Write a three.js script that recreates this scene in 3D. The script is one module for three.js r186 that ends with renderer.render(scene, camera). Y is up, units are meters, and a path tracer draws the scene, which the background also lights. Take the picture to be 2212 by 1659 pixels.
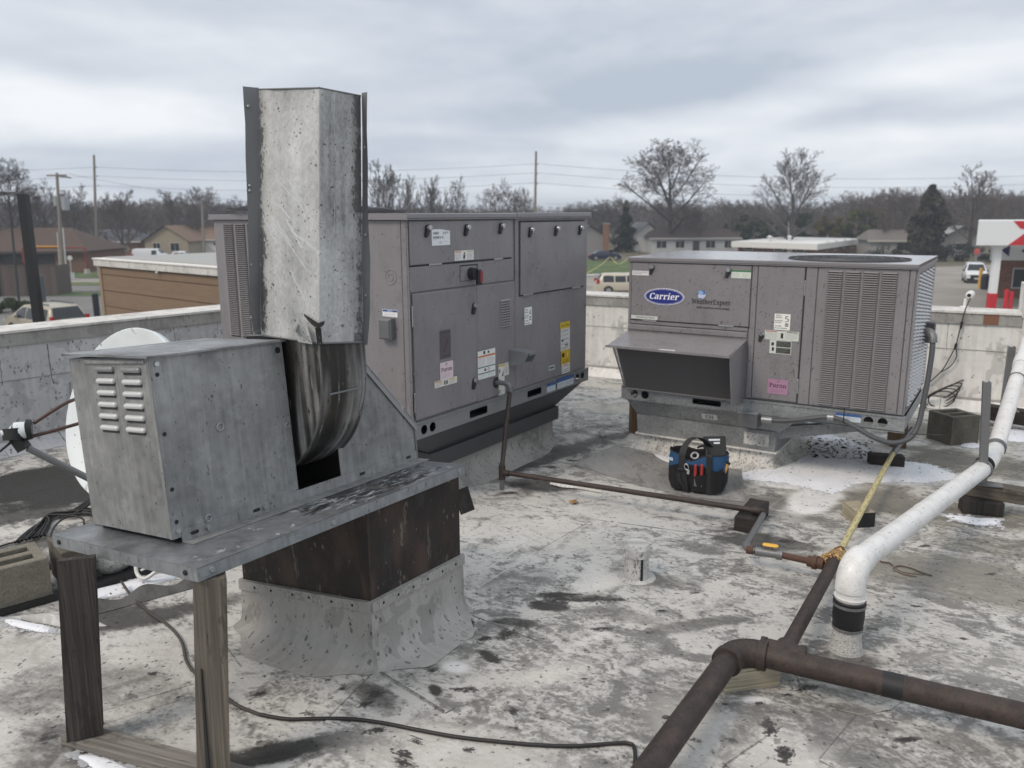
import * as THREE from 'three';
import { mergeGeometries } from 'three/addons/utils/BufferGeometryUtils.js';
import { TextGeometry } from 'three/addons/geometries/TextGeometry.js';
import { FontLoader } from 'three/addons/loaders/FontLoader.js';

// ---------- camera, sky, sun, exposure ----------
const scene = new THREE.Scene();
const camera = new THREE.PerspectiveCamera(50.7, 4 / 3, 0.05, 1500);
camera.position.set(0, 1.78, 0);
camera.rotation.set(-0.2071, 0, -0.0038);
camera.focus = 3.4;
camera.userData.fStop = 3.2;
camera.updateMatrixWorld(true);
const renderer = new THREE.WebGLRenderer({ antialias: true });
renderer.toneMapping = THREE.LinearToneMapping;
renderer.toneMappingExposure = 1.09;
renderer.shadowMap.enabled = true;

const V = (x, y, z) => new THREE.Vector3(x, y, z);
let seed = 7;
const rnd = () => { seed = (seed * 1664525 + 1013904223) >>> 0; return seed / 4294967296; };
const rr = (a, b) => a + (b - a) * rnd();
const clamp = (x, a = 0, b = 1) => (x < a ? a : x > b ? b : x);
const sst = (a, b, x) => { const t = clamp((x - a) / (b - a)); return t * t * (3 - 2 * t); };
const lerp = (a, b, t) => a + (b - a) * t;
// value noise, optionally periodic
const TB = new Float32Array(65536);
{ let s = 12345; for (let i = 0; i < 65536; i++) { s = (s * 1664525 + 1013904223) >>> 0; TB[i] = s / 4294967296; } }
function vn(x, y, per = 0, sd = 0) {
  let ix = Math.floor(x), iy = Math.floor(y);
  let fx = x - ix, fy = y - iy; fx = fx * fx * (3 - 2 * fx); fy = fy * fy * (3 - 2 * fy);
  let jx = ix + 1, jy = iy + 1;
  if (per) { ix = ((ix % per) + per) % per; jx = ((jx % per) + per) % per; iy = ((iy % per) + per) % per; jy = ((jy % per) + per) % per; }
  const h = (a, b) => TB[((a * 374761 + b * 668265 + sd * 9176) ^ (a * 13 + b * 7919)) & 65535];
  const a = h(ix, iy), b = h(jx, iy), c = h(ix, jy), d = h(jx, jy);
  return a + (b - a) * fx + (c - a) * fy + (a - b - c + d) * fx * fy;
}
function fbm(x, y, o = 4, per = 0, sd = 0) { let s = 0, a = 0.5, n = 0; for (let i = 0; i < o; i++) { s += a * vn(x, y, per, sd + i * 17); n += a; a *= 0.5; x *= 2; y *= 2; per *= 2; } return s / n; }

// overcast sky: streaky cloud layers in azimuth / elevation
{
  const W = 2048, H = 1024, data = new Float32Array(W * H * 4);
  const dark = [0.47, 0.53, 0.62], bright = [0.82, 0.85, 0.89];
  const bump = (az, el, a0, e0, sa, se, tilt) => { const da = az - a0, de = el - e0 - tilt * da; return Math.exp(-(da * da) / (2 * sa * sa) - (de * de) / (2 * se * se)); };
  for (let j = 0; j < H; j++) for (let i = 0; i < W; i++) {
    const el = ((j + 0.5) / H - 0.5) * 180, az = (((i + 0.5) / W - 0.5) * 360 + 90 + 540) % 360 - 180;
    let t;
    if (el >= -2) {
      const e = Math.max(el, 0), R = 1 / (Math.sin(e * Math.PI / 180) + 0.055), A = az * Math.PI / 180;   // cloud deck seen in perspective
      const cx = Math.sin(A) * R * 0.42, cz = Math.cos(A) * R * 0.42, wx = fbm(cx * 0.8 + 5, cz * 0.8, 3, 0, 3) - 0.5, wy = fbm(cx * 0.8 + 50, cz * 0.8 + 9, 3, 0, 7) - 0.5;
      const n1 = fbm(cx * 0.7 + wx * 1.6 + 21, cz * 0.7 + wy * 1.6, 5, 0, 11), n2 = fbm(cx * 2.0 + wx * 4, cz * 2.0 + wy * 4 + 7, 5, 0, 23), n3 = fbm(az * 0.16 + wx * 3, e * 0.55 + az * 0.03 + wy * 4, 5, 0, 29);
      t = 0.50 + (sst(0.3, 0.7, n1) - 0.5) * 0.44 + (n2 - 0.5) * 0.46 + (n3 - 0.5) * 0.46 + (fbm(az * 0.55 + wx * 5, e * 1.5 + wy * 6, 4, 0, 37) - 0.5) * 0.22;
      t += 0.62 * bump(az, el, -26, 6.3, 9, 1.25, 0.0) - 0.30 * bump(az, el, -27, 9.0, 8, 0.9, -0.05) - 0.16 * bump(az, el, -20, 3.6, 14, 0.9, 0);
      t += 0.16 * bump(az, el, -12, 10.5, 10, 2.2, -0.12);
      t -= 0.50 * bump(az, el, 13, 8.4, 12, 1.7, 0.16);
      t += 0.46 * bump(az, el, 19, 7.1, 13, 0.95, 0.16) + 0.22 * bump(az, el, 8, 5.4, 7, 0.8, 0.10);
      t -= 0.26 * bump(az, el, 26, 5.8, 9, 0.6, 0.03) - 0.30 * bump(az, el, 28, 4.6, 9, 0.5, 0.03);
      t += 0.14 * Math.exp(-e / 2.5);
      t = clamp(t, 0, 1.15);
    } else t = 0.4;
    const lift = 1 + 0.22 * sst(12, 75, el), low = el < -1 ? 0.45 : 1;
    for (let c = 0; c < 3; c++) data[(j * W + i) * 4 + c] = lerp(dark[c], bright[c], t) * lift * low;
    data[(j * W + i) * 4 + 3] = 1;
  }
  const sky = new THREE.DataTexture(data, W, H, THREE.RGBAFormat, THREE.FloatType);
  sky.mapping = THREE.EquirectangularReflectionMapping; sky.magFilter = THREE.LinearFilter; sky.minFilter = THREE.LinearFilter; sky.needsUpdate = true;
  scene.background = sky; scene.environment = sky;
}
const sun = new THREE.DirectionalLight(0xffeedb, 1.5);
sun.position.set(-16, 21, 12); sun.castShadow = true; sun.shadow.radius = 34;
Object.assign(sun.shadow.camera, { left: -14, right: 14, top: 14, bottom: -14, near: 1, far: 80 });
sun.shadow.mapSize.set(2048, 2048);
scene.add(sun); scene.add(sun.target);

// ---------- pixel to world (photograph measured at 2212 x 1659) ----------
const FPX = 1750.5;
const rayOf = (x, y) => V((x - 1106) / FPX, -(y - 829.5) / FPX, -1).applyQuaternion(camera.quaternion);
const at = (x, y, d) => rayOf(x, y).multiplyScalar(d).add(camera.position);
const onY = (x, y, Y = 0) => { const d = rayOf(x, y); return d.multiplyScalar((Y - 1.78) / d.y).add(camera.position); };

// ---------- objects ----------
const used = new Map();
const numbered = (n) => { const k = used.get(n) ?? 0; used.set(n, k + 1); return k ? n + '_' + String(k).padStart(3, '0') : n; };
function thing(name, label, category, p = V(0, 0, 0), group) {
  const o = new THREE.Group(); o.name = numbered(name); o.position.copy(p); o.userData = { label, category };
  if (group) o.userData.group = group;
  scene.add(o); o.updateMatrixWorld(true); return o;
}
function solid(name, geo, mat, kind, parent = scene) {       // a one-mesh piece of the setting
  const m = new THREE.Mesh(Array.isArray(geo) ? join(geo) : geo, mat); m.name = parent === scene ? numbered(name) : name;
  m.castShadow = m.receiveShadow = true; if (kind) m.userData.kind = kind; parent.add(m); return m;
}
const join = (gs) => { if (gs.length === 1) return gs[0]; return mergeGeometries(gs.map((g) => { const h = g.index ? g.toNonIndexed() : g; for (const k of Object.keys(h.attributes)) if (!['position', 'normal', 'uv'].includes(k)) h.deleteAttribute(k); if (!h.attributes.uv) h.setAttribute('uv', new THREE.BufferAttribute(new Float32Array(h.attributes.position.count * 2), 2)); return h; })); };
// geometry given in WORLD coordinates, put under a thing (or one of its parts)
function part(name, geo, mat, parent, kind) {
  const g = Array.isArray(geo) ? join(geo) : geo;
  parent.updateWorldMatrix(true, false);
  const w = new THREE.Vector3().setFromMatrixPosition(parent.matrixWorld);
  const c = g.clone(); c.translate(-w.x, -w.y, -w.z);
  const m = new THREE.Mesh(c, mat); m.name = name; m.castShadow = m.receiveShadow = true; if (kind) m.userData.kind = kind;
  parent.add(m); return m;
}
// shared local geometry posed by a matrix in world space
function piece(name, geo, mat, parent, M) {
  const m = new THREE.Mesh(geo, mat); m.name = name; m.castShadow = m.receiveShadow = true;
  parent.updateWorldMatrix(true, false);
  const L = parent.matrixWorld.clone().invert().multiply(M); L.decompose(m.position, m.quaternion, m.scale); parent.add(m); return m;
}
// ---------- geometry ----------
function boxUV(g) {   // uv in metres, by face direction
  g = g.index ? g.toNonIndexed() : g;
  const p = g.attributes.position, uv = new Float32Array(p.count * 2), a = V(), b = V(), c = V(), n = V();
  for (let i = 0; i < p.count; i += 3) {
    a.fromBufferAttribute(p, i); b.fromBufferAttribute(p, i + 1); c.fromBufferAttribute(p, i + 2);
    n.crossVectors(b.clone().sub(a), c.clone().sub(a)); const x = Math.abs(n.x), y = Math.abs(n.y), z = Math.abs(n.z);
    [a, b, c].forEach((q, k) => { const o = (i + k) * 2; if (z >= x && z >= y) { uv[o] = q.x; uv[o + 1] = q.y; } else if (x >= y) { uv[o] = q.z + 0.37; uv[o + 1] = q.y; } else { uv[o] = q.x; uv[o + 1] = q.z + 0.61; } });
  }
  g.setAttribute('uv', new THREE.BufferAttribute(uv, 2)); return g;
}
function polyGeo(quads) {  // quads/tris of world points, flat normals, uv in metres along first edge
  const pos = [], uv = [];
  for (const q of quads) {
    const o = q[0], e = q[1].clone().sub(o).normalize(), n = new THREE.Vector3();
    for (let i = 1; i + 1 < q.length && n.lengthSq() < 1e-12; i++) n.crossVectors(q[i].clone().sub(o), q[i + 1].clone().sub(o));
    const f = n.normalize().clone().cross(e);
    const U = (p) => { const d = p.clone().sub(o); return [d.dot(e), d.dot(f)]; };
    for (let i = 1; i + 1 < q.length; i++) for (const p of [q[0], q[i], q[i + 1]]) { pos.push(p.x, p.y, p.z); uv.push(...U(p)); }
  }
  const g = new THREE.BufferGeometry(); g.setAttribute('position', new THREE.Float32BufferAttribute(pos, 3)); g.setAttribute('uv', new THREE.Float32BufferAttribute(uv, 2)); g.computeVertexNormals(); return g;
}
// b: 4 bottom corners counter-clockwise seen from above, t: 4 top corners
const hexa = (b, t) => polyGeo([[b[0], b[1], t[1], t[0]], [b[1], b[2], t[2], t[1]], [b[2], b[3], t[3], t[2]], [b[3], b[0], t[0], t[3]], [t[0], t[1], t[2], t[3]], [b[3], b[2], b[1], b[0]]]);
class Face {   // x along, y up, z out of a face
  constructor(o, x, y) { this.o = o.clone(); this.x = x.clone().normalize(); this.z = this.x.clone().cross(y).normalize(); this.y = this.z.clone().cross(this.x).normalize(); this.M = new THREE.Matrix4().makeBasis(this.x, this.y, this.z).setPosition(this.o); }
  P(x, y, z = 0) { return V(x, y, z).applyMatrix4(this.M); }
  g(geo) { return geo.clone().applyMatrix4(this.M); }
  box(x0, x1, y0, y1, z0, z1, c = 0) { return this.g(cbox(x0, x1, y0, y1, z0, z1, c)); }
  m(x, y, z, rz = 0, sx = 1, sy = 1, sz = 1) { return this.M.clone().multiply(new THREE.Matrix4().compose(V(x, y, z), new THREE.Quaternion().setFromAxisAngle(V(0, 0, 1), rz), V(sx, sy, sz))); }
}
function cbox(x0, x1, y0, y1, z0, z1, c = 0) {   // box with the front (z1) edges chamfered
  if (x1 < x0) [x0, x1] = [x1, x0]; if (y1 < y0) [y0, y1] = [y1, y0]; if (z1 < z0) [z0, z1] = [z1, z0];
  const r = (z, i) => [V(x0 + i, y0 + i, z), V(x1 - i, y0 + i, z), V(x1 - i, y1 - i, z), V(x0 + i, y1 - i, z)];
  const rings = c > 0 ? [r(z0, 0), r(z1 - c, 0), r(z1, c)] : [r(z0, 0), r(z1, 0)], q = [];
  for (let k = 0; k + 1 < rings.length; k++) for (let i = 0; i < 4; i++) { const j = (i + 1) % 4; q.push([rings[k][i], rings[k][j], rings[k + 1][j], rings[k + 1][i]]); }
  q.push(rings[rings.length - 1]); q.push([...rings[0]].reverse());
  return boxUV(polyGeo(q));
}
function cyl(a, b, r0, r1 = r0, seg = 20, caps = true) {
  const d = b.clone().sub(a), L = d.length(), g = new THREE.CylinderGeometry(r1, r0, L, seg, 1, !caps);
  const uv = g.attributes.uv; for (let i = 0; i < uv.count; i++) uv.setXY(i, uv.getX(i) * 6.28 * r0, uv.getY(i) * L);
  g.translate(0, L / 2, 0); g.applyQuaternion(new THREE.Quaternion().setFromUnitVectors(V(0, 1, 0), d.normalize())); g.translate(a.x, a.y, a.z); return g;
}
function tube(pts, r, seg = 8, n = 0, tension = 0.5) {
  const c = new THREE.CatmullRomCurve3(pts, false, 'catmullrom', tension), L = c.getLength();
  const g = new THREE.TubeGeometry(c, n || Math.max(8, pts.length * 8), r, seg); const uv = g.attributes.uv; for (let i = 0; i < uv.count; i++) uv.setXY(i, uv.getY(i) * 6.28 * r, uv.getX(i) * L); return g;
}
function bend(p, a, b, cut, r, seg = 20, n = 10) {   // elbow at p between directions to a and b
  const pa = p.clone().add(a.clone().sub(p).setLength(cut)), pb = p.clone().add(b.clone().sub(p).setLength(cut));
  return new THREE.TubeGeometry(new THREE.QuadraticBezierCurve3(pa, p, pb), n, r, seg);
}
const toward = (p, q, d) => p.clone().add(q.clone().sub(p).setLength(d));
const ext = (pts, depth, holes = []) => { const s = new THREE.Shape(pts.map(([x, y]) => new THREE.Vector2(x, y))); for (const h of holes) s.holes.push(h); return boxUV(new THREE.ExtrudeGeometry(s, { depth, bevelEnabled: false, curveSegments: 16 })); };
const hole = (x, y, r) => { const p = new THREE.Path(); p.absarc(x, y, r, 0, Math.PI * 2, true); return p; };
const rhole = (x0, x1, y0, y1, r = 0.008) => { const p = new THREE.Path(); p.moveTo(x0 + r, y0); p.lineTo(x0, y0 + r); p.lineTo(x0, y1 - r); p.lineTo(x0 + r, y1); p.lineTo(x1 - r, y1); p.lineTo(x1, y1 - r); p.lineTo(x1, y0 + r); p.lineTo(x1 - r, y0); p.closePath(); return p; };
// membrane skirt round a curb: corners top (world, counter-clockwise from above), flaring onto the roof
function skirt(cs, prof, soft = 0.25) {
  const q = [], N = 14, ctr = cs.reduce((s, c) => s.add(c), V()).multiplyScalar(1 / cs.length), uvs = [];
  const rows = prof.map(([h, o]) => {
    const row = [];
    for (let k = 0; k < 4; k++) {
      const A = cs[k], B = cs[(k + 1) % 4], d = B.clone().sub(A); d.y = 0; d.normalize(); const nrm = V(-d.z, 0, d.x); if (nrm.dot(V(A.x - ctr.x, 0, A.z - ctr.z)) < 0) nrm.negate();
      for (let i = 0; i < N; i++) {
        const t = i / N, P = A.clone().lerp(B, t), w = soft + (1 - soft) * sst(0, 0.3, Math.min(t, 1 - t)), jig = 1 + 0.16 * (fbm(t * 5 + k * 7, h * 9, 2, 0, 5) - 0.5);
        const prevN = (() => { if (i) return nrm; const Z = cs[(k + 3) % 4], e = A.clone().sub(Z); e.y = 0; e.normalize(); const m = V(-e.z, 0, e.x); if (m.dot(V(A.x - ctr.x, 0, A.z - ctr.z)) < 0) m.negate(); return nrm.clone().add(m).normalize(); })();
        row.push(V(P.x, h < 0 ? P.y : P.y * h, P.z).addScaledVector(prevN, o * w * jig).setY(h < 0 ? 0.003 : Math.max(0.003, P.y * h)));
      }
    }
    return row;
  });
  const pos = [], uv = [], idx = [], R = rows[0].length;
  rows.forEach((row, j) => { let s = 0; for (let i = 0; i <= R; i++) { const p = row[i % R]; if (i) s += rows[0][i % R].distanceTo(rows[0][i - 1]); pos.push(p.x, p.y, p.z); let v = 0; for (let m = 1; m <= j; m++) v += rows[m][i % R].distanceTo(rows[m - 1][i % R]); uv.push(s, -v); } });
  for (let j = 0; j + 1 < rows.length; j++) for (let i = 0; i < R; i++) { const a = j * (R + 1) + i, b = a + R + 1; idx.push(a, b, a + 1, a + 1, b, b + 1); }
  const g = new THREE.BufferGeometry(); g.setAttribute('position', new THREE.Float32BufferAttribute(pos, 3)); g.setAttribute('uv', new THREE.Float32BufferAttribute(uv, 2)); g.setIndex(idx); g.computeVertexNormals(); return g;
}
// ---------- textures ----------
class Tx {   // linear albedo canvas
  constructor(w, h) { this.w = w; this.h = h; this.d = new Float32Array(w * h * 3); }
  fill(fn) { const { w, h, d } = this; for (let y = 0; y < h; y++) for (let x = 0; x < w; x++) { const c = fn((x + 0.5) / w, (y + 0.5) / h), o = (y * w + x) * 3; if (c.length) { d[o] = c[0]; d[o + 1] = c[1]; d[o + 2] = c[2]; } else d[o] = d[o + 1] = d[o + 2] = c; } return this; }
  spot(cx, cy, rx, ry, ang, col, a = 1, rough = 0.5) {   // pixels; ragged edge
    const { w, h, d } = this, R = Math.ceil(Math.max(rx, ry) * 1.5) + 1, ca = Math.cos(ang), sa = Math.sin(ang), s = Math.floor(rnd() * 999);
    for (let y = -R; y <= R; y++) for (let x = -R; x <= R; x++) {
      const u = (x * ca + y * sa) / rx, v = (-x * sa + y * ca) / ry, r = Math.sqrt(u * u + v * v); if (r > 1.5) continue;
      const t = a * (1 - sst(0.75, 1.1, r + (vn(u * 2.3 + s, v * 2.3, 0, s & 15) - 0.5) * rough * 1.4)); if (t <= 0) continue;
      const X = (((cx + x) | 0) % w + w) % w, Y = (((cy + y) | 0) % h + h) % h, o = (Y * w + X) * 3;
      for (let c = 0; c < 3; c++) d[o + c] += (col[c] - d[o + c]) * t;
    }
    return this;
  }
  spots(n, r0, r1, col, { asp = 1, ang = 0, da = 0.4, a = 1, box = [0, 0, 1, 1], rough = 0.6, pw = 2.5 } = {}) {
    for (let i = 0; i < n; i++) { const r = r0 + (r1 - r0) * Math.pow(rnd(), pw), k = 1 + (asp - 1) * rnd(); this.spot(Math.floor(lerp(box[0], box[2], rnd()) * this.w), Math.floor(lerp(box[1], box[3], rnd()) * this.h), r * k, r, ang + rr(-da, da), col, a * rr(0.6, 1), rough); }
    return this;
  }
  line(x0, y0, x1, y1, wd, col, a = 1) { const n = Math.ceil(Math.hypot(x1 - x0, y1 - y0) / Math.max(1, wd * 0.6)), ph = rnd() * 99; for (let i = 0; i <= n; i++) { const t = i / n, j = (fbm(t * 6 + ph, ph, 2) - 0.5) * wd * 2; this.spot(Math.round(lerp(x0, x1, t) + j), Math.round(lerp(y0, y1, t) + j), wd * rr(0.6, 1.1), wd * rr(0.6, 1.1), 0, col, a * (0.4 + 0.6 * vn(t * 14 + ph, 3)), 0.3); } return this; }
  done(tw = 1, th = tw, off) {
    const { w, h, d } = this, b = new Uint8Array(w * h * 4);
    for (let i = 0; i < w * h; i++) { for (let c = 0; c < 3; c++) { const v = clamp(d[i * 3 + c]); b[i * 4 + c] = 255 * (v <= 0.0031308 ? v * 12.92 : 1.055 * Math.pow(v, 1 / 2.4) - 0.055) + 0.5; } b[i * 4 + 3] = 255; }
    const t = new THREE.DataTexture(b, w, h, THREE.RGBAFormat); t.colorSpace = THREE.SRGBColorSpace; t.wrapS = t.wrapT = THREE.RepeatWrapping; t.magFilter = THREE.LinearFilter; t.minFilter = THREE.LinearMipmapLinearFilter; t.generateMipmaps = true;
    t.repeat.set(1 / tw, 1 / th); if (off) { t.offset.set(-off[0] / tw, -off[1] / th); t.wrapS = t.wrapT = THREE.ClampToEdgeWrapping; } t.needsUpdate = true; this.d = null; return t;
  }
}
function grayTex(w, h, fn, tw, th = tw) { const b = new Uint8Array(w * h * 4); for (let y = 0; y < h; y++) for (let x = 0; x < w; x++) { const o = (y * w + x) * 4; b[o] = b[o + 1] = b[o + 2] = 255 * clamp(fn((x + 0.5) / w, (y + 0.5) / h)); b[o + 3] = 255; } const t = new THREE.DataTexture(b, w, h, THREE.RGBAFormat); t.wrapS = t.wrapT = THREE.RepeatWrapping; t.magFilter = THREE.LinearFilter; t.repeat.set(1 / tw, 1 / th); t.needsUpdate = true; return t; }
const mul = (c, k) => [c[0] * k, c[1] * k, c[2] * k];
const mix3 = (a, b, t) => [lerp(a[0], b[0], t), lerp(a[1], b[1], t), lerp(a[2], b[2], t)];
const BLACK = [0.018, 0.017, 0.017];
const M = {};
const std = (o) => new THREE.MeshStandardMaterial({ side: THREE.DoubleSide, ...o });
const bumpFine = grayTex(512, 512, (u, v) => fbm(u * 32, v * 32, 4, 32, 2), 0.5);
const bumpDent = grayTex(512, 512, (u, v) => fbm(u * 5, v * 5, 3, 5, 8), 1.1);
const bumpStreak = grayTex(256, 512, (u, v) => fbm(u * 64, v * 6, 3, 0, 4), 0.3, 0.6);
const roughGalv = grayTex(512, 512, (u, v) => 0.42 + 0.35 * fbm(u * 12, v * 12, 4, 12, 31), 0.6);

// galvanised sheet: spangle, faint vertical runs, specks
{
  const t = new Tx(1024, 1024).fill((u, v) => { const a = fbm(u * 40, v * 40, 3, 40, 1), b = fbm(u * 6, v * 6, 4, 6, 2), s = fbm(u * 90, v * 5, 3, 0, 3); const g = 0.275 + 0.10 * (a - 0.5) + 0.24 * (b - 0.5) + 0.10 * (s - 0.5); return [g * 0.98, g * 1.0, g * 1.0]; });
  t.spots(60, 8, 60, [0.20, 0.205, 0.205], { a: 0.35, rough: 1.3 }).spots(40, 6, 40, [0.42, 0.44, 0.45], { a: 0.3, rough: 1.3 });
  t.spots(420, 1, 3.4, BLACK, { a: 0.85, asp: 1.6, ang: 1.57 }).spots(40, 2, 3, BLACK, { a: 0.8, asp: 6, ang: 1.57, da: 0.2 });
  for (let i = 0; i < 9; i++) { const x = rnd() * 1024; t.line(x, rnd() * 300, x + rr(-30, 30), 700 + rnd() * 300, 1.1, [0.16, 0.165, 0.165], 0.5); }
  M.galv = std({ map: t.done(1.0), metalness: 0.35, roughness: 1, roughnessMap: roughGalv, bumpMap: bumpDent, bumpScale: 0.004 });
  const tr = new Tx(1024, 1024).fill((u, v) => { const a = fbm(u * 40, v * 40, 3, 40, 1), b = fbm(u * 7, v * 7, 5, 7, 42), s = fbm(u * 60, v * 60, 3, 60, 3); const g = 0.24 + 0.10 * (a - 0.5) + 0.30 * (b - 0.5) + 0.08 * (s - 0.5); return [g * 0.97, g * 1.0, g * 1.03]; });
  tr.spots(50, 10, 70, [0.11, 0.11, 0.115], { a: 0.5, rough: 1.4 }).spots(500, 1, 3.6, BLACK, { a: 0.9, asp: 2 }).spots(30, 3, 13, [0.6, 0.63, 0.67], { a: 0.7, asp: 3, rough: 1.5 }).spots(18, 10, 40, [0.05, 0.05, 0.05], { a: 0.7, asp: 2.5, ang: 0.2, rough: 1.5 });
  M.trayGalv = std({ map: tr.done(1.0), metalness: 0.3, roughness: 0.42, bumpMap: bumpFine, bumpScale: 0.001 });
}
// discharge duct: bright weathered zinc with rub marks, runs and grease freckles
{
  const t = new Tx(1024, 1024).fill((u, v) => { const a = fbm(u * 90, v * 70, 3, 0, 61), b = fbm(u * 6, v * 3.2, 5, 0, 62), s = fbm(u * 46, v * 3, 4, 0, 63), h = fbm(u * 240, v * 120, 2, 0, 64), c = fbm(u * 14, v * 10, 4, 0, 65); const R = sst(0.60, 0.64, u); let g = lerp(0.50, 0.40, R) + 0.16 * (a - 0.5) + 0.34 * (b - 0.5) + lerp(0.12, 0.26, R) * (s - 0.5) + 0.12 * (h - 0.5) + 0.18 * (c - 0.5); const e = Math.min(Math.abs(u - 0.315), Math.abs(u - 0.825)), dirt = sst(0.022, 0.0, e - 0.06 * (fbm(u * 9, v * 12, 4, 0, 66) - 0.42) - 0.05 * (a - 0.5) - 0.04 * (h - 0.5)); g = lerp(g, 0.08, dirt * 0.85); return [g * 0.985, g * 1.0, g * 0.99]; });  // face right of the corner painted darker, as its shaded side
  for (let i = 0; i < 12; i++) { const y = rr(250, 640), x = rr(330, 500); t.line(x, y, x + rr(70, 170), y - rr(60, 190), rr(2, 5), [0.62, 0.65, 0.67], 0.75); }
  for (let i = 0; i < 14; i++) { const x = rnd() * 1024, y = rr(200, 900); t.line(x, y, x + rr(-6, 6), y - rr(80, 240), 2, [0.55, 0.57, 0.58], 0.6); }
  t.spots(900, 1, 4.2, BLACK, { a: 0.85, asp: 1.5 }).spots(60, 2, 9, [0.03, 0.028, 0.026], { a: 0.85, asp: 2, rough: 1.2 });
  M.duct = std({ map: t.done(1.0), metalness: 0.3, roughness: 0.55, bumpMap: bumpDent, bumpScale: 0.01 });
  M.ductEdge = std({ color: new THREE.Color(0.19, 0.198, 0.205), metalness: 0.4, roughness: 0.5, bumpMap: bumpDent, bumpScale: 0.006 });
  const g = new Tx(512, 1024).fill((u, v) => { const ww = (fbm(u * 4, v * 3, 3, 0, 70) - 0.5) * 0.06, a = fbm((u + ww) * 11, v * 1.4, 3, 0, 71), b = fbm((u + ww) * 60, v * 3, 3, 0, 72), c = fbm(u * 5, v * 4, 4, 0, 73), d = fbm(u * 70, v * 70, 2, 0, 74); const k = sst(0.34, 0.68, a * 0.62 + c * 0.38); return mul(mix3([0.017, 0.0155, 0.0135], [0.25, 0.25, 0.245], k * k), (0.40 + 1.2 * b) * (0.85 + 0.3 * d)); });
  g.spots(34, 1.2, 4, [0.33, 0.34, 0.35], { asp: 16, ang: 1.57, da: 0.05, a: 0.8, rough: 1 }).spots(60, 4, 16, [0.012, 0.01, 0.008], { asp: 7, ang: 1.57, da: 0.06, a: 0.9, rough: 1.3 }).spots(12, 6, 14, [0.09, 0.06, 0.03], { asp: 4, ang: 1.57, a: 0.5, rough: 1.3 });
  M.grease = std({ map: g.done(0.5, 1.0), metalness: 0.15, roughness: 0.4, bumpMap: bumpFine, bumpScale: 0.0008 });
  M.gapBlack = std({ color: new THREE.Color(0.012, 0.011, 0.010), roughness: 0.45 });
  const r = new Tx(512, 512).fill((u, v) => { const a = fbm(u * 9, v * 5, 5, 0, 81), s = fbm(u * 50, v * 6, 3, 0, 82); const k = clamp(a * 0.95 + s * 0.14); return mix3([0.018, 0.0145, 0.013], [0.062, 0.039, 0.030], sst(0.3, 0.85, k)); });
  r.spots(120, 1, 5, [0.2, 0.19, 0.17], { asp: 3, ang: 1.57, a: 0.7 }).spots(200, 1, 4, BLACK, { a: 0.8 }).spots(3, 5, 11, [0.2, 0.19, 0.165], { asp: 9, ang: 1.57, da: 0.03, a: 0.55, rough: 1.3 }).spots(14, 10, 40, [0.05, 0.052, 0.055], { asp: 3, ang: 1.57, da: 0.1, a: 0.4, rough: 1.4 });
  M.rust = std({ map: r.done(0.7), roughness: 0.62, metalness: 0.1, bumpMap: bumpFine, bumpScale: 0.0015 });
}
// rooftop unit paint, with few or many soot specks
function paint(n, big, sd) {
  const base = [0.238, 0.228, 0.238];
  const t = new Tx(1024, 1024).fill((u, v) => { const b = fbm(u * 5, v * 5, 4, 5, sd), s = fbm(u * 60, v * 4, 3, 0, sd + 1), f = fbm(u * 120, v * 120, 2, 120, sd + 3); return mul(base, 1 + 0.20 * (b - 0.5) + 0.07 * (s - 0.5) + 0.08 * (f - 0.5)); });
  t.spots(n, 1, 3.6, [0.022, 0.02, 0.02], { asp: 2.2, ang: 0.6, da: 1, a: 0.9 }).spots(big, 2, 6, [0.025, 0.024, 0.025], { asp: 5, ang: 1.2, da: 0.7, a: 0.85, rough: 1.2 }).spots(n / 6, 1, 2.2, [0.32, 0.31, 0.33], { a: 0.6 });
  t.spots(24, 14, 60, mul(base, 0.72), { a: 0.35, asp: 3, ang: 1.57, rough: 1.4 }).spots(14, 10, 50, mul(base, 1.25), { a: 0.3, rough: 1.4 });
  for (let i = 0; i < 14; i++) { const x = rnd() * 1024, y = rr(100, 900); t.line(x, y, x + rr(-3, 3), y - rr(30, 140), 1.4, mul(base, 0.5), 0.45); }
  return std({ map: t.done(0.9), roughness: 0.36, metalness: 0.05, bumpMap: bumpDent, bumpScale: 0.004 });
}
M.paintA = paint(260, 26, 101); M.paintB = paint(1150, 70, 131);
M.lid = std({ color: new THREE.Color(0.27, 0.262, 0.275), roughness: 0.13, metalness: 0.25, bumpMap: bumpDent, bumpScale: 0.002 });
M.paintDark = std({ color: new THREE.Color(0.03, 0.028, 0.03), roughness: 0.7 });
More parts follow.
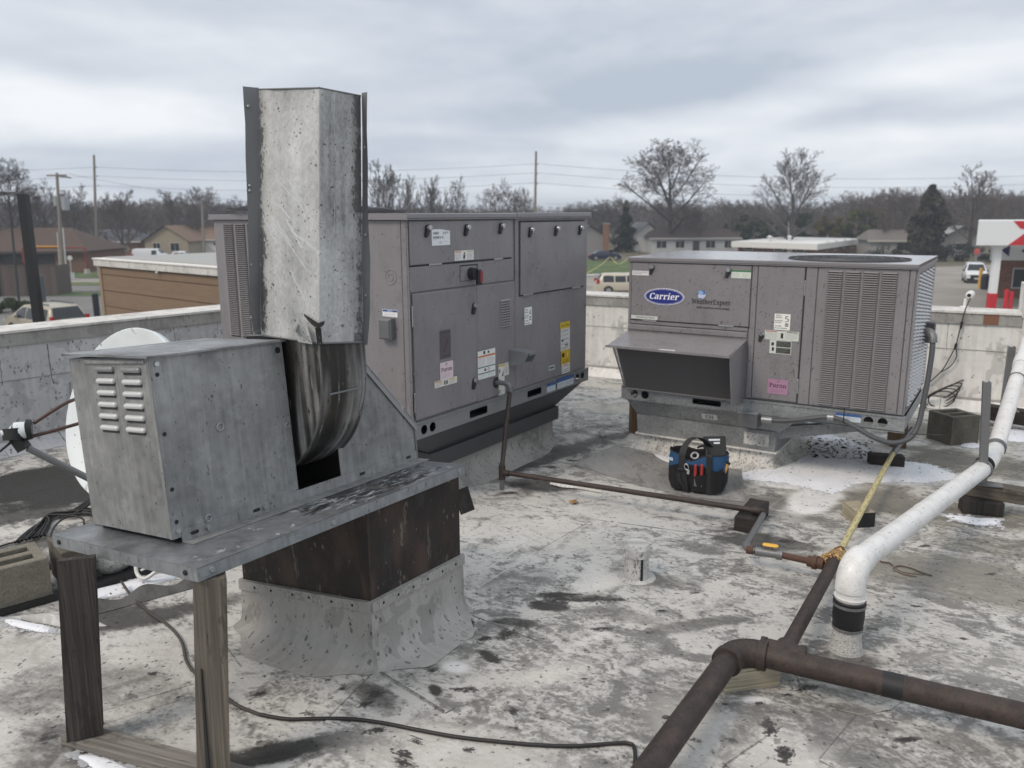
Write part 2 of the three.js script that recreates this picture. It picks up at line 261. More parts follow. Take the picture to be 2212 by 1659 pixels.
{
  const t = new Tx(1024, 1024).fill((u, v) => { const b = fbm(u * 9, v * 9, 5, 9, 151), f = fbm(u * 70, v * 70, 3, 70, 152); const g = 0.29 + 0.18 * (b - 0.5) + 0.12 * (f - 0.5); return [g * 0.94, g * 0.99, g * 1.02]; });
  t.spots(5200, 1, 3.2, [0.035, 0.038, 0.042], { asp: 1.8, a: 0.85 }).spots(1200, 1, 2.6, [0.42, 0.44, 0.45], { a: 0.6 });
  M.galvSpeck = std({ map: t.done(0.9), metalness: 0.3, roughness: 0.5, bumpMap: bumpFine, bumpScale: 0.001 });
  M.galvPlain = std({ color: new THREE.Color(0.30, 0.31, 0.32), metalness: 0.5, roughness: 0.42, roughnessMap: null, bumpMap: bumpDent, bumpScale: 0.003 });
  M.adaptDark = std({ color: new THREE.Color(0.085, 0.088, 0.093), metalness: 0.3, roughness: 0.5, bumpMap: bumpDent, bumpScale: 0.003 });
  M.chrome = std({ color: new THREE.Color(0.62, 0.62, 0.63), metalness: 0.9, roughness: 0.25 });
  M.screw = std({ color: new THREE.Color(0.33, 0.32, 0.33), metalness: 0.8, roughness: 0.35 });
}
// coated membrane on curbs and parapets
function coat(g0, spotsN, runs, sd, tint = [1.0, 0.985, 0.955], tile = 1.6) {
  const t = new Tx(1024, 1024).fill((u, v) => { const b = fbm(u * 4, v * 4, 5, 4, sd), f = fbm(u * 60, v * 60, 3, 60, sd + 2), s = fbm(u * 80, v * 6, 3, 0, sd + 4); return mul(tint, g0 * (1 + 0.45 * (b - 0.5) + 0.16 * (f - 0.5) + 0.22 * (s - 0.5))); });
  t.spots(70, 8, 60, mul(tint, g0 * 0.5), { a: 0.5, asp: 2, ang: 1.57, rough: 1.7 }).spots(spotsN, 1, 4.5, [0.05, 0.047, 0.045], { a: 0.85, asp: 2.2, ang: 1.57 });
  for (let i = 0; i < runs; i++) { const x = rnd() * 1024, y = rnd() * 1024; t.line(x, y, x + rr(-8, 8), y - rr(60, 190), rr(1.6, 3.4), [0.07, 0.066, 0.062], 0.75); }
  for (let i = 0; i < runs / 2; i++) { const x = rnd() * 1024, y = rnd() * 1024; t.line(x, y, x + rr(-4, 4), y - rr(60, 160), 2, mul(tint, g0 * 1.35), 0.6); }
  return std({ map: t.done(tile), roughness: 0.72, bumpMap: bumpFine, bumpScale: 0.0015 });
}
M.coatCurb = coat(0.335, 1300, 7, 201, [1, 0.97, 0.915]); M.coatWall = coat(0.50, 1300, 26, 221, [0.985, 0.985, 1.0], 1.9); M.coatClean = coat(0.70, 200, 5, 241, [1, 0.99, 0.95], 1.8);
M.coatSpeck = coat(0.60, 7000, 4, 261, [1, 0.99, 0.95], 1.2);
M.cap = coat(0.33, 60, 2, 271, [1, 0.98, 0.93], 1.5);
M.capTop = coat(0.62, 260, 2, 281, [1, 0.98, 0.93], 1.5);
// wood
function wood(dark, light, sd, sx = 30) {
  const t = new Tx(512, 1024).fill((u, v) => { const w = fbm(u * 3, v * 1.3, 3, 0, sd) * 2.2, k = 0.25 + 0.5 * fbm(u * sx * 1.5 + w, v * 1.6, 4, 0, sd + 1), f = fbm(u * 160, v * 8, 2, 0, sd + 2), b = fbm(u * 3, v * 5, 4, 0, sd + 5); return mul(mix3(dark, light, sst(0.25, 0.8, k)), 0.7 + 0.35 * f + 0.4 * (b - 0.4)); });
  t.spots(40, 1, 4, [0.015, 0.013, 0.012], { asp: 16, ang: 1.57, da: 0.05, a: 0.8, rough: 1 }).spots(18, 10, 50, mul(dark, 0.6), { asp: 2.5, ang: 1.57, a: 0.5, rough: 1.5 });
  return std({ map: t.done(0.3, 0.9), roughness: 0.85, bumpMap: bumpStreak, bumpScale: 0.002 });
}
M.woodLeg = wood([0.022, 0.019, 0.017], [0.075, 0.063, 0.053], 301); M.woodWarm = wood([0.12, 0.088, 0.055], [0.33, 0.255, 0.165], 311); M.woodDark = wood([0.016, 0.014, 0.013], [0.05, 0.042, 0.036], 321); M.woodGray = wood([0.055, 0.048, 0.039], [0.17, 0.148, 0.118], 331); const woodH = (m) => { const c = m.clone(); c.map = m.map.clone(); c.map.rotation = Math.PI / 2; c.map.needsUpdate = true; c.bumpMap = m.bumpMap.clone(); c.bumpMap.rotation = Math.PI / 2; return c; };
M.woodPale = wood([0.24, 0.21, 0.15], [0.5, 0.45, 0.335], 351); M.woodBrown = wood([0.08, 0.05, 0.028], [0.2, 0.13, 0.07], 341);
// pipes
{
  const t = new Tx(512, 512).fill((u, v) => { const b = fbm(u * 8, v * 8, 4, 8, 401), f = fbm(u * 60, v * 60, 3, 60, 402); return mul([0.046, 0.034, 0.029], 0.5 + 0.95 * b + 0.7 * (f - 0.5)); });
  t.spots(300, 1, 3, [0.1, 0.085, 0.075], { a: 0.4 }).spots(80, 2, 8, [0.016, 0.014, 0.013], { asp: 3, a: 0.6, rough: 1.4 }).spots(20, 4, 18, [0.075, 0.04, 0.025], { asp: 2, a: 0.5, rough: 1.4 });
  M.pipe = std({ map: t.done(0.35), roughness: 0.62, metalness: 0.15, bumpMap: bumpFine, bumpScale: 0.0012 });
  M.pipeRust = std({ color: new THREE.Color(0.085, 0.042, 0.028), roughness: 0.75, bumpMap: bumpFine, bumpScale: 0.002 });
  M.pipeGray = std({ color: new THREE.Color(0.19, 0.195, 0.2), roughness: 0.45, metalness: 0.5, bumpMap: bumpFine, bumpScale: 0.001 });
  const y = new Tx(256, 512).fill((u, v) => mul([0.52, 0.46, 0.24], 0.75 + 0.5 * fbm(u * 10, v * 16, 4, 0, 411)));
  y.spots(90, 2, 8, [0.08, 0.05, 0.035], { asp: 3, ang: 1.2, a: 0.85, rough: 1.5 }).spots(40, 2, 6, [0.2, 0.09, 0.035], { asp: 2, a: 0.7, rough: 1.5 });
  M.yellowPipe = std({ map: y.done(0.15, 0.4), roughness: 0.6 });
  const yr = new Tx(256, 256).fill((u, v) => mix3([0.10, 0.04, 0.018], [0.62, 0.42, 0.16], sst(0.42, 0.6, fbm(u * 7, v * 7, 4, 7, 421))));
  M.yellowRust = std({ map: yr.done(0.1), roughness: 0.7, bumpMap: bumpFine, bumpScale: 0.003 });
  const w = new Tx(512, 512).fill((u, v) => mul([0.70, 0.70, 0.69], 0.9 + 0.16 * fbm(u * 5, v * 5, 4, 5, 431) + 0.05 * fbm(u * 80, v * 80, 2, 80, 433)));
  w.spots(40, 10, 50, [0.55, 0.53, 0.49], { a: 0.35, asp: 2, rough: 1.6 }).spots(110, 1, 3, [0.13, 0.13, 0.13], { asp: 6, ang: 0.6, da: 1.2, a: 0.6, rough: 1 }).spots(30, 3, 16, [0.5, 0.49, 0.47], { asp: 3, a: 0.5, rough: 1.5 }).spots(50, 1, 2.4, [0.06, 0.06, 0.06], { a: 0.7 });
  M.pvc = std({ map: w.done(0.5), roughness: 0.38, bumpMap: bumpDent, bumpScale: 0.0008 });
  const wv = new Tx(256, 256).fill((u, v) => mul([0.52, 0.515, 0.50], 0.7 + 0.5 * fbm(u * 6, v * 6, 4, 6, 441)));
  wv.spots(120, 2, 6, [0.06, 0.055, 0.05], { asp: 3, ang: 1.4, a: 0.75, rough: 1.5 }).spots(100, 1, 2, BLACK, { a: 0.8 });
  M.ventWhite = std({ map: wv.done(0.3), roughness: 0.65, bumpMap: bumpFine, bumpScale: 0.003 });
  M.rubber = std({ color: new THREE.Color(0.012, 0.012, 0.013), roughness: 0.55 });
  M.cable = std({ color: new THREE.Color(0.018, 0.016, 0.016), roughness: 0.5 });
  M.cableBrown = std({ color: new THREE.Color(0.06, 0.052, 0.046), roughness: 0.6 });
  M.conduit = std({ color: new THREE.Color(0.075, 0.08, 0.085), roughness: 0.5, bumpMap: bumpFine, bumpScale: 0.001 });
  const s = new Tx(512, 512).fill((u, v) => mul([0.80, 0.82, 0.86], 0.9 + 0.16 * fbm(u * 12, v * 12, 4, 12, 451)));
  s.spots(260, 1, 4, [0.05, 0.045, 0.04], { asp: 2.4, da: 1, a: 0.85 });
  M.snow = std({ map: s.done(0.9), roughness: 0.9, bumpMap: bumpFine, bumpScale: 0.004 });
  const c = new Tx(512, 512).fill((u, v) => { const b = fbm(u * 6, v * 6, 5, 6, 461), f = fbm(u * 80, v * 80, 2, 80, 462); return mul([0.225, 0.205, 0.165], 0.62 + 0.5 * b + 0.45 * (f - 0.5)); });
  c.spots(500, 1, 2.6, [0.05, 0.048, 0.04], { a: 0.6 });
  M.block = std({ map: c.done(0.4), roughness: 0.95, bumpMap: bumpFine, bumpScale: 0.004 });
  const cd = new Tx(512, 512).fill((u, v) => { const b = fbm(u * 6, v * 5, 5, 0, 471), f = fbm(u * 80, v * 80, 2, 80, 472); return mul([0.115, 0.105, 0.085], 0.5 + 0.75 * b + 0.4 * (f - 0.5)); });
  M.blockDark = std({ map: cd.done(0.4), roughness: 0.95, bumpMap: bumpFine, bumpScale: 0.004 });
}
// ---------- labels and prints: one atlas ----------
const atlas = document.createElement('canvas'); atlas.width = 2048; atlas.height = 1024;
const cx2 = atlas.getContext('2d'); cx2.fillStyle = '#fff'; cx2.fillRect(0, 0, 2048, 1024);
const slots = {}; let ax = 4, ay = 4, arow = 0;
function slot(key, w, h, draw) { if (ax + w + 4 > 2048) { ax = 4; ay += arow + 6; arow = 0; } slots[key] = [ax, ay, w, h]; cx2.save(); cx2.beginPath(); cx2.rect(ax, ay, w, h); cx2.clip(); cx2.translate(ax, ay); draw(cx2, w, h); cx2.restore(); ax += w + 6; arow = Math.max(arow, h); }
const fillc = (c, col, x, y, w, h) => { c.fillStyle = col; c.fillRect(x, y, w, h); };
const txt = (c, s, x, y, px, col = '#222', f = 'bold', fam = 'sans-serif', al = 'left') => { c.font = f + ' ' + px + 'px ' + fam; c.fillStyle = col; c.textAlign = al; c.textBaseline = 'alphabetic'; c.fillText(s, x, y); };
const lines = (c, x, y, w, n, dy, col = '#777', th = 2) => { for (let i = 0; i < n; i++) { let q = x; const e = x + w * (i === n - 1 ? 0.6 : rr(0.85, 1)); while (q < e) { const l = rr(4, 16); fillc(c, col, q, y + i * dy, Math.min(l, e - q), th); q += l + 3; } } };
slot('carrier', 420, 170, (c, w, h) => { fillc(c, '#e8e8f0', 0, 0, w, h); c.fillStyle = '#23307f'; c.beginPath(); c.ellipse(w / 2, h / 2, w / 2 - 7, h / 2 - 6, 0, 0, 7); c.fill(); c.strokeStyle = '#e8e8f0'; c.lineWidth = 3; c.beginPath(); c.ellipse(w / 2, h / 2, w / 2 - 15, h / 2 - 13, 0, 0, 7); c.stroke(); c.save(); c.translate(w / 2 - 6, h / 2 + 27); c.transform(1, 0, -0.22, 1, 0, 0); txt(c, 'Carrier', 0, 0, 84, '#f4f4f8', 'bold', 'serif', 'center'); c.restore(); });
slot('stack5', 220, 230, (c, w, h) => { fillc(c, '#e9ebe6', 0, 0, w, h); txt(c, 'STACK', 18, 34, 25); txt(c, 'HEIGHT', 14, 62, 25); txt(c, 'HAUTEUR', 8, 106, 24); txt(c, 'DE PILE', 14, 132, 24); txt(c, 'ALTURA', 14, 182, 24); txt(c, 'DE APILAMIENTO', 8, 210, 21); txt(c, '5', 140, 112, 116, '#1a1a1a', ''); fillc(c, '#1a1a1a', 150, 132, 48, 16); fillc(c, '#1a1a1a', 150, 158, 48, 16); });
slot('stack4', 150, 190, (c, w, h) => { fillc(c, '#e6e8e4', 0, 0, w, h); txt(c, 'STACK', 10, 34, 21); txt(c, 'HEIGHT', 10, 60, 19); txt(c, 'HAUTEUR', 8, 96, 17); txt(c, 'DE PILE', 10, 118, 18); txt(c, 'ALTURA', 10, 152, 18); txt(c, 'DE APILAMIENTO', 6, 178, 13); txt(c, '4', 94, 84, 76, '#1a1a1a', ''); fillc(c, '#1a1a1a', 98, 106, 32, 12); fillc(c, '#1a1a1a', 98, 130, 32, 12); });
slot('ship', 190, 110, (c, w, h) => { fillc(c, '#dfe2e6', 0, 0, w, h); for (let i = 0; i < 30; i++) { fillc(c, '#555', 14 + i * 2, 20, rnd() < 0.6 ? 1.4 : 0.4, 16); fillc(c, '#555', 14 + i * 3.6, 48, rnd() < 0.6 ? 2.4 : 0.6, 16); } lines(c, 116, 20, 62, 3, 6, '#444', 3); lines(c, 14, 70, 70, 1, 6); lines(c, 76, 84, 34, 3, 6, '#666'); lines(c, 130, 82, 42, 1, 6); });
slot('warn', 190, 66, (c, w, h) => { fillc(c, '#dcdcd8', 0, 0, w, h); fillc(c, '#c9907a', 6, 5, 60, 9); fillc(c, '#b9b9a0', 124, 5, 60, 9); lines(c, 8, 22, 58, 6, 7); lines(c, 124, 22, 58, 6, 7); c.fillStyle = '#222'; c.beginPath(); c.ellipse(95, 36, 9, 24, 0.15, 0, 7); c.fill(); fillc(c, '#dcdcd8', 92, 22, 6, 9); });
slot('notice', 150, 62, (c, w, h) => { fillc(c, '#e6e8ea', 0, 0, w, h); fillc(c, '#2b4e8c', 4, 4, w - 8, 17); txt(c, 'NOTICE', w / 2, 18, 14, '#e8eaf0', 'bold', 'sans-serif', 'center'); lines(c, 14, 28, 122, 4, 8, '#999'); });
slot('yellowTop', 150, 52, (c, w, h) => { fillc(c, '#d3b92c', 0, 0, w, h); txt(c, 'CAUTION', w / 2, 36, 26, '#6b5a10', 'bold', 'sans-serif', 'center'); });
slot('tallWhite', 150, 250, (c, w, h) => { fillc(c, '#d9dad9', 0, 0, w, h); for (let i = 0; i < 5; i++) { lines(c, 12, 14 + i * 48, 126, 4, 8, i % 2 ? '#888' : '#555', 3); } fillc(c, '#555', 16, 120, 30, 26); fillc(c, '#777', 70, 176, 50, 22); });
slot('yellowLow', 150, 152, (c, w, h) => { fillc(c, '#d3b21f', 0, 0, w, h); fillc(c, '#222', 16, 30, 42, 46); txt(c, '!', 110, 76, 60, '#e8e3c0', 'bold', 'sans-serif', 'center'); fillc(c, '#6f5c10', 12, 100, 126, 3); txt(c, 'G', 28, 142, 40, '#5a4a10'); lines(c, 66, 112, 70, 4, 9, '#5a4a10', 4); });
slot('pinkWhite', 150, 128, (c, w, h) => { fillc(c, '#d9c6ce', 0, 0, w, h); c.strokeStyle = '#222'; c.lineWidth = 4; c.beginPath(); c.arc(w / 2, 22, 9, 2, 6.5); c.stroke(); txt(c, 'Puron', w / 2, 68, 40, '#2a2327', 'bold', 'serif', 'center'); lines(c, 20, 82, 110, 4, 9, '#98808a'); });
slot('pink', 210, 150, (c, w, h) => { fillc(c, '#a9829c', 0, 0, w, h); c.strokeStyle = '#3b2536'; c.lineWidth = 4; c.beginPath(); c.arc(w / 2 + 4, 24, 9, 2, 6.5); c.stroke(); txt(c, 'Puron', w / 2, 82, 58, '#3b2536', 'bold', 'serif', 'center'); lines(c, 22, 100, 160, 4, 10, '#7d5a70'); for (let i = 0; i < 90; i++) fillc(c, rnd() < 0.5 ? '#4c3a46' : '#c9adc0', rnd() * w, rnd() * h, rr(1, 3), rr(1, 3)); });
slot('strip', 210, 42, (c, w, h) => { fillc(c, '#d6d6cf', 0, 0, w, h); fillc(c, '#c78a4a', 6, 5, 60, 7); fillc(c, '#c7b04a', 130, 5, 60, 7); lines(c, 8, 18, 70, 3, 7); lines(c, 132, 18, 70, 3, 7); fillc(c, '#222', 88, 10, 12, 24); fillc(c, '#222', 108, 10, 12, 24); });
slot('bigwarn', 190, 250, (c, w, h) => { fillc(c, '#dfe0df', 0, 0, w, h); fillc(c, '#222', 60, 8, 22, 26); fillc(c, '#222', 108, 12, 18, 20); fillc(c, '#c2703a', 4, 44, w - 8, 15); lines(c, 8, 66, 78, 9, 8, '#888'); lines(c, 100, 66, 80, 9, 8, '#888'); fillc(c, '#44705f', 4, 142, w - 8, 10); fillc(c, '#222', 70, 164, 20, 20); c.strokeStyle = '#b03030'; c.lineWidth = 4; c.beginPath(); c.arc(118, 174, 11, 0, 7); c.stroke(); fillc(c, '#44705f', 4, 196, w - 8, 10); lines(c, 8, 214, 78, 4, 8, '#7aa08d'); lines(c, 100, 214, 80, 4, 8, '#7aa08d'); });
slot('gaslab', 110, 250, (c, w, h) => { fillc(c, '#dadad6', 0, 0, w, h); fillc(c, '#c8b43c', 6, 6, 96, 14); fillc(c, '#222', 12, 40, 18, 30); c.fillStyle = '#222'; c.beginPath(); c.moveTo(96, 36); c.lineTo(60, 100); c.lineTo(98, 100); c.fill(); fillc(c, '#333', 12, 120, 18, 34); lines(c, 40, 124, 60, 9, 9, '#777'); fillc(c, '#333', 12, 205, 18, 30); lines(c, 40, 210, 60, 4, 9, '#777'); });
slot('greenTop', 190, 76, (c, w, h) => { fillc(c, '#d5dbd2', 0, 0, w, h); fillc(c, '#3f7a52', 0, 0, w, 16); lines(c, 10, 26, 80, 6, 8, '#8a8f88'); lines(c, 104, 26, 76, 6, 8, '#8a8f88'); });
slot('whiteStrip', 190, 48, (c, w, h) => { fillc(c, '#d9dada', 0, 0, w, h); lines(c, 10, 12, 170, 2, 14, '#8c8c8c', 6); });
slot('filter', 210, 36, (c, w, h) => { fillc(c, '#cfd2ce', 0, 0, w, h); txt(c, 'FILTER SECTION', w / 2 + 8, 25, 19, '#4a4d4a', 'bold', 'sans-serif', 'center'); });
slot('cross', 260, 74, (c, w, h) => { fillc(c, '#cfd3cc', 0, 0, w, h); fillc(c, '#b05a50', 6, 6, 90, 6); fillc(c, '#5a5a5a', 170, 6, 80, 6); lines(c, 8, 20, 100, 6, 8, '#8d928a'); lines(c, 160, 20, 92, 6, 8, '#8d928a'); fillc(c, '#222', 124, 18, 18, 40); for (let i = 0; i < 70; i++) fillc(c, '#444', rnd() * w, rnd() * h, 2, 2); });
slot('blackbox', 170, 112, (c, w, h) => { fillc(c, '#cfd3cc', 0, 0, w, h); fillc(c, '#222', 14, 20, 20, 26); fillc(c, '#222', 20, 60, 16, 30); fillc(c, '#3a3d3a', 52, 6, 112, 48); fillc(c, '#3a3d3a', 52, 60, 112, 46); lines(c, 60, 14, 96, 4, 10, '#9aa09a'); lines(c, 60, 68, 96, 4, 10, '#9aa09a'); });
slot('blueLab', 150, 76, (c, w, h) => { fillc(c, '#c9d2da', 0, 0, w, h); fillc(c, '#3a5f9a', 0, 0, w, 26); lines(c, 8, 36, 134, 4, 9, '#6c7c8c'); });
slot('blueWide', 240, 76, (c, w, h) => { fillc(c, '#c9d2da', 0, 0, w, h); fillc(c, '#3a5f9a', 0, 0, w, 30); lines(c, 10, 42, 96, 3, 9, '#555'); lines(c, 130, 42, 96, 3, 9, '#555'); fillc(c, '#8e99a2', 116, 34, 4, 40); });
slot('cdi', 130, 48, (c, w, h) => { fillc(c, '#c9cccb', 0, 0, w, h); txt(c, 'CDI', w / 2, 39, 40, '#222', 'bold', 'sans-serif', 'center'); });
slot('oldPrint', 100, 190, (c, w, h) => { fillc(c, '#5b555b', 0, 0, w, h); fillc(c, '#47434a', 8, 14, 84, 8); fillc(c, '#47434a', 8, 168, 84, 6); c.strokeStyle = '#332f36'; c.lineWidth = 6; c.beginPath(); c.moveTo(76, 60); c.lineTo(34, 140); c.stroke(); lines(c, 14, 40, 74, 14, 8, '#4d484f'); });
slot('globe', 90, 90, (c, w, h) => { fillc(c, '#4f73ad', 0, 0, w, h); c.fillStyle = '#8fb0d8'; c.beginPath(); c.ellipse(34, 24, 30, 18, 0.3, 0, 7); c.fill(); c.strokeStyle = '#e6ecf4'; c.lineWidth = 8; for (let i = 0; i < 3; i++) { c.beginPath(); c.moveTo(8, 56 + i * 13); c.bezierCurveTo(36, 34 + i * 13, 52, 70 + i * 13, 90, 42 + i * 14); c.stroke(); } });
slot('tool', 120, 60, (c, w, h) => { fillc(c, '#12151c', 0, 0, w, h); fillc(c, '#cfd4d8', 20, 10, 84, 12); fillc(c, '#cfd4d8', 56, 32, 46, 12); });
slot('plate', 90, 34, (c, w, h) => { fillc(c, '#c9d0cc', 0, 0, w, h); fillc(c, '#4a5a6a', 10, 10, 70, 14); });
const atlasTex = new THREE.CanvasTexture(atlas); atlasTex.colorSpace = THREE.SRGBColorSpace; atlasTex.magFilter = THREE.LinearFilter;
M.print = new THREE.MeshStandardMaterial({ map: atlasTex, roughness: 0.5, side: THREE.DoubleSide });
function decal(name, F, key, x0, x1, y0, y1, parent, z = 0.0025, clip = 0) {
  const [sx, sy, w, h] = slots[key], u0 = (sx + 1) / 2048, u1 = (sx + w - 1) / 2048, v1 = 1 - (sy + 1) / 1024, v0 = 1 - (sy + h - 1) / 1024;
  let g;
  if (clip === 'oval') { g = new THREE.CircleGeometry(0.5, 48); } else if (clip) { const s = new THREE.Shape(); s.moveTo(-0.5, -0.5); s.lineTo(0.5, -0.5); s.lineTo(0.5, 0.38); s.lineTo(-0.05, 0.5); s.lineTo(-0.42, 0.5); s.lineTo(-0.5, 0.42); g = new THREE.ShapeGeometry(s); } else g = new THREE.PlaneGeometry(1, 1);
  const p = g.attributes.position, uv = g.attributes.uv;
  for (let i = 0; i < p.count; i++) { const a = p.getX(i) + 0.5, b = p.getY(i) + 0.5; uv.setXY(i, lerp(u0, u1, a), lerp(v0, v1, b)); p.setXYZ(i, lerp(x0, x1, a), lerp(y0, y1, b), z); }
  return part(name, F.g(g), M.print, parent);
}
// ---------- the roof ----------
const G0 = -4.9;
const wallBackA = V(0.883, 0, -9.02), wallBackD = V(3.44, 0, 1.787).normalize(), wallBackN = V(-wallBackD.z, 0, wallBackD.x);
const HB = 0.9, HL = 0.93;
const LA = onY(0, 716, HL).setY(0), LB = onY(470, 668, HL).setY(0), wallLeftD = LB.clone().sub(LA).normalize(), wallLeftN = V(-wallLeftD.z, 0, wallLeftD.x);
if (wallLeftN.dot(V(1, 0, 0)) < 0) wallLeftN.negate();
const meet = (p, d, q, e) => { const k = (d.x * e.z - d.z * e.x), t = ((q.x - p.x) * e.z - (q.z - p.z) * e.x) / k; return p.clone().addScaledVector(d, t); };
const K = meet(wallBackA, wallBackD, LA, wallLeftD);
const blobs = [];   // stains: x, z, half length, half width, angle, albedo, strength
const stain = (px, py, a, b, ang, alb, s, warm = 1) => { const p = onY(px, py); blobs.push([p.x, p.z, a, b, Math.cos(ang), Math.sin(ang), alb, s, warm, blobs.length * 3.7]); };
stain(70, 1045, 0.95, 0.42, -0.75, 0.035, 1); stain(150, 1075, 0.5, 0.3, -0.6, 0.035, 1); stain(30, 1120, 0.5, 0.12, -0.6, 0.10, 0.8); stain(100, 1170, 0.5, 0.12, -0.5, 0.16, 0.7); stain(60, 1225, 0.4, 0.2, -0.5, 0.12, 0.7);
stain(330, 1330, 0.45, 0.10, -0.45, 0.10, 0.85); stain(180, 1335, 0.3, 0.08, -0.45, 0.10, 0.85); stain(480, 1300, 0.25, 0.16, -0.4, 0.11, 0.7); stain(160, 1620, 0.3, 0.16, 0.3, 0.2, 0.6); stain(60, 1500, 0.22, 0.14, 0.2, 0.19, 0.6); stain(250, 1480, 0.4, 0.15, 0.3, 0.28, 0.6);
stain(1190, 985, 0.6, 0.17, -0.75, 0.085, 0.95); stain(1300, 950, 0.5, 0.14, -0.7, 0.14, 0.7); stain(1180, 1050, 0.32, 0.14, 0.3, 0.09, 0.8); stain(1100, 1070, 0.22, 0.10, -0.5, 0.2, 0.5);
stain(1400, 1010, 0.75, 0.36, 0.35, 0.22, 0.85, 0.98); stain(1650, 1080, 0.65, 0.17, 0.35, 0.20, 0.8); stain(1560, 1080, 0.5, 0.16, 0.35, 0.23, 0.8);
stain(1620, 1170, 0.30, 0.17, 0.4, 0.10, 0.85); stain(1680, 1175, 0.35, 0.1, 0.4, 0.12, 0.75); stain(1740, 1120, 0.3, 0.12, 0.5, 0.22, 0.6);
stain(1400, 1250, 0.28, 0.12, 0.5, 0.17, 0.6); stain(1240, 1290, 0.22, 0.05, 0.1, 0.05, 0.95); stain(1190, 1310, 0.12, 0.05, 0.1, 0.06, 0.9); stain(1330, 1330, 0.25, 0.08, 0.3, 0.2, 0.6); stain(1130, 1250, 0.3, 0.2, -0.4, 0.26, 0.5);
stain(900, 1440, 0.3, 0.2, 0.3, 0.24, 0.5); stain(800, 1500, 0.16, 0.08, 0.8, 0.12, 0.7); stain(1120, 1345, 0.12, 0.05, 0.4, 0.05, 0.9); stain(1060, 1420, 0.1, 0.04, 0.9, 0.05, 0.9); stain(940, 1490, 0.06, 0.03, 1.2, 0.05, 0.9);
stain(1500, 1350, 0.3, 0.05, -0.3, 0.19, 0.7); stain(1530, 1480, 0.35, 0.09, -0.2, 0.22, 0.6); stain(1450, 1560, 0.4, 0.12, 0.1, 0.22, 0.6); stain(620, 1620, 0.35, 0.07, -0.3, 0.06, 0.85); stain(760, 1600, 0.2, 0.1, 0.4, 0.2, 0.6);
stain(1850, 1490, 0.35, 0.12, 0.3, 0.19, 0.6); stain(1800, 1560, 0.3, 0.2, 0.5, 0.2, 0.5); stain(2050, 1600, 0.4, 0.12, 0.3, 0.24, 0.5); stain(1900, 1640, 0.3, 0.12, 0.3, 0.2, 0.5); stain(2100, 1430, 0.5, 0.2, 0.2, 0.3, 0.4);
stain(1830, 1430, 0.2, 0.1, 0.3, 0.14, 0.75); stain(2050, 1250, 0.9, 0.35, 0.3, 0.29, 0.75, 0.94); stain(2000, 1100, 0.8, 0.3, 0.3, 0.24, 0.8, 0.9); stain(1820, 1060, 0.5, 0.25, 0.3, 0.27, 0.7, 0.92); stain(2100, 1000, 0.9, 0.4, 0.3, 0.20, 0.8, 0.9); stain(2050, 930, 0.9, 0.5, 0.4, 0.22, 0.75, 0.9); stain(2150, 1180, 0.4, 0.2, 0.3, 0.2, 0.6, 0.92);
stain(1310, 880, 0.6, 0.35, 0.4, 0.40, 0.6, 0.9); stain(1330, 835, 0.8, 0.2, 0.48, 0.46, 0.7, 0.93); stain(1290, 925, 0.4, 0.1, -0.4, 0.18, 0.6); stain(1600, 990, 0.3, 0.3, 0, 0.26, 0.6);
stain(1180, 1460, 0.25, 0.12, -0.4, 0.5, 0.6); stain(1300, 1260, 0.22, 0.09, -0.7, 0.56, 0.8); stain(1250, 1170, 0.4, 0.15, 0.3, 0.5, 0.6); stain(1000, 1640, 0.5, 0.2, 0.2, 0.47, 0.6); stain(1600, 1600, 0.4, 0.2, 0.6, 0.5, 0.6); stain(80, 1140, 0.4, 0.07, -0.6, 0.52, 0.8); stain(30, 1420, 0.3, 0.2, 0, 0.42, 0.6); stain(350, 1400, 0.3, 0.12, -0.4, 0.5, 0.6);
stain(983, 1440, 0.085, 0.06, 0.2, 0.62, 0.72, 1.1); stain(1635, 1512, 0.065, 0.03, 0.1, 0.72, 0.9, 1.1);
stain(1700, 1035, 0.5, 0.14, 0.35, 0.62, 0.9, 1.08); stain(1752, 1082, 0.36, 0.15, 2.27, 0.66, 0.95, 1.08); stain(1700, 1050, 0.2, 0.06, 0.3, 0.66, 0.9, 1.08); stain(1900, 1030, 0.5, 0.13, 0.35, 0.64, 0.9, 1.08); stain(1820, 970, 0.45, 0.2, 0.35, 0.6, 0.85, 1.06); stain(1640, 1025, 0.3, 0.08, 0.3, 0.6, 0.9, 1.06);
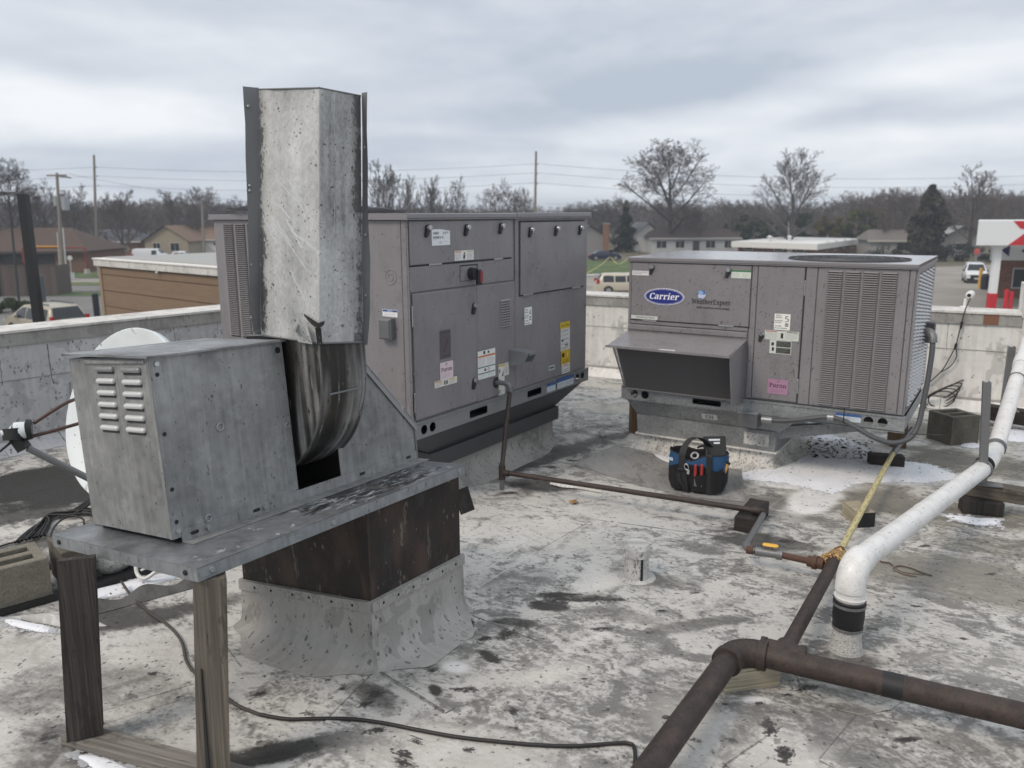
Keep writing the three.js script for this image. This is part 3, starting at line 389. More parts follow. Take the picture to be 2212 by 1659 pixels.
function roofAlb(x, z) {
  const ca = 0.93, sa = 0.37, a = x * ca + z * sa, b = -x * sa + z * ca;
  const w = fbm(x * 1.3 + 7, z * 1.3, 3, 0, 501), big = fbm(x * 0.7 + 20, z * 0.7 + 4, 3, 0, 502), mid = fbm(a * 2.6 + w * 2, b * 4.4 + w * 3, 4, 0, 503);
  const wr = fbm(a * 46 + w * 8, b * 84 + w * 10, 3, 0, 504), fine = fbm(x * 130, z * 130, 2, 0, 505);
  const m2 = fbm(a * 6 + w * 5, b * 10 + w * 6, 4, 0, 507), sm = 0.5 + 0.8 * (big - 0.5) + 0.7 * (mid - 0.5) + 0.45 * (m2 - 0.5), w2 = fbm(x * 3.4 + 31, z * 3.4, 3, 0, 508), w3 = fbm(x * 3.4 + 7, z * 3.4 + 55, 3, 0, 509), sw = fbm(a * 11 + w2 * 9, b * 20 + w3 * 9, 4, 0, 510), gr = 0.36 * wr + 0.24 * fine + 0.40 * (0.5 + 1.5 * (sw - 0.5));
  const grime = sst(0.42, 0.66, 0.5 * mid + 0.5 * m2 + 0.3 * (0.5 - big)), pth = 0.37 + 0.17 * grime - 0.16 * (sm - 0.5);
  let g = lerp(0.18, 0.52, sst(pth - 0.17, pth + 0.15, gr)) * (0.84 + 0.32 * sm), warm = 0.925;
  const jx = (w - 0.5) * 0.6 + (mid - 0.5) * 0.35 + (m2 - 0.5) * 0.3;
  for (const s of blobs) {
    const dx = x - s[0], dz = z - s[1]; if (dx * dx + dz * dz > 3.4 * Math.max(s[2] * s[2], s[3] * s[3])) continue;
    const u = (dx * s[4] + dz * s[5]) / s[2], v = (-dx * s[5] + dz * s[4]) / s[3], r = Math.sqrt(u * u + v * v) + jx * 1.5;
    const cov = s[7] * (1 - sst(0.25, 1.35, r)); if (cov <= 0) continue;
    const t = sst(-0.16, 0.46, cov - gr * 0.62), tgt = s[6] < 0.3 ? s[6] * 0.8 : s[6] * 1.05;
    g = lerp(g, tgt * (0.6 + 0.3 * mid + 0.5 * gr), t); warm = lerp(warm, s[8] * 0.90, t);
  }
  const pit = fbm(x * 46 + 3, z * 52, 3, 0, 506); if (pit > 0.74) g *= 1 - 0.7 * sst(0.74, 0.82, pit);
  g = clamp(g, 0.02, 0.8);
  return [g, g * lerp(0.955, 1, (warm - 0.85) / 0.15), g * warm];
}
const MARKS = [[1190, 1285, 0.05, 0.02, 0.1], [1240, 1284, 0.07, 0.015, 0.1], [1200, 1298, 0.06, 0.03, 0.2], [1165, 1300, 0.04, 0.02, 0], [1094, 1370, 0.04, 0.03, 0.6], [1080, 1345, 0.05, 0.015, -0.3], [945, 1391, 0.03, 0.035, 1.2], [965, 1380, 0.015, 0.04, 1.2], [932, 1445, 0.014, 0.03, 1.3], [1015, 1491, 0.035, 0.018, 0], [985, 1490, 0.03, 0.012, 0.2], [807, 1499, 0.04, 0.025, 0.4], [790, 1520, 0.03, 0.015, 0.6], [741, 1487, 0.018, 0.011, 0.3], [662, 1541, 0.02, 0.012, 0.2], [812, 1576, 0.035, 0.015, 0], [558, 1499, 0.035, 0.016, 0.5], [870, 1640, 0.02, 0.05, 1.1], [900, 1600, 0.008, 0.04, 1.1], [1111, 1537, 0.02, 0.02, 0.5], [590, 1640, 0.08, 0.022, 0.35], [620, 1628, 0.05, 0.014, 0.4], [1050, 1380, 0.035, 0.02, 0.4], [1013, 1345, 0.02, 0.03, 1.0], [1000, 1360, 0.015, 0.03, 1.0], [1300, 1360, 0.05, 0.012, 0.1], [1425, 1320, 0.03, 0.012, 0], [1590, 1460, 0.02, 0.01, 0], [1700, 1500, 0.02, 0.01, 0], [1740, 1490, 0.04, 0.02, 0.3], [1640, 1520, 0.03, 0.012, 0.2], [1880, 1475, 0.03, 0.012, 0.4], [1950, 1600, 0.05, 0.015, 0.1], [1690, 1620, 0.06, 0.03, 1.0], [1660, 1570, 0.04, 0.03, 1.0], [1580, 1600, 0.02, 0.012, 0], [1500, 1600, 0.025, 0.014, 0], [1440, 1550, 0.02, 0.012, 0], [1010, 1620, 0.02, 0.012, 0], [690, 1380, 0.02, 0.012, 0], [330, 1455, 0.02, 0.012, 0], [105, 1590, 0.04, 0.02, 0.4], [210, 1565, 0.03, 0.012, 0], [450, 1620, 0.04, 0.03, 0.5], [190, 1615, 0.05, 0.02, 0.4], [1100, 1065, 0.05, 0.02, 0.3], [1130, 1048, 0.05, 0.03, 0.3], [1190, 1010, 0.06, 0.03, -0.4], [1240, 995, 0.06, 0.02, -0.4], [1290, 985, 0.05, 0.012, 0.1], [1180, 940, 0.05, 0.012, 0.3], [1640, 1195, 0.06, 0.03, 0.4], [1700, 1170, 0.06, 0.02, 0.4], [1595, 1140, 0.06, 0.03, 0.4], [1690, 1125, 0.04, 0.02, 0.3], [1650, 1020, 0.06, 0.014, 0.2], [1850, 1190, 0.03, 0.01, 0.3], [2000, 1180, 0.04, 0.012, 0.4], [2140, 1240, 0.04, 0.01, 0.3], [1980, 1310, 0.02, 0.01, 0], [2080, 1380, 0.02, 0.01, 0], [1850, 1345, 0.02, 0.008, 0.3], [1500, 1280, 0.03, 0.01, 0.3]];
const SMEARS = [[[[1334, 1440], [1390, 1418], [1440, 1395]], 0.05, 0.35, 0.13], [[[1318, 1484], [1400, 1470], [1464, 1452]], 0.06, 0.3, 0.14], [[[1300, 1240], [1370, 1205], [1430, 1200], [1490, 1240], [1500, 1275]], 0.05, 0.28, 0.14], [[[1230, 1330], [1320, 1310], [1420, 1330], [1520, 1370]], 0.05, 0.25, 0.16], [[[1060, 1330], [1160, 1350], [1260, 1340], [1330, 1315]], 0.05, 0.3, 0.14], [[[1100, 1200], [1180, 1180], [1280, 1140], [1360, 1120]], 0.06, 0.3, 0.16], [[[1040, 1270], [1120, 1230], [1210, 1180], [1290, 1120]], 0.04, 0.25, 0.15], [[[1010, 1190], [1100, 1150], [1200, 1100]], 0.05, 0.25, 0.17], [[[1480, 1180], [1560, 1190], [1640, 1240], [1720, 1260]], 0.09, 0.3, 0.15], [[[880, 1560], [960, 1530], [1060, 1500], [1140, 1440]], 0.03, 0.3, 0.15], [[[700, 1620], [820, 1600], [940, 1640]], 0.04, 0.3, 0.14], [[[1190, 1659], [1260, 1600], [1330, 1520], [1420, 1480]], 0.03, 0.3, 0.15], [[[1160, 1532], [1203, 1470]], 0.012, 0.6, 0.08], [[[1252, 1221], [1265, 1245], [1277, 1266]], 0.008, 0.7, 0.06], [[[1560, 1620], [1640, 1540], [1700, 1480]], 0.07, 0.35, 0.13], [[[1750, 1600], [1850, 1540], [1960, 1560]], 0.08, 0.3, 0.15], [[[1900, 1470], [1960, 1520], [1900, 1640]], 0.05, 0.3, 0.14], [[[2000, 1520], [2100, 1560], [2212, 1610]], 0.05, 0.35, 0.13], [[[1500, 1330], [1580, 1300], [1650, 1290]], 0.05, 0.25, 0.16], [[[60, 1460], [180, 1430], [300, 1440]], 0.07, 0.25, 0.17], [[[200, 1545], [300, 1500], [420, 1470]], 0.02, 0.4, 0.12], [[[220, 1590], [320, 1560], [420, 1590]], 0.06, 0.3, 0.15], [[[1860, 1140], [1960, 1150], [2060, 1190], [2160, 1210]], 0.08, 0.3, 0.15], [[[1900, 1250], [2040, 1290], [2190, 1350]], 0.07, 0.25, 0.17], [[[1180, 900], [1260, 915], [1330, 900]], 0.06, 0.35, 0.15], [[[1290, 860], [1320, 900], [1340, 940]], 0.06, 0.3, 0.16], [[[1200, 1420], [1280, 1380], [1340, 1360]], 0.04, 0.5, 0.62], [[[1250, 1270], [1290, 1230], [1300, 1180]], 0.07, 0.6, 0.60], [[[900, 1650], [1000, 1600], [1100, 1560]], 0.05, 0.4, 0.58], [[[1480, 1640], [1560, 1560], [1600, 1520]], 0.05, 0.4, 0.58], [[[2000, 1480], [2100, 1500], [2212, 1540]], 0.05, 0.35, 0.56]];
function roofTex(x0, x1, z0, z1, w, h, specks) {
  const t = new Tx(w, h).fill((u, v) => roofAlb(lerp(x0, x1, u), lerp(z1, z0, v)));
  const k = w / (x1 - x0);
  t.spots(specks, 0.7, 0.007 * k, [0.03, 0.028, 0.027], { asp: 1.7, da: 1.5, a: 0.9, rough: 1.3, pw: 4 }).spots(specks / 60, 0.006 * k, 0.024 * k, [0.035, 0.032, 0.03], { asp: 2.4, da: 0.8, a: 0.9, rough: 1.5, pw: 2.5 }).spots(specks / 9, 0.8, 0.006 * k, [0.62, 0.61, 0.6], { asp: 2, a: 0.6 });
  for (const [px, py, a, b, an] of MARKS) { const p = onY(px, py), cx = (p.x - x0) * k, cy = (z1 - p.z) * h / (z1 - z0); if (cx < -60 || cy < -60 || cx > w + 60 || cy > h + 60) continue; for (let i = 0; i < 7; i++) { const X = Math.round(cx + rr(-1, 1) * a * k * 0.6 * Math.cos(an)), Y = Math.round(cy + rr(-1, 1) * b * k * 0.6 + rr(-1, 1) * a * k * 0.6 * Math.sin(an)); if (X < 30 || Y < 30 || X > w - 31 || Y > h - 31) continue; t.spot(X, Y, Math.min(19, a * k * rr(0.3, 0.7)), Math.min(19, b * k * rr(0.3, 0.8)), an, [0.035, 0.032, 0.03], rr(0.5, 0.95), 1.9); } }
  for (const [pts, wd, al, c] of SMEARS) { const P = new THREE.CatmullRomCurve3(pts.map(([x, y]) => onY(x, y))); const n = Math.ceil(P.getLength() * k / 3); for (let i = 0; i <= n; i++) { const p = P.getPoint(i / n), X = Math.round((p.x - x0) * k + rr(-1, 1) * wd * k * 0.5), Y = Math.round((z1 - p.z) * h / (z1 - z0) + rr(-1, 1) * wd * k * 0.5), r = Math.min(14, wd * k * rr(0.15, 0.5)); if (X < 22 || Y < 22 || X > w - 23 || Y > h - 23) continue; if (vn(i * 0.05, 3, 0, 9) < 0.25) continue; t.spot(X, Y, r * 1.6, r, rr(0, 3), [c, c * 0.97, c * 0.93], al * rr(0.3, 1), 1.9); } }
  const L = (ax0, ay0, bx0, by0, wd, col, a) => { const A = onY(ax0, ay0), B = onY(bx0, by0), q = (p) => [(p.x - x0) * k, (z1 - p.z) * h / (z1 - z0)]; const [x, y] = q(A), [X, Y] = q(B); if (Math.max(x, X) < -200 || Math.min(x, X) > w + 200 || Math.max(y, Y) < -200 || Math.min(y, Y) > h + 200) return; const n = Math.ceil(Math.hypot(X - x, Y - y)); const r = Math.max(0.8, wd * k); for (let i = 0; i < n; i += Math.max(1, r * 0.6)) { const s = i / n, cx = Math.round(lerp(x, X, s)), cy = Math.round(lerp(y, Y, s)); if (cx < 2 || cy < 2 || cx > w - 3 || cy > h - 3) continue; t.spot(cx, cy, r, r, 0, col, a * (0.25 + 0.75 * vn(s * 30, 2)), 0.3); } };
  const D = [0.07, 0.066, 0.062], Li = [0.6, 0.59, 0.57];
  L(965, 1080, 1640, 1170, 0.006, D, 0.8); L(1640, 1150, 2212, 1300, 0.006, D, 0.85); L(130 / 1 + 920, 1230, 1320, 1055, 0.005, Li, 0.6); L(1330, 1095, 1160, 1190, 0.004, D, 0.5); L(1160, 1190, 1030, 1270, 0.004, Li, 0.6);
  L(810, 1450, 700, 1560, 0.006, D, 0.8); L(815, 1450, 960, 1540, 0.005, D, 0.8); L(1020, 1330, 1160, 1385, 0.005, D, 0.8); L(1430, 1560, 1500, 1620, 0.004, D, 0.6); L(1690, 1570, 1560, 1659, 0.005, D, 0.6); L(1850, 1545, 1770, 1640, 0.004, D, 0.5); L(200, 1545, 420, 1480, 0.004, D, 0.6); L(520, 1440, 490, 1400, 0.004, D, 0.7);
  L(1280, 1180, 1390, 1250, 0.003, D, 0.5); L(1640, 1110, 1800, 1000, 0.006, Li, 0.5); L(1540, 870, 1250, 920, 0.005, D, 0.4); L(1150, 1010, 1330, 900, 0.005, D, 0.5);
  return t.done(x1 - x0, z1 - z0, [x0, -z1]);
}
const bumpRoof = grayTex(512, 512, (u, v) => 0.6 * fbm(u * 20, v * 36, 3, 0, 521) + 0.4 * fbm(u * 70, v * 70, 2, 70, 522), 1.0);
const roofMat = (map) => std({ map, roughness: 0.74, bumpMap: bumpRoof, bumpScale: 0.006 });
const flat = (pts, y) => { const g = new THREE.ShapeGeometry(new THREE.Shape(pts.map(([x, z]) => new THREE.Vector2(x, -z)))); g.rotateX(-Math.PI / 2); g.translate(0, y, 0); return g; };   // uv = (x, -z)
const leftAt = (z) => LA.clone().addScaledVector(wallLeftD, (z - LA.z) / wallLeftD.z);
const ZN = -4.5, E1 = wallBackA.clone().addScaledVector(wallBackD, 9.5);
{
  const roof = new THREE.Group(); roof.name = 'roof'; roof.userData.kind = 'structure'; scene.add(roof);
  const nearMat = roofMat(roofTex(-3.1, 3.1, ZN, -1.2, 2048, 1100, 1300)); M.roofNear = nearMat; M.roofNearDark = nearMat.clone(); M.roofNearDark.color.setRGB(0.86, 0.85, 0.84);
  solid('membrane_sheet', flat([[-3.1, ZN], [-3.1, -1.2], [3.1, -1.2], [3.1, ZN]], 0), nearMat, null, roof);
  const lap = (x0, y0, x1, y1, w) => { const A = onY(x0, y0), B = onY(x1, y1), d = B.clone().sub(A).normalize(), s = V(-d.z, 0, d.x).multiplyScalar(w); const n = 24, q = []; for (let i = 0; i < n; i++) { const P = (t, k) => A.clone().lerp(B, t).addScaledVector(s, k * (1 + 0.10 * (fbm(t * 9, k + x0, 2) - 0.5))).add(V(0, k ? 0.0012 : 0.0045 + 0.003 * fbm(t * 14, 3, 2), 0)), Z = (t) => A.clone().lerp(B, t).add(V(0, 0.0005, 0)).addScaledVector(s, -0.004); const a = i / n, b = (i + 1) / n; q.push([Z(a), Z(b), P(b, 0), P(a, 0)], [P(a, 0), P(b, 0), P(b, 1), P(a, 1)]); } const g = polyGeo(q), p = g.attributes.position, uv = g.attributes.uv; for (let i = 0; i < p.count; i++) uv.setXY(i, p.getX(i), -p.getZ(i)); solid('lap_seam', g, nearMat, null, roof); };
  lap(1640, 1152, 2200, 1297, 0.10); lap(1010, 1200, 1170, 1145, 0.08); lap(200, 1545, 420, 1478, 0.08); lap(700, 1563, 808, 1452, 0.05); lap(962, 1542, 815, 1452, 0.05); lap(1560, 1650, 1690, 1572, 0.08); lap(1770, 1645, 1850, 1548, 0.05);
  const l = leftAt(ZN);
  solid('membrane_sheet', flat([[l.x, ZN], [E1.x, ZN], [E1.x, Math.min(E1.z, ZN - 0.01)], [K.x, K.z]], 0), roofMat(roofTex(-6.5, 8, -11.5, ZN, 2048, 990, 2000)), null, roof);
  const gen = coat(0.36, 1500, 6, 541, [1, 0.985, 0.955], 2.5); const l3 = leftAt(3);
  solid('membrane_sheet', [flat([[l.x, ZN], [l3.x, 3], [-3.1, 3], [-3.1, ZN]], 0), flat([[-3.1, -1.2], [-3.1, 3], [E1.x, 3], [E1.x, -1.2]], 0), flat([[3.1, ZN], [3.1, -1.2], [E1.x, -1.2], [E1.x, ZN]], 0)], gen, null, roof);
}
// parapets: wall down to the street, projecting coping with a pale top
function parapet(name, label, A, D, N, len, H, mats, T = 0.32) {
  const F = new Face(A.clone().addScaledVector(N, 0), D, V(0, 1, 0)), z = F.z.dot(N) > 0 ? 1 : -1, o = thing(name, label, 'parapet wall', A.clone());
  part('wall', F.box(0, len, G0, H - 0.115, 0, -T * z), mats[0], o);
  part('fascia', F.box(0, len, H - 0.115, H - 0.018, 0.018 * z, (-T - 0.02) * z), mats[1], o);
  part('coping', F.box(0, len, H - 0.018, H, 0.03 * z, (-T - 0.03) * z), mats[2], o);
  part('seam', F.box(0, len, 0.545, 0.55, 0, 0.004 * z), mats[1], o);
  part('base_flashing', F.box(0, len, 0.085, 0.105, 0, 0.012 * z), mats[1], o);
  part('cant_strip', F.g(boxUV(polyGeo([[V(0, 0.003, 0.16 * z), V(len, 0.003, 0.16 * z), V(len, 0.085, 0.008 * z), V(0, 0.085, 0.008 * z)], [V(0, 0.003, 0.16 * z), V(0, 0.085, 0.008 * z), V(0, 0.003, 0.0)], [V(len, 0.003, 0.16 * z), V(len, 0.003, 0), V(len, 0.085, 0.008 * z)]]))), mats[0], o);
  return { o, F, z };
}
{
  const L0 = leftAt(3), len = K.clone().sub(L0).length();
  parapet('parapet_wall', 'stained grey parapet wall with grey coping behind the satellite dish', L0, wallLeftD, wallLeftN, len, HL, [M.coatWall, M.cap, M.capTop]);
  const b = parapet('parapet_wall', 'white coated parapet wall with beige coping behind the two rooftop units', K, wallBackD, wallBackN, wallBackA.clone().addScaledVector(wallBackD, 9.5).sub(K).length(), HB, [M.coatClean, M.cap, M.capTop]);
  // sheet joints and rust stained coping lap
  const xAt = (p) => p.clone().sub(K).dot(wallBackD), xs = [xAt(wallBackA) + 0.32, xAt(wallBackA) + 2.2, xAt(wallBackA) + 4.7];
  for (const x of xs) part('sheet_joint', b.F.box(x, x + 0.05, 0.11, HB - 0.12, 0, 0.003), M.coatClean, b.o);
  const xr = xAt(onY(2140, 690, 0.83)); part('coping_lap', b.F.box(xr - 0.06, xr + 0.06, HB - 0.113, HB - 0.02, 0.019, 0.021), std({ color: new THREE.Color(0.20, 0.10, 0.06), roughness: 0.7 }), b.o);
  // taller pier at the right end
  const xp = xAt(onY(2197, 660, HB)), o = thing('wall_pier', 'taller white pier at the right end of the white parapet', 'pier', b.F.P(xp + 0.3, 0, 0));
  part('shaft', b.F.box(xp, xp + 0.6, 0, 1.13, 0.045, -0.4, 0.006), M.coatClean, o); part('pier_cap', b.F.box(xp - 0.012, xp + 0.612, 0.86, 1.15, 0.06, -0.42, 0.02), M.capTop, o);
}
// thin patches welded on the roof
function patch(label, pts, mat) { const ps = pts.map(([x, y]) => onY(x, y)); const c = ps.reduce((s, p) => s.add(p), V()).multiplyScalar(1 / ps.length); const o = thing('roof_patch', label, 'membrane patch', c); const s = new THREE.Shape(ps.map((p) => new THREE.Vector2(p.x, -p.z))); const g = new THREE.ExtrudeGeometry(s, { depth: 0.0035, bevelEnabled: false }); g.rotateX(-Math.PI / 2); g.translate(0, 0.0015, 0); part('sheet', g, mat, o); return o; }
// ---------- rooftop units ----------
const up = V(0, 1, 0);
const latchBack = (() => { const s = new THREE.Shape(); s.absarc(0, 0, 0.021, 0.3, Math.PI - 0.3); s.lineTo(-0.012, -0.045); s.absarc(0, -0.045, 0.012, Math.PI, Math.PI * 2); s.closePath(); return new THREE.ExtrudeGeometry(s, { depth: 0.012, bevelEnabled: true, bevelSize: 0.003, bevelThickness: 0.003, bevelSegments: 2 }); })();
const latchKnob = new THREE.CylinderGeometry(0.012, 0.015, 0.016, 20).rotateX(Math.PI / 2).translate(0, 0.002, 0.02);
M.latch = std({ color: new THREE.Color(0.025, 0.024, 0.026), roughness: 0.45 });
function latch(F, x, y, parent, rz = 0.25) { const b = piece('latch', latchBack, M.latch, parent, F.m(x, y, 0.004, rz, 0.8, 0.9, 1)); piece('latch_knob', latchKnob, M.chrome, b, F.m(x, y + 0.002, 0.004, rz, 1.2, 1.2, 1)); return b; }
function louverGeo(w, h, d) {   // stamped louvre: rounded hood open below
  const n = 5, q = []; const prof = []; for (let i = 0; i <= n; i++) { const t = i / n; prof.push([h * (0.5 - t), d * Math.sin(t * Math.PI * 0.5)]); } prof.push([-h * 0.5, d * 0.55]);
  const e = h * 0.6; for (let i = 0; i + 1 < prof.length; i++) { const [y0, z0] = prof[i], [y1, z1] = prof[i + 1]; q.push([V(-w / 2 + e, y1, z1), V(w / 2 - e, y1, z1), V(w / 2 - e, y0, z0), V(-w / 2 + e, y0, z0)]); q.push([V(w / 2 - e, y1, z1), V(w / 2, y1, 0), V(w / 2, y0, 0), V(w / 2 - e, y0, z0)]); q.push([V(-w / 2, y1, 0), V(-w / 2 + e, y1, z1), V(-w / 2 + e, y0, z0), V(-w / 2, y0, 0)]); }
  return boxUV(polyGeo(q));
}
function screws(F, list, parent, r = 0.0075) { const g = list.map(([x, y]) => new THREE.CylinderGeometry(r * 0.8, r, 0.006, 8).rotateX(Math.PI / 2).translate(x, y, 0.006)); part('screws', g.map((k) => F.g(k)), M.screw, parent, 'stuff'); }
function hinge(F, x, y, w, h, parent) { part('hinge', F.box(x - w / 2, x + w / 2, y - h / 2, y + h / 2, 0.003, 0.012, 0.003), M.chrome, parent); }
const U1 = { n: V(-0.595, 1.754, -4.699), u: V(Math.cos(0.981), 0, -Math.sin(0.981)), v: V(-Math.sin(0.981), 0, -Math.cos(0.981)), a: 2.135, b: 1.732 };
const U2 = { n: V(0.868, 1.438, -5.988), u: V(Math.cos(-0.558), 0, Math.sin(0.558)), v: V(Math.sin(0.558), 0, -Math.cos(0.558)), a: 1.895, b: 1.18 };
const R1F = new Face(U1.n, U1.u, up), R1L = new Face(U1.n, U1.v.clone().negate(), up), R2F = new Face(U2.n, U2.u, up), R2S = new Face(U2.n.clone().addScaledVector(U2.u, U2.a), U2.v, up);
function fanGuard(F, x, z, y, r, parent, dome) {
  const g = []; for (let k = 1; k <= 7; k++) { const t = new THREE.TorusGeometry(r * k / 7, 0.004, 6, 40); t.rotateX(Math.PI / 2); t.translate(x, y + dome * (1 - (k / 7) ** 2), z); g.push(t); }
  for (let k = 0; k < 8; k++) { const a = k * Math.PI / 4 + 0.2; const b = new THREE.BoxGeometry(2 * r, 0.006, 0.006); if (k < 4) { b.rotateY(a); b.translate(x, y + dome * 0.3 - 0.002, z); g.push(b); } }
  part('fan_guard', g.map((k) => F.g(k)), M.adaptDark, parent);
  part('fan_hub', F.g(new THREE.CylinderGeometry(0.09, 0.09, 0.01 + dome, 20).translate(x, y + dome * 0.5, z)), M.rubber, parent);
  part('fan_opening', F.g(new THREE.CylinderGeometry(r, r, 0.006, 40).translate(x, y - 0.006, z)), M.fanMesh ??= std({ color: new THREE.Color(0.075, 0.073, 0.077), roughness: 0.35, metalness: 0.2 }), parent);
}
// --- taller unit ---
{
  const F = R1F, L = R1L, o = thing('rooftop_unit', 'tall mauve grey packaged rooftop unit with red disconnect handle on its mid panel', 'rooftop unit', F.P(1.07, -1.3, -0.87));
  const P = M.paintA;
  part('cabinet', F.box(0.004, 2.131, -1.2, -0.002, -0.004, -1.728), P, o);
  part('lid', F.box(-0.026, 1.105, 0.0, 0.030, 0.024, -1.757, 0.004), M.lid, o); part('lid', F.box(1.108, 2.16, 0.0, 0.033, 0.026, -1.757, 0.004), M.lid, o);
  part('lid_flange', [F.box(-0.03, 2.163, -0.006, 0.0, 0.03, -1.762)], P, o);
  for (const [x0, x1] of [[-0.002, 0.0]]) part('corner_post', F.box(-0.004, 0.0, -1.2, -0.008, 0.006, -0.04), P, o);
  const d1 = part('access_door', F.box(0.008, 1.062, -0.264, -0.012, 0.0, 0.012, 0.004), P, o);
  const d2 = part('control_panel', F.box(0.003, 1.085, -0.42, -0.274, 0.0, 0.007, 0.003), P, o);
  const d3 = part('access_door', F.box(0.022, 0.647, -1.188, -0.430, 0.0, 0.011, 0.004), P, o);
  part('service_panel', F.box(0.652, 1.098, -1.196, -0.430, 0.0, 0.008, 0.003), P, o);
  part('end_frame', F.box(1.106, 2.133, -1.197, -0.004, 0.0, 0.006, 0.003), P, o);
  const d4 = part('access_door', F.box(1.160, 2.068, -0.530, -0.032, 0.006, 0.020, 0.004), P, o);
  part('door_gap', [F.box(0.008, 1.066, -0.274, -0.266, 0.0, 0.002), F.box(1.150, 2.078, -0.540, -0.022, 0.006, 0.0075)], M.paintDark, o);
  for (const [x, y] of [[0.163, -0.056], [0.542, -0.058], [0.921, -0.054]]) latch(new Face(F.P(0, 0, 0.01), F.x, up), x, y, o, -0.35);
  for (const [x, y] of [[1.272, -0.085], [1.624, -0.083], [1.983, -0.083]]) latch(new Face(F.P(0, 0, 0.018), F.x, up), x, y, o, -0.35);
  for (const [x, y] of [[0.613, -0.555], [0.605, -1.046]]) latch(new Face(F.P(0, 0, 0.008), F.x, up), x, y, o, -0.35);
  hinge(F, 0.24, -0.268, 0.12, 0.014, o); hinge(F, 0.90, -0.268, 0.10, 0.014, o); hinge(new Face(F.P(0, 0, 0.008), F.x, up), 1.255, -0.534, 0.12, 0.014, o); hinge(new Face(F.P(0, 0, 0.008), F.x, up), 1.95, -0.534, 0.12, 0.014, o);
  hinge(F, 0.016, -0.56, 0.012, 0.12, o); hinge(F, 0.016, -1.08, 0.012, 0.12, o);
  // disconnect switch in its pressed recess
  part('switch_recess', F.box(0.478, 0.667, -0.388, -0.287, 0.007, 0.009, 0.001), M.paintDark, o); part('switch_plate', F.box(0.482, 0.652, -0.386, -0.296, 0.008, 0.011, 0.002), P, o);
  const kn = part('switch_knob', [F.g(new THREE.CylinderGeometry(0.036, 0.04, 0.045, 24).rotateX(Math.PI / 2).translate(0.588, -0.345, 0.03)), F.box(0.594, 0.632, -0.415, -0.318, 0.045, 0.072, 0.008)], M.latch, o);
  part('red_marking', F.box(0.606, 0.634, -0.398, -0.330, 0.0725, 0.075, 0.001), std({ color: new THREE.Color(0.27, 0.045, 0.045), roughness: 0.5 }), kn);
  // small pressed vent
  const vg = louverGeo(0.130, 0.014, 0.012); for (let k = 0; k < 11; k++) piece('louver', vg, M.paintA, o, F.m(0.977, -0.548 - k * 0.0172, 0.0085));
  part('knockout', [F.box(0.678, 0.700, -1.195, -1.062, 0.008, 0.0105, 0.001)], P, o);
  // stickers
  const S = (k, x0, x1, y0, y1, z = 0.014, c) => decal('sticker', F, k, x0, x1, y0, y1, o, z, c);
  S('ship', 0.202, 0.377, -0.158, -0.062, 0.0145, 'cut'); S('warn', 0.418, 0.617, -0.257, -0.197, 0.0145); S('stack4', 1.219, 1.317, -0.749, -0.625, 0.0085); S('oldPrint', 0.260, 0.366, -0.851, -0.672, 0.0135); S('pinkWhite', 0.254, 0.385, -0.984, -0.872, 0.0135); S('strip', 0.195, 0.421, -1.021, -0.979, 0.015); S('bigwarn', 0.645, 0.846, -1.047, -0.857, 0.0145);
  S('gaslab', 0.890, 0.962, -1.197, -0.982, 0.0105); S('warn', 0.945, 1.012, -1.068, -0.981, 0.0125); S('yellowTop', 1.720, 1.868, -0.838, -0.787, 0.0085); S('tallWhite', 1.728, 1.869, -1.010, -0.838, 0.0085); S('yellowLow', 1.735, 1.872, -1.115, -1.006, 0.0095); S('bigwarn', 1.748, 1.876, -1.190, -1.115, 0.0085); S('plate', 1.556, 1.642, -1.132, -1.097, 0.0085);
  // flue hood
  const hood = polyGeo([[F.P(1.02, -0.896, 0.009), F.P(1.13, -0.896, 0.009), F.P(1.13, -0.905, 0.175), F.P(1.02, -0.905, 0.175)], [F.P(1.02, -0.905, 0.175), F.P(1.13, -0.905, 0.175), F.P(1.13, -0.925, 0.175), F.P(1.02, -0.925, 0.175)], [F.P(1.02, -0.896, 0.009), F.P(1.02, -0.905, 0.175), F.P(1.02, -0.985, 0.13), F.P(1.02, -1.01, 0.009)], [F.P(1.13, -0.896, 0.009), F.P(1.13, -0.905, 0.175), F.P(1.13, -0.985, 0.13), F.P(1.13, -1.01, 0.009)]]);
  part('flue_hood', hood, M.galvPlain, o);
  part('gas_opening', F.g(new THREE.CircleGeometry(0.038, 24).translate(0.862, -1.10, 0.0102)), M.paintDark, o);
  screws(F, [[1.115, -0.10], [1.118, -0.21], [1.112, -0.36], [1.115, -0.50], [1.12, -0.90], [1.12, -1.12], [1.2, -0.018], [1.24, -0.018], [1.5, -0.018], [1.64, -0.018], [1.78, -0.018], [1.95, -0.018], [2.0, -0.018], [2.095, -0.1], [2.095, -0.3], [2.095, -0.45], [2.1, -0.65], [2.1, -0.9], [1.22, -0.555], [1.4, -0.555], [1.55, -0.555], [1.7, -0.555], [1.85, -0.555], [1.98, -0.555], [0.008, -0.3], [0.008, -0.40], [1.07, -0.29], [1.07, -0.40], [0.014, -0.62], [0.014, -0.9], [0.02, -1.15], [0.3, -1.15], [1.08, -0.7], [1.085, -0.95]], o);
  // left end face
  part('end_panel', L.box(-1.29, -0.045, -1.19, -0.008, 0.0, 0.006, 0.003), P, o); part('corner_post', L.box(-0.040, -0.002, -1.19, -0.008, 0.0, 0.009, 0.003), P, o);
  part('coil_panel', L.box(-1.732, -1.30, -1.19, -0.008, 0.0, 0.008, 0.003), P, o);
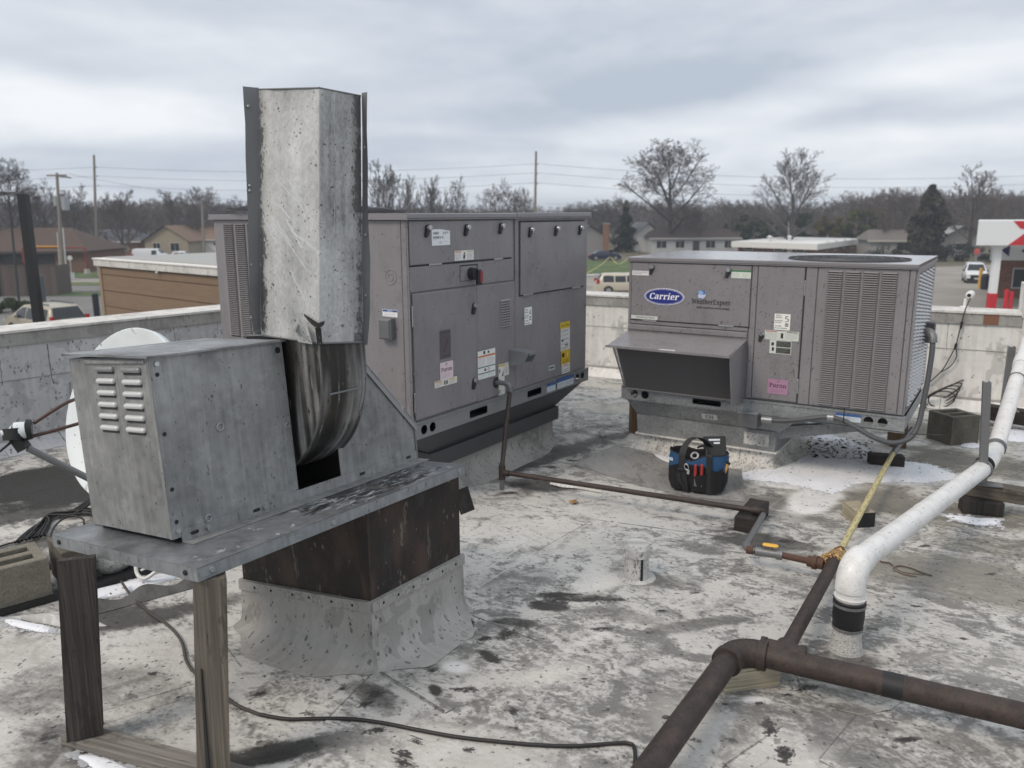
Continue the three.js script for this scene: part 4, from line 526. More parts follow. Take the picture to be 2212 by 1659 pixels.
  part('louver_shade', [1.335, 1.455, 1.578].map((b) => L.box(-b - 0.05, -b + 0.05, -0.80, -0.032, 0.008, 0.0088)), M.paintDark, o, 'stuff'); const lg = louverGeo(0.108, 0.0090, 0.013); for (const b of [1.335, 1.455, 1.578]) for (let k = 0; k < 59; k++) piece('louver', lg, M.paintA, o, L.m(-b, -0.036 - k * 0.0129, 0.008));  // flat black plates stand in for the shade between louvers
  const kr = new THREE.TorusGeometry(0.043, 0.003, 8, 32), kr2 = new THREE.TorusGeometry(0.02, 0.003, 8, 24); part('knockout', [L.g(kr.translate(-0.13, -0.335, 0.006)), L.g(kr2.translate(-0.13, -0.335, 0.006))], P, o);
  decal('sticker', L, 'notice', -0.203, -0.085, -0.568, -0.525, o, 0.0085);
  const ob = part('outlet_box', L.box(-0.202, -0.108, -0.70, -0.576, 0.006, 0.05, 0.008), M.pipeGray, o); part('outlet_cover', L.box(-0.196, -0.114, -0.694, -0.582, 0.05, 0.056, 0.004), M.pipeGray, ob);
  screws(L, [[-0.21, -0.635], [-0.095, -0.635], [-0.19, -0.085], [-0.06, -0.33], [-0.06, -0.9], [-0.02, -0.12], [-0.02, -0.6], [-0.02, -1.05], [-0.25, 0.012], [-0.12, 0.012], [-0.03, 0.012]], o);
  // base rail with lifting holes and fork slots
  part('base_rail', [F.g(ext([[-0.022, -1.302], [2.166, -1.302], [2.166, -1.204], [-0.022, -1.204]], 0.004, [hole(0.086, -1.256, 0.030), hole(0.167, -1.256, 0.030), hole(1.985, -1.252, 0.030), hole(2.067, -1.252, 0.030), rhole(0.548, 0.748, -1.287, -1.234), rhole(1.246, 1.440, -1.282, -1.232)]).translate(0, 0, 0.012)), F.box(-0.022, 2.166, -1.208, -1.200, -0.02, 0.022), F.box(-0.022, 2.166, -1.306, -1.302, -0.03, 0.016), F.box(2.162, 2.166, -1.302, -1.204, -1.74, 0.012), F.box(-0.022, -0.018, -1.302, -1.204, -1.74, 0.012), F.box(-0.022, 2.166, -1.226, -1.222, 0.016, 0.019)], M.galvPlain, o);
  part('base_pan', F.box(0.0, 2.14, -1.298, -1.2, -0.10, -1.7), M.paintDark, o);
  decal('sticker', F, 'blueLab', 1.515, 1.640, -1.292, -1.228, o, 0.0175); decal('sticker', F, 'blueWide', 1.662, 1.914, -1.292, -1.212, o, 0.0205);
  fanGuard(F, 0.62, -1.0, 0.045, 0.36, o, 0.03); fanGuard(F, 0.18, -1.42, 0.06, 0.24, o, 0.03);
  // curb below
  const c = thing('roof_curb', 'white coated roof curb with dark sloped adapter under the tall unit', 'roof curb', F.P(1.07, -1.754, -0.87));
  const ring = (a0, a1, b0, b1, y) => [F.P(a0, y, -b0), F.P(a1, y, -b0), F.P(a1, y, -b1), F.P(a0, y, -b1)];
  part('adapter_slope', hexa(ring(0.28, 1.85, 0.11, 1.61, -1.475), ring(0.01, 2.15, 0.01, 1.72, -1.306)), M.adaptDark, c);
  part('adapter_flange', hexa(ring(0.265, 1.862, 0.085, 1.63, -1.58), ring(0.265, 1.862, 0.085, 1.63, -1.475)), M.adaptDark, c);
  part('curb_skirt', skirt(ring(0.30, 1.83, 0.12, 1.6, -1.58), [[1, 0], [0.6, 0.0], [0.35, 0.012], [0.17, 0.035], [0.06, 0.08], [0.02, 0.13], [-1, 0.19]], 0.4), M.coatCurb, c);
}
// --- lower unit ---
{
  const F = R2F, S = R2S, P = M.paintB, o = thing('rooftop_unit', 'lower mauve grey rooftop unit with blue oval badge and louvered condenser section', 'rooftop unit', F.P(0.95, -1.02, -0.6));
  part('cabinet', F.box(0.004, 1.889, -0.922, -0.002, -0.004, -1.176), P, o);
  part('lid', F.box(-0.014, 1.907, 0.004, 0.030, 0.016, -1.196, 0.004), M.lid, o); part('lid_flange', F.box(-0.018, 1.911, -0.001, 0.004, 0.02, -1.2), P, o);
  part('filter_door', F.box(0.020, 0.891, -0.424, -0.008, 0.0, 0.011, 0.004), P, o);
  part('door_gap', F.box(0.012, 0.896, -0.432, -0.422, 0.0, 0.0025), M.paintDark, o);
  part('trim_rail', [F.box(0.004, 0.886, -0.455, -0.432, 0.0, 0.006, 0.002), F.box(0.0, 0.884, -0.500, -0.462, 0.0, 0.014, 0.004)], P, o);
  part('blower_panel', F.box(0.008, 0.884, -0.92, -0.50, 0.0, 0.004), P, o);
  part('corner_post', [F.box(-0.002, 0.018, -0.92, -0.004, 0.0, 0.008, 0.003)], P, o);
  part('center_post', F.box(0.898, 0.934, -0.918, -0.004, 0.0, 0.009, 0.003), P, o);
  part('control_door', F.box(0.938, 1.240, -0.912, -0.006, 0.0, 0.011, 0.004), P, o);
  part('door_gap', F.box(1.2405, 1.2475, -0.92, -0.004, 0.0, 0.002), M.paintDark, o);
  part('side_panel', F.box(1.249, 1.318, -0.918, -0.004, 0.0, 0.008, 0.003), P, o);
  part('coil_panel', F.box(1.3215, 1.858, -0.918, -0.004, 0.0, 0.007, 0.003), P, o);
  part('corner_post', F.box(1.862, 1.893, -0.918, -0.004, 0.0, 0.009, 0.003), P, o);
  part('louver_shade', [1.429, 1.535, 1.642, 1.748].map((x) => F.box(x - 0.045, x + 0.042, -0.905, -0.022, 0.007, 0.0078)), M.paintDark, o, 'stuff'); const lg = louverGeo(0.096, 0.0098, 0.014); for (const x of [1.429, 1.535, 1.642, 1.748]) for (let k = 0; k < 62; k++) piece('louver', lg, M.paintB, o, F.m(x - 0.0035 * (k / 61), -0.026 - k * 0.01425, 0.007));  // black plates behind the louvers paint the shade in their gaps
  latch(F, 0.178, -0.040, o, -0.25); latch(F, 0.736, -0.044, o, -0.25); latch(F, 0.987, -0.465, o, -0.25);
  hinge(F, 0.165, -0.428, 0.11, 0.013, o); hinge(F, 0.735, -0.428, 0.11, 0.013, o); hinge(F, 1.244, -0.143, 0.010, 0.10, o); hinge(F, 1.242, -0.803, 0.010, 0.10, o);
  const z = 0.0135, D = (k, x0, x1, y0, y1, zz = z, c) => decal('sticker', F, k, x0, x1, y0, y1, o, zz, c);
  const ov = part('badge', F.g(new THREE.CylinderGeometry(0.5, 0.5, 1, 48).rotateX(Math.PI / 2).scale(0.302, 0.121, 0.004).translate(0.277, -0.246, 0.0125)), std({ color: new THREE.Color(0.7, 0.7, 0.75), roughness: 0.4 }), o); decal('badge_print', F, 'carrier', 0.128, 0.426, -0.306, -0.186, ov, 0.0152, 'oval');
  decal('globe_emblem', F, 'globe', 0.523, 0.583, -0.247, -0.187, o, z, 'oval');
  const serif = await new FontLoader().loadAsync('fonts/droid/droid_serif_bold.typeface.json'), sans = await new FontLoader().loadAsync('fonts/droid/droid_sans_bold.typeface.json');
  const word = (f, s, x, y, w, h) => { const g = new TextGeometry(s, { font: f, size: 1, depth: 0.0012, curveSegments: 4 }); g.computeBoundingBox(); const b = g.boundingBox; g.translate(-b.min.x, 0, 0); g.scale(w / (b.max.x - b.min.x), h, 1); g.translate(x, y, 0.0115); return F.g(boxUV(g)); };
  part('lettering', word(serif, 'WeatherExpert', 0.482, -0.283, 0.276, 0.034), std({ color: new THREE.Color(0.028, 0.026, 0.03), roughness: 0.5 }), o);
  part('lettering', word(sans, 'with ecoblue technology', 0.520, -0.314, 0.236, 0.0135), std({ color: new THREE.Color(0.04, 0.037, 0.042), roughness: 0.5 }), o);
  D('whiteStrip', 0.024, 0.155, -0.100, -0.067); D('greenTop', 0.757, 0.890, -0.094, -0.041); D('filter', 0.025, 0.232, -0.418, -0.392); D('stack5', 1.064, 1.168, -0.428, -0.319); D('cross', 1.006, 1.230, -0.497, -0.434, 0.0145); D('blackbox', 1.043, 1.186, -0.590, -0.499); D('pink', 1.046, 1.181, -0.868, -0.766);
  screws(F, [[0.91, -0.03], [0.912, -0.33], [0.905, -0.41], [0.915, -0.56], [0.90, -0.72], [0.905, -0.84], [0.008, -0.18], [0.006, -0.45], [0.006, -0.475], [0.874, -0.475], [0.874, -0.495], [0.03, 0.016], [0.35, 0.016], [0.88, 0.016], [0.895, 0.016], [1.16, 0.016], [1.29, 0.016], [1.33, 0.016], [1.88, 0.016], [1.30, -0.05], [1.30, -0.4], [1.35, -0.905], [1.84, -0.905], [1.6, -0.908], [1.84, -0.03], [1.85, -0.5]], o);
  // outdoor air hood with screen
  const h = part('air_hood', polyGeo([]).copy(mergeGeometries([
    polyGeo([[F.P(-0.004, -0.513, 0.01), F.P(-0.004, -0.580, 0.385), F.P(0.886, -0.580, 0.392), F.P(0.886, -0.513, 0.01)]]), hexa([F.P(-0.004, -0.584, 0.386), F.P(0.886, -0.584, 0.393), F.P(0.886, -0.580, 0.380), F.P(-0.004, -0.580, 0.373)], [F.P(-0.004, -0.568, 0.386), F.P(0.886, -0.568, 0.393), F.P(0.886, -0.572, 0.380), F.P(-0.004, -0.572, 0.373)]),
    hexa([F.P(0.875, -0.935, 0.26), F.P(0.880, -0.935, 0.26), F.P(0.880, -0.94, 0.01), F.P(0.875, -0.94, 0.01)], [F.P(0.875, -0.566, 0.36), F.P(0.880, -0.566, 0.36), F.P(0.880, -0.52, 0.01), F.P(0.875, -0.52, 0.01)]),
    hexa([F.P(0.004, -0.935, 0.035), F.P(0.009, -0.935, 0.035), F.P(0.009, -0.94, 0.01), F.P(0.004, -0.94, 0.01)], [F.P(0.004, -0.58, 0.23), F.P(0.009, -0.58, 0.23), F.P(0.009, -0.52, 0.01), F.P(0.004, -0.52, 0.01)])])), P, o);
  decal('sticker', new Face(F.P(0, -0.513, 0.01), F.x, F.P(0, 0, 0).sub(F.P(0, -0.067, 0.375))), 'whiteStrip', 0.385, 0.50, -0.372, -0.335, o, 0.002);
  // screen wires, sloping from the hood lip back to the base
  { const g = [], A = (x, t) => F.P(x, lerp(-0.585, -0.938, t), lerp(0.29, 0.055, t) + (x > 0.4 ? 0 : 0)); for (let k = -30; k < 74; k++) { const x0 = 0.012 + k * 0.0116; for (const s of [1, -1]) { let xa = s > 0 ? x0 : x0 + 0.0, xb = xa + 0.36 * s, ta = 0, tb = 1; if (s < 0) { xa += 0.36; xb += 0.36; } const cl = (lim, up2) => { const t = (lim - xa) / (xb - xa); if (t > 0 && t < 1) { if ((xb > xa) === up2) tb = Math.min(tb, t); else ta = Math.max(ta, t); } }; cl(0.872, true); cl(0.010, false); const pa = lerp(xa, xb, ta + 1e-4), pb = lerp(xa, xb, tb - 1e-4); if (Math.min(pa, pb) < 0.008 || Math.max(pa, pb) > 0.874 || tb <= ta) continue; const a = A(pa, ta), b = A(pb, tb); g.push(cyl(a, b, 0.0017, 0.0017, 3, false)); } }
    part('insect_screen', g, std({ color: new THREE.Color(0.30, 0.29, 0.30), metalness: 0.3, roughness: 0.45 }), o, 'stuff');
    part('screen_frame', [cyl(A(0.01, 1), A(0.874, 1), 0.006, 0.006, 6), cyl(A(0.01, 0), A(0.01, 1), 0.006, 0.006, 6), cyl(A(0.872, 0), A(0.872, 1), 0.006, 0.006, 6)], M.paintB, o); part('filter_media', polyGeo([[F.P(0.01, -0.585, 0.24), F.P(0.872, -0.585, 0.24), F.P(0.872, -0.936, 0.03), F.P(0.01, -0.936, 0.03)]]), std({ color: new THREE.Color(0.06, 0.057, 0.06), roughness: 0.9 }), o); }
  // coil guard on the right end
  part('coil_frame', [S.box(0.0, 0.105, -0.92, -0.004, 0.0, 0.008, 0.003), S.box(1.08, 1.178, -0.92, -0.004, 0.0, 0.008, 0.003), S.box(0.105, 1.08, -0.03, -0.004, 0.0, 0.008), S.box(0.105, 1.08, -0.92, -0.90, 0.0, 0.008)], P, o);
  { const g = [], lv = louverGeo(0.056, 0.0125, 0.014); for (let c = 0; c < 9; c++) for (let k = 0; k < 36; k++) { const q = lv.clone(); q.translate(0.16 + c * 0.108, -0.047 - k * 0.0238 - (c % 2) * 0.009, 0.001); g.push(S.g(q)); } part('coil_louvers', g, std({ color: new THREE.Color(0.55, 0.55, 0.57), metalness: 0.3, roughness: 0.35 }), o, 'stuff'); part('coil', S.box(0.105, 1.08, -0.90, -0.03, -0.002, 0.001), M.adaptDark, o); }
  part('disconnect_box', S.box(0.80, 0.90, -0.56, -0.42, 0.01, 0.07, 0.006), M.adaptDark, o);
  // base rail
  part('base_rail', [F.g(ext([[-0.034, -1.026], [1.914, -1.020], [1.914, -0.934], [-0.034, -0.936]], 0.004, [hole(0.071, -0.982, 0.030), hole(0.157, -0.982, 0.030), hole(1.701, -0.977, 0.030), hole(1.785, -0.976, 0.030), rhole(0.523, 0.732, -1.004, -0.962)]).translate(0, 0, 0.018)), F.box(-0.034, 1.914, -0.936, -0.926, -0.02, 0.028), S.box(-0.018, 1.2, -1.02, -0.934, 0.012, 0.016), F.box(-0.034, 1.914, -1.030, -1.026, -0.03, 0.022)], M.galvSpeck, o);
  part('base_pan', F.box(0.0, 1.89, -1.016, -0.922, -0.12, -1.17), M.paintDark, o);
  decal('sticker', F, 'blueLab', 1.50, 1.655, -0.995, -0.945, o, 0.0235);
  fanGuard(F, 1.42, -0.46, 0.034, 0.39, o, 0.003);
  // adapter and curb
  const c = thing('roof_curb', 'speckled galvanised adapter curb under the lower unit beside the tool bag', 'roof curb', F.P(0.6, -1.438, -0.6));
  const ring = (a0, a1, b0, b1, y) => [F.P(a0, y, -b0), F.P(a1, y, -b0), F.P(a1, y, -b1), F.P(a0, y, -b1)];
  part('adapter_slope', hexa(ring(0.055, 1.118, 0.085, 1.10, -1.160), ring(-0.005, 1.27, 0.0, 1.16, -1.031)), M.galvSpeck, c);
  part('adapter_box', hexa(ring(0.065, 1.098, 0.08, 1.10, -1.305), ring(0.055, 1.108, 0.075, 1.11, -1.160)), M.galvSpeck, c);
  part('drip_edge', hexa(ring(0.05, 1.115, 0.065, 1.12, -1.315), ring(0.05, 1.115, 0.065, 1.12, -1.305)), M.coatClean, c);
  decal('sticker', new Face(F.P(0, -1.16, -0.085), F.x, F.P(0, -1.031, 0).sub(F.P(0, -1.16, -0.085))), 'cdi', 0.575, 0.69, 0.045, 0.10, c, 0.003);
  part('paint_patch', F.box(0.88, 1.055, -1.275, -1.185, -0.078, -0.0745), M.coatSpeck, c);
  part('curb_skirt', skirt(ring(0.09, 1.085, 0.10, 1.08, -1.315), [[1, 0], [0.6, 0.005], [0.35, 0.02], [0.17, 0.06], [0.06, 0.12], [0.02, 0.18], [-1, 0.25]], 0.35), M.coatSpeck, c);
  part('brace', [hexa([F.P(1.10, -1.22, -0.12), F.P(1.62, -1.10, -0.16), F.P(1.62, -1.10, -0.22), F.P(1.10, -1.22, -0.18)], [F.P(1.10, -1.13, -0.12), F.P(1.62, -1.035, -0.16), F.P(1.62, -1.035, -0.22), F.P(1.10, -1.13, -0.18)])], M.galvSpeck, c);
  // junction box and flexible conduit
  const cp = [[1.075, -1.050, 0.045], [1.2, -1.035, 0.05], [1.365, -0.995, 0.05], [1.46, -0.975, 0.05], [1.55, -0.985, 0.05], [1.64, -1.02, 0.06], [1.74, -1.065, 0.07], [1.85, -1.09, 0.06], [1.945, -1.06, 0.02], [1.985, -0.98, -0.02], [2.0, -0.83, -0.06], [2.012, -0.62, -0.10], [2.012, -0.47, -0.13], [1.99, -0.425, -0.16]].map(([a, y, b]) => F.P(a, y, b));
  const cd = thing('flexible_conduit', 'grey flexible conduit sagging from the junction box round the unit corner', 'conduit', F.P(1.5, -1.0, 0.05));
  part('conduit', tube(cp, 0.0165, 10, 90), M.conduit, cd); part('connector', [cyl(F.P(1.03, -1.05, 0.045), F.P(1.10, -1.048, 0.045), 0.024, 0.024, 12), cyl(F.P(1.455, -0.977, 0.05), F.P(1.495, -0.976, 0.05), 0.022, 0.022, 12)], M.galvPlain, cd); part('connector', bend(F.P(2.012, -0.40, -0.14), F.P(2.012, -0.6, -0.12), F.P(1.9, -0.40, -0.25), 0.06, 0.026, 14), M.pipeGray, cd);
  part('cable_tie', [F.box(1.555, 1.561, -1.0, -0.90, 0.064, 0.07), cyl(F.P(1.95, -1.02, 0.05), F.P(2.13, -1.0, 0.06), 0.003)], M.cable, cd);
  const jb = thing('junction_box', 'small grey metal junction box on the sloped adapter', 'junction box', F.P(0.96, -1.1, 0.03)); part('box_body', F.box(0.875, 1.005, -1.112, -1.012, -0.06, 0.085, 0.004), M.pipeGray, jb); part('cover', F.box(0.87, 1.01, -1.012, -1.004, -0.065, 0.09), M.galvSpeck, jb);
}
// ---------- exhaust fan on its stand (tilted a few degrees, as it sags) ----------
const FC = V(-0.945, 0.745, -2.26), FLd = V(0.559, -0.018, -0.829), FNd = V(-0.073, 0.995, -0.070);
const FF = new Face(FC, FLd, FNd);                 // x along the long edge, y off the tray, z towards the viewer (= -depth)
const FL = new Face(FC, FF.z, FNd);                // looks at the left end: x towards the viewer (= -depth), z out of the end
{
  const st = thing('equipment_stand', 'galvanised tray stand on two weathered wooden legs carrying the exhaust fan', 'equipment stand', V(-1.2, 0, -2.4));
  const trayTex = (() => { const t = new Tx(1024, 664).fill((u, v) => { const x = u * 1.322, y = v * 0.857, a = fbm(x * 40, y * 40, 3, 0, 911), b = fbm(x * 7, y * 7, 5, 0, 912); const g = 0.175 + 0.10 * (a - 0.5) + 0.24 * (b - 0.5); return [g * 0.95, g, g * 1.06]; }); const px = (l) => l / 1.322 * 1024, pz = (s) => (0.857 - s) / 0.857 * 664;
    for (let i = 0; i < 150; i++) { const l = 0.88 + (rnd() + rnd() + rnd() - 1.5) * 0.30, s = 0.02 + rnd() * 0.2; t.spot(Math.round(px(l)), Math.round(pz(s)) % 664, rr(8, 40), rr(3, 12), rr(-0.3, 0.3), [0.022, 0.02, 0.019], 0.85, 1.6); } for (let i = 0; i < 60; i++) t.spot(Math.round(px(0.9 + rr(-0.3, 0.3))), Math.round(pz(rr(0.02, 0.2))), rr(6, 26), rr(1.5, 4), rr(-0.4, 0.4), [0.5, 0.53, 0.57], 0.8, 1.6);
    for (let i = 0; i < 26; i++) t.spot(Math.round(px(rr(0, 1.3))), Math.round(pz(rr(0.02, 0.25))), rr(4, 18), rr(3, 9), rr(0, 3), [0.55, 0.6, 0.66], 0.65, 1.6); for (let i = 0; i < 40; i++) t.spot(Math.round(px(rr(0, 1.3))), Math.round(pz(rr(0.02, 0.8))), rr(10, 40), rr(6, 20), rr(0, 3), [0.12, 0.115, 0.11], 0.5, 1.6); t.spots(260, 1, 3.5, BLACK, { a: 0.9 }); return t.done(1.322, 0.857); })();
  { const q = FF.box(0, 1.322, -0.004, 0, -0.857, 0, 0.0), p = q.attributes.position, uv = q.attributes.uv, w = V(); for (let i = 0; i < p.count; i++) { w.fromBufferAttribute(p, i).sub(FC); uv.setXY(i, w.dot(FF.x), 0.857 + w.dot(FF.z)); } part('tray_top', q, std({ map: trayTex, metalness: 0.25, roughness: 0.38, bumpMap: bumpFine, bumpScale: 0.001 }), st); }
  for (const g of [FF.box(0.001, 1.321, -0.044, -0.004, -0.003, 0.0, 0.001), FF.box(0.001, 1.321, -0.044, -0.004, -0.857, -0.854), FF.box(0, 0.003, -0.044, -0.004, -0.857, -0.003), FF.box(1.319, 1.322, -0.044, -0.004, -0.857, -0.003)]) part('tray_rim', g, M.galvRim ??= std({ map: M.galv.map, color: new THREE.Color(0.86, 0.90, 0.94), metalness: 0.3, roughness: 0.45, bumpMap: bumpDent, bumpScale: 0.003 }), st);
  part('screw', [[0.05, -0.02], [1.28, -0.02], [0.55, -0.026]].map(([x, y]) => FF.g(new THREE.CylinderGeometry(0.009, 0.011, 0.006, 12).rotateX(Math.PI / 2).translate(x, y, 0.003))), M.galvPlain, st, 'stuff');
  part('screw', [[-0.06, -0.022], [-0.81, -0.022]].map(([x, y]) => FL.g(new THREE.CylinderGeometry(0.008, 0.009, 0.005, 10).rotateX(Math.PI / 2).translate(x, y, 0.003))), M.rubber, st, 'stuff');
  // legs: timber 4x4, under the left end
  const leg = (pxT, pxB, w, mat, yB) => { // pixel columns of the leg's three visible edges at top and bottom
    const bot = pxB.map(([x, y]) => onY(x, y, yB)); const c = bot[1]; const e1 = bot[2].clone().sub(c), e2 = bot[0].clone().sub(c);
    const top = pxT.map(([x, y]) => { const d = rayOf(x, y); const nrm = V(c.x, 0, c.z); return d.clone().multiplyScalar(nrm.dot(c.clone().sub(camera.position)) / nrm.dot(d)).add(camera.position); }); const tc = top[1];
    return hexa([c, c.clone().add(e1), c.clone().add(e1).add(e2), c.clone().add(e2)], [tc, tc.clone().add(e1), tc.clone().add(e1).add(e2), tc.clone().add(e2)]);
  };
  { const b = V(-1.505, 0.040, -2.425), t = V(-1.478, 0.683, -2.452), e1 = V(0.098, 0, -0.045), e2 = V(-0.028, 0, -0.066); part('leg', hexa([b, b.clone().add(e1), b.clone().add(e1).add(e2), b.clone().add(e2)], [t, t.clone().add(e1).setY(0.676), t.clone().add(e1).add(e2).setY(0.660), t.clone().add(e2).setY(0.664)]), M.woodLeg, st); }
  { const b = V(-0.985, 0.030, -2.215), t = V(-0.965, 0.698, -2.272), e1 = V(0.098, 0, -0.012), e2 = V(-0.035, 0, -0.085); part('leg', hexa([b, b.clone().add(e1), b.clone().add(e1).add(e2), b.clone().add(e2)], [t, t.clone().add(e1).setY(0.700), t.clone().add(e1).add(e2).setY(0.69), t.clone().add(e2).setY(0.687)]), M.woodGray, st); part('check_crack', hexa([b.clone().add(V(0.030, 0, 0.0015)), b.clone().add(V(0.042, 0, 0.0015)), b.clone().add(V(0.042, 0, -0.004)), b.clone().add(V(0.030, 0, -0.004))], [V(-0.955, 0.42, -2.245), V(-0.952, 0.42, -2.245), V(-0.952, 0.42, -2.252), V(-0.955, 0.42, -2.252)]), M.rubber, st); }
  { const a = onY(132, 1612), b2 = onY(440, 1697), d = b2.clone().sub(a).normalize(), f = new Face(a, d, up); part('foot_plank', f.box(0, 0.80, 0.002, 0.036, -0.085, 0.0, 0.003), M.woodFoot ??= woodH(wood([0.13, 0.12, 0.105], [0.30, 0.28, 0.245], 361)), st); }
}
{
  const o = thing('exhaust_fan', 'galvanised utility exhaust fan with a tall square discharge duct streaked by grease', 'exhaust fan', FF.P(0.7, 0, -0.5));
  const mc = part('motor_cover', FF.box(0.106, 0.642, 0.02, 0.622, -0.765, -0.277), M.galv, o);
  part('cover_lid', hexa([FF.P(0.088, 0.622, -0.255), FF.P(0.668, 0.612, -0.270), FF.P(0.668, 0.626, -0.775), FF.P(0.088, 0.634, -0.775)], [FF.P(0.088, 0.629, -0.255), FF.P(0.668, 0.618, -0.270), FF.P(0.668, 0.633, -0.775), FF.P(0.088, 0.642, -0.775)]), M.trayGalv, mc);
  for (const g of [FF.box(0.1055, 0.150, 0.02, 0.622, -0.277, -0.2745), FF.box(0.60, 0.642, 0.02, 0.615, -0.277, -0.2755), FL.box(-0.29, -0.276, 0.02, 0.618, -0.106, -0.103)]) part('seam_strip', g, M.galv, mc);
  part('pressed_frame', [FL.box(-0.66, -0.30, 0.602, 0.618, -0.106, -0.099, 0.004)], M.galv, mc);
  const pill = (() => { const g = new THREE.CapsuleGeometry(0.0095, 0.088, 6, 14); g.rotateZ(Math.PI / 2); g.scale(1, 1, 1.1); return boxUV(g); })();
  const slotG = boxUV(new THREE.BoxGeometry(0.1, 0.008, 0.002));
  for (let k = 0; k < 6; k++) for (const [s, y] of [[0.535 + k * 0.004, 0.586 - k * 0.0405], [0.377 + k * 0.004, 0.583 - k * 0.040]]) { const l = piece('louver', pill, k ? M.galvBright ??= std({ color: new THREE.Color(0.62, 0.63, 0.63), metalness: 0.3, roughness: 0.45 }) : M.galv, mc, FL.m(-s, y, -0.104)); piece('louver_slot', slotG, M.paintDark, l, FL.m(-s, y - 0.0125, -0.1045)); }
  part('bolt', [[0.128, 0.60], [0.125, 0.045]].map(([x, y]) => FF.g(new THREE.CylinderGeometry(0.008, 0.009, 0.008, 12).rotateX(Math.PI / 2).translate(x, y, -0.270))), M.chrome, mc, 'stuff');
  part('screw_hole', [[0.128, 0.565], [0.125, 0.37], [0.125, 0.185], [0.125, 0.075], [0.618, 0.585]].map(([x, y], i) => FF.g(new THREE.CircleGeometry(i === 4 ? 0.0125 : 0.0075, 16).translate(x, y, -0.2735))), M.rubber, mc, 'stuff');
  part('grommet', [FF.g(new THREE.TorusGeometry(0.013, 0.004, 8, 20).translate(0.335, 0.352, -0.2755)), FF.g(new THREE.TorusGeometry(0.011, 0.004, 8, 20).translate(0.245, 0.052, -0.2755)), FF.g(new THREE.TorusGeometry(0.009, 0.004, 8, 20).translate(0.625, 0.30, -0.2745)), FF.g(new THREE.TorusGeometry(0.007, 0.003, 8, 16).translate(0.625, 0.135, -0.2745)), FF.g(new THREE.TorusGeometry(0.007, 0.003, 8, 16).translate(0.628, 0.045, -0.2745))], M.galvPlain, mc);
  // drive housing right of the scroll, with a sloping top
  const prof = [[0.866, 0.001], [1.332, 0.001], [1.337, 0.140], [0.905, 0.622], [0.866, 0.622]];
  const dh = part('drive_housing', FF.g(ext(prof, 0.49).translate(0, 0, -0.767)), M.galv, o);
  { const a = FF.P(1.345, 0.146, -0.272), b = FF.P(0.90, 0.642, -0.272), w = FF.z.clone().multiplyScalar(-0.5), t = FF.P(0.008, 0.008, 0).sub(FF.P(0, 0, 0)); part('sloped_lid', hexa([a, a.clone().add(w), b.clone().add(w), b], [a.clone().add(t), a.clone().add(w).add(t), b.clone().add(w).add(t), b.clone().add(t)]), M.trayGalv, dh); const n2 = FF.P(-0.012, -0.012, 0).sub(FF.P(0, 0, 0)), zz = FF.z.clone().multiplyScalar(0.003), zf = FF.z.clone().multiplyScalar(0.0); part('lid_lip', hexa([a.clone().add(n2).add(zz), a.clone().add(zz), b.clone().add(zz), b.clone().add(n2).add(zz)], [a.clone().add(n2).add(zf), a.clone().add(zf), b.clone().add(zf), b.clone().add(n2).add(zf)]), M.galvPlain, dh); }
  part('corner_strip', FF.box(1.325, 1.333, 0.0, 0.142, -0.277, -0.272), M.ductEdge, dh);
  // support channel below
  part('base_channel', [FF.box(0.137, 1.332, 0.001, 0.044, -0.277, -0.273), FF.box(0.137, 1.342, 0.001, 0.004, -0.273, -0.215), FF.box(0.137, 1.332, 0.001, 0.044, -0.765, -0.761), FF.box(0.137, 1.332, 0.001, 0.004, -0.82, -0.765)], M.galv, o);
  part('slot_holes', [[0.185, 0.022], [0.44, 0.024], [0.98, 0.024], [1.27, 0.026]].map(([x, y]) => FF.g(new THREE.CapsuleGeometry(0.006, 0.02, 4, 8).rotateZ(Math.PI / 2).scale(1, 1, 0.15).translate(x, y, -0.2725))), M.rubber, o, 'stuff');
  part('bolt', [[0.235, 0.024], [0.475, 0.026]].map(([x, y]) => FF.g(new THREE.CylinderGeometry(0.009, 0.011, 0.012, 6).rotateX(Math.PI / 2).translate(x, y, -0.268))), M.galvPlain, o, 'stuff');
  part('shade_side', FF.box(0.8635, 0.8658, 0.002, 0.62, -0.765, -0.2785), M.gapBlack, o); part('shade_side', FF.box(0.6422, 0.6445, 0.022, 0.61, -0.765, -0.2785), M.gapBlack, o); part('shade_plate', FF.box(0.642, 0.866, 0.002, 0.60, -0.70, -0.696), M.gapBlack, o);  // black plates added so the gap looks deep in shade
  part('drip_pan', FF.box(0.645, 0.862, 0.0015, 0.004, -0.69, -0.282), M.gapBlack, o);
  // scroll housing
  const sp = new THREE.CatmullRomCurve3([[-0.098, 0.66], [-0.100, 0.56], [-0.110, 0.44], [-0.142, 0.325], [-0.20, 0.225], [-0.30, 0.14], [-0.42, 0.098], [-0.50, 0.12], [-0.565, 0.21], [-0.585, 0.36], [-0.56, 0.48], [-0.50, 0.56], [-0.42, 0.60]].map(([x, y]) => V(x, y, 0)), false, 'centripetal').getPoints(60);
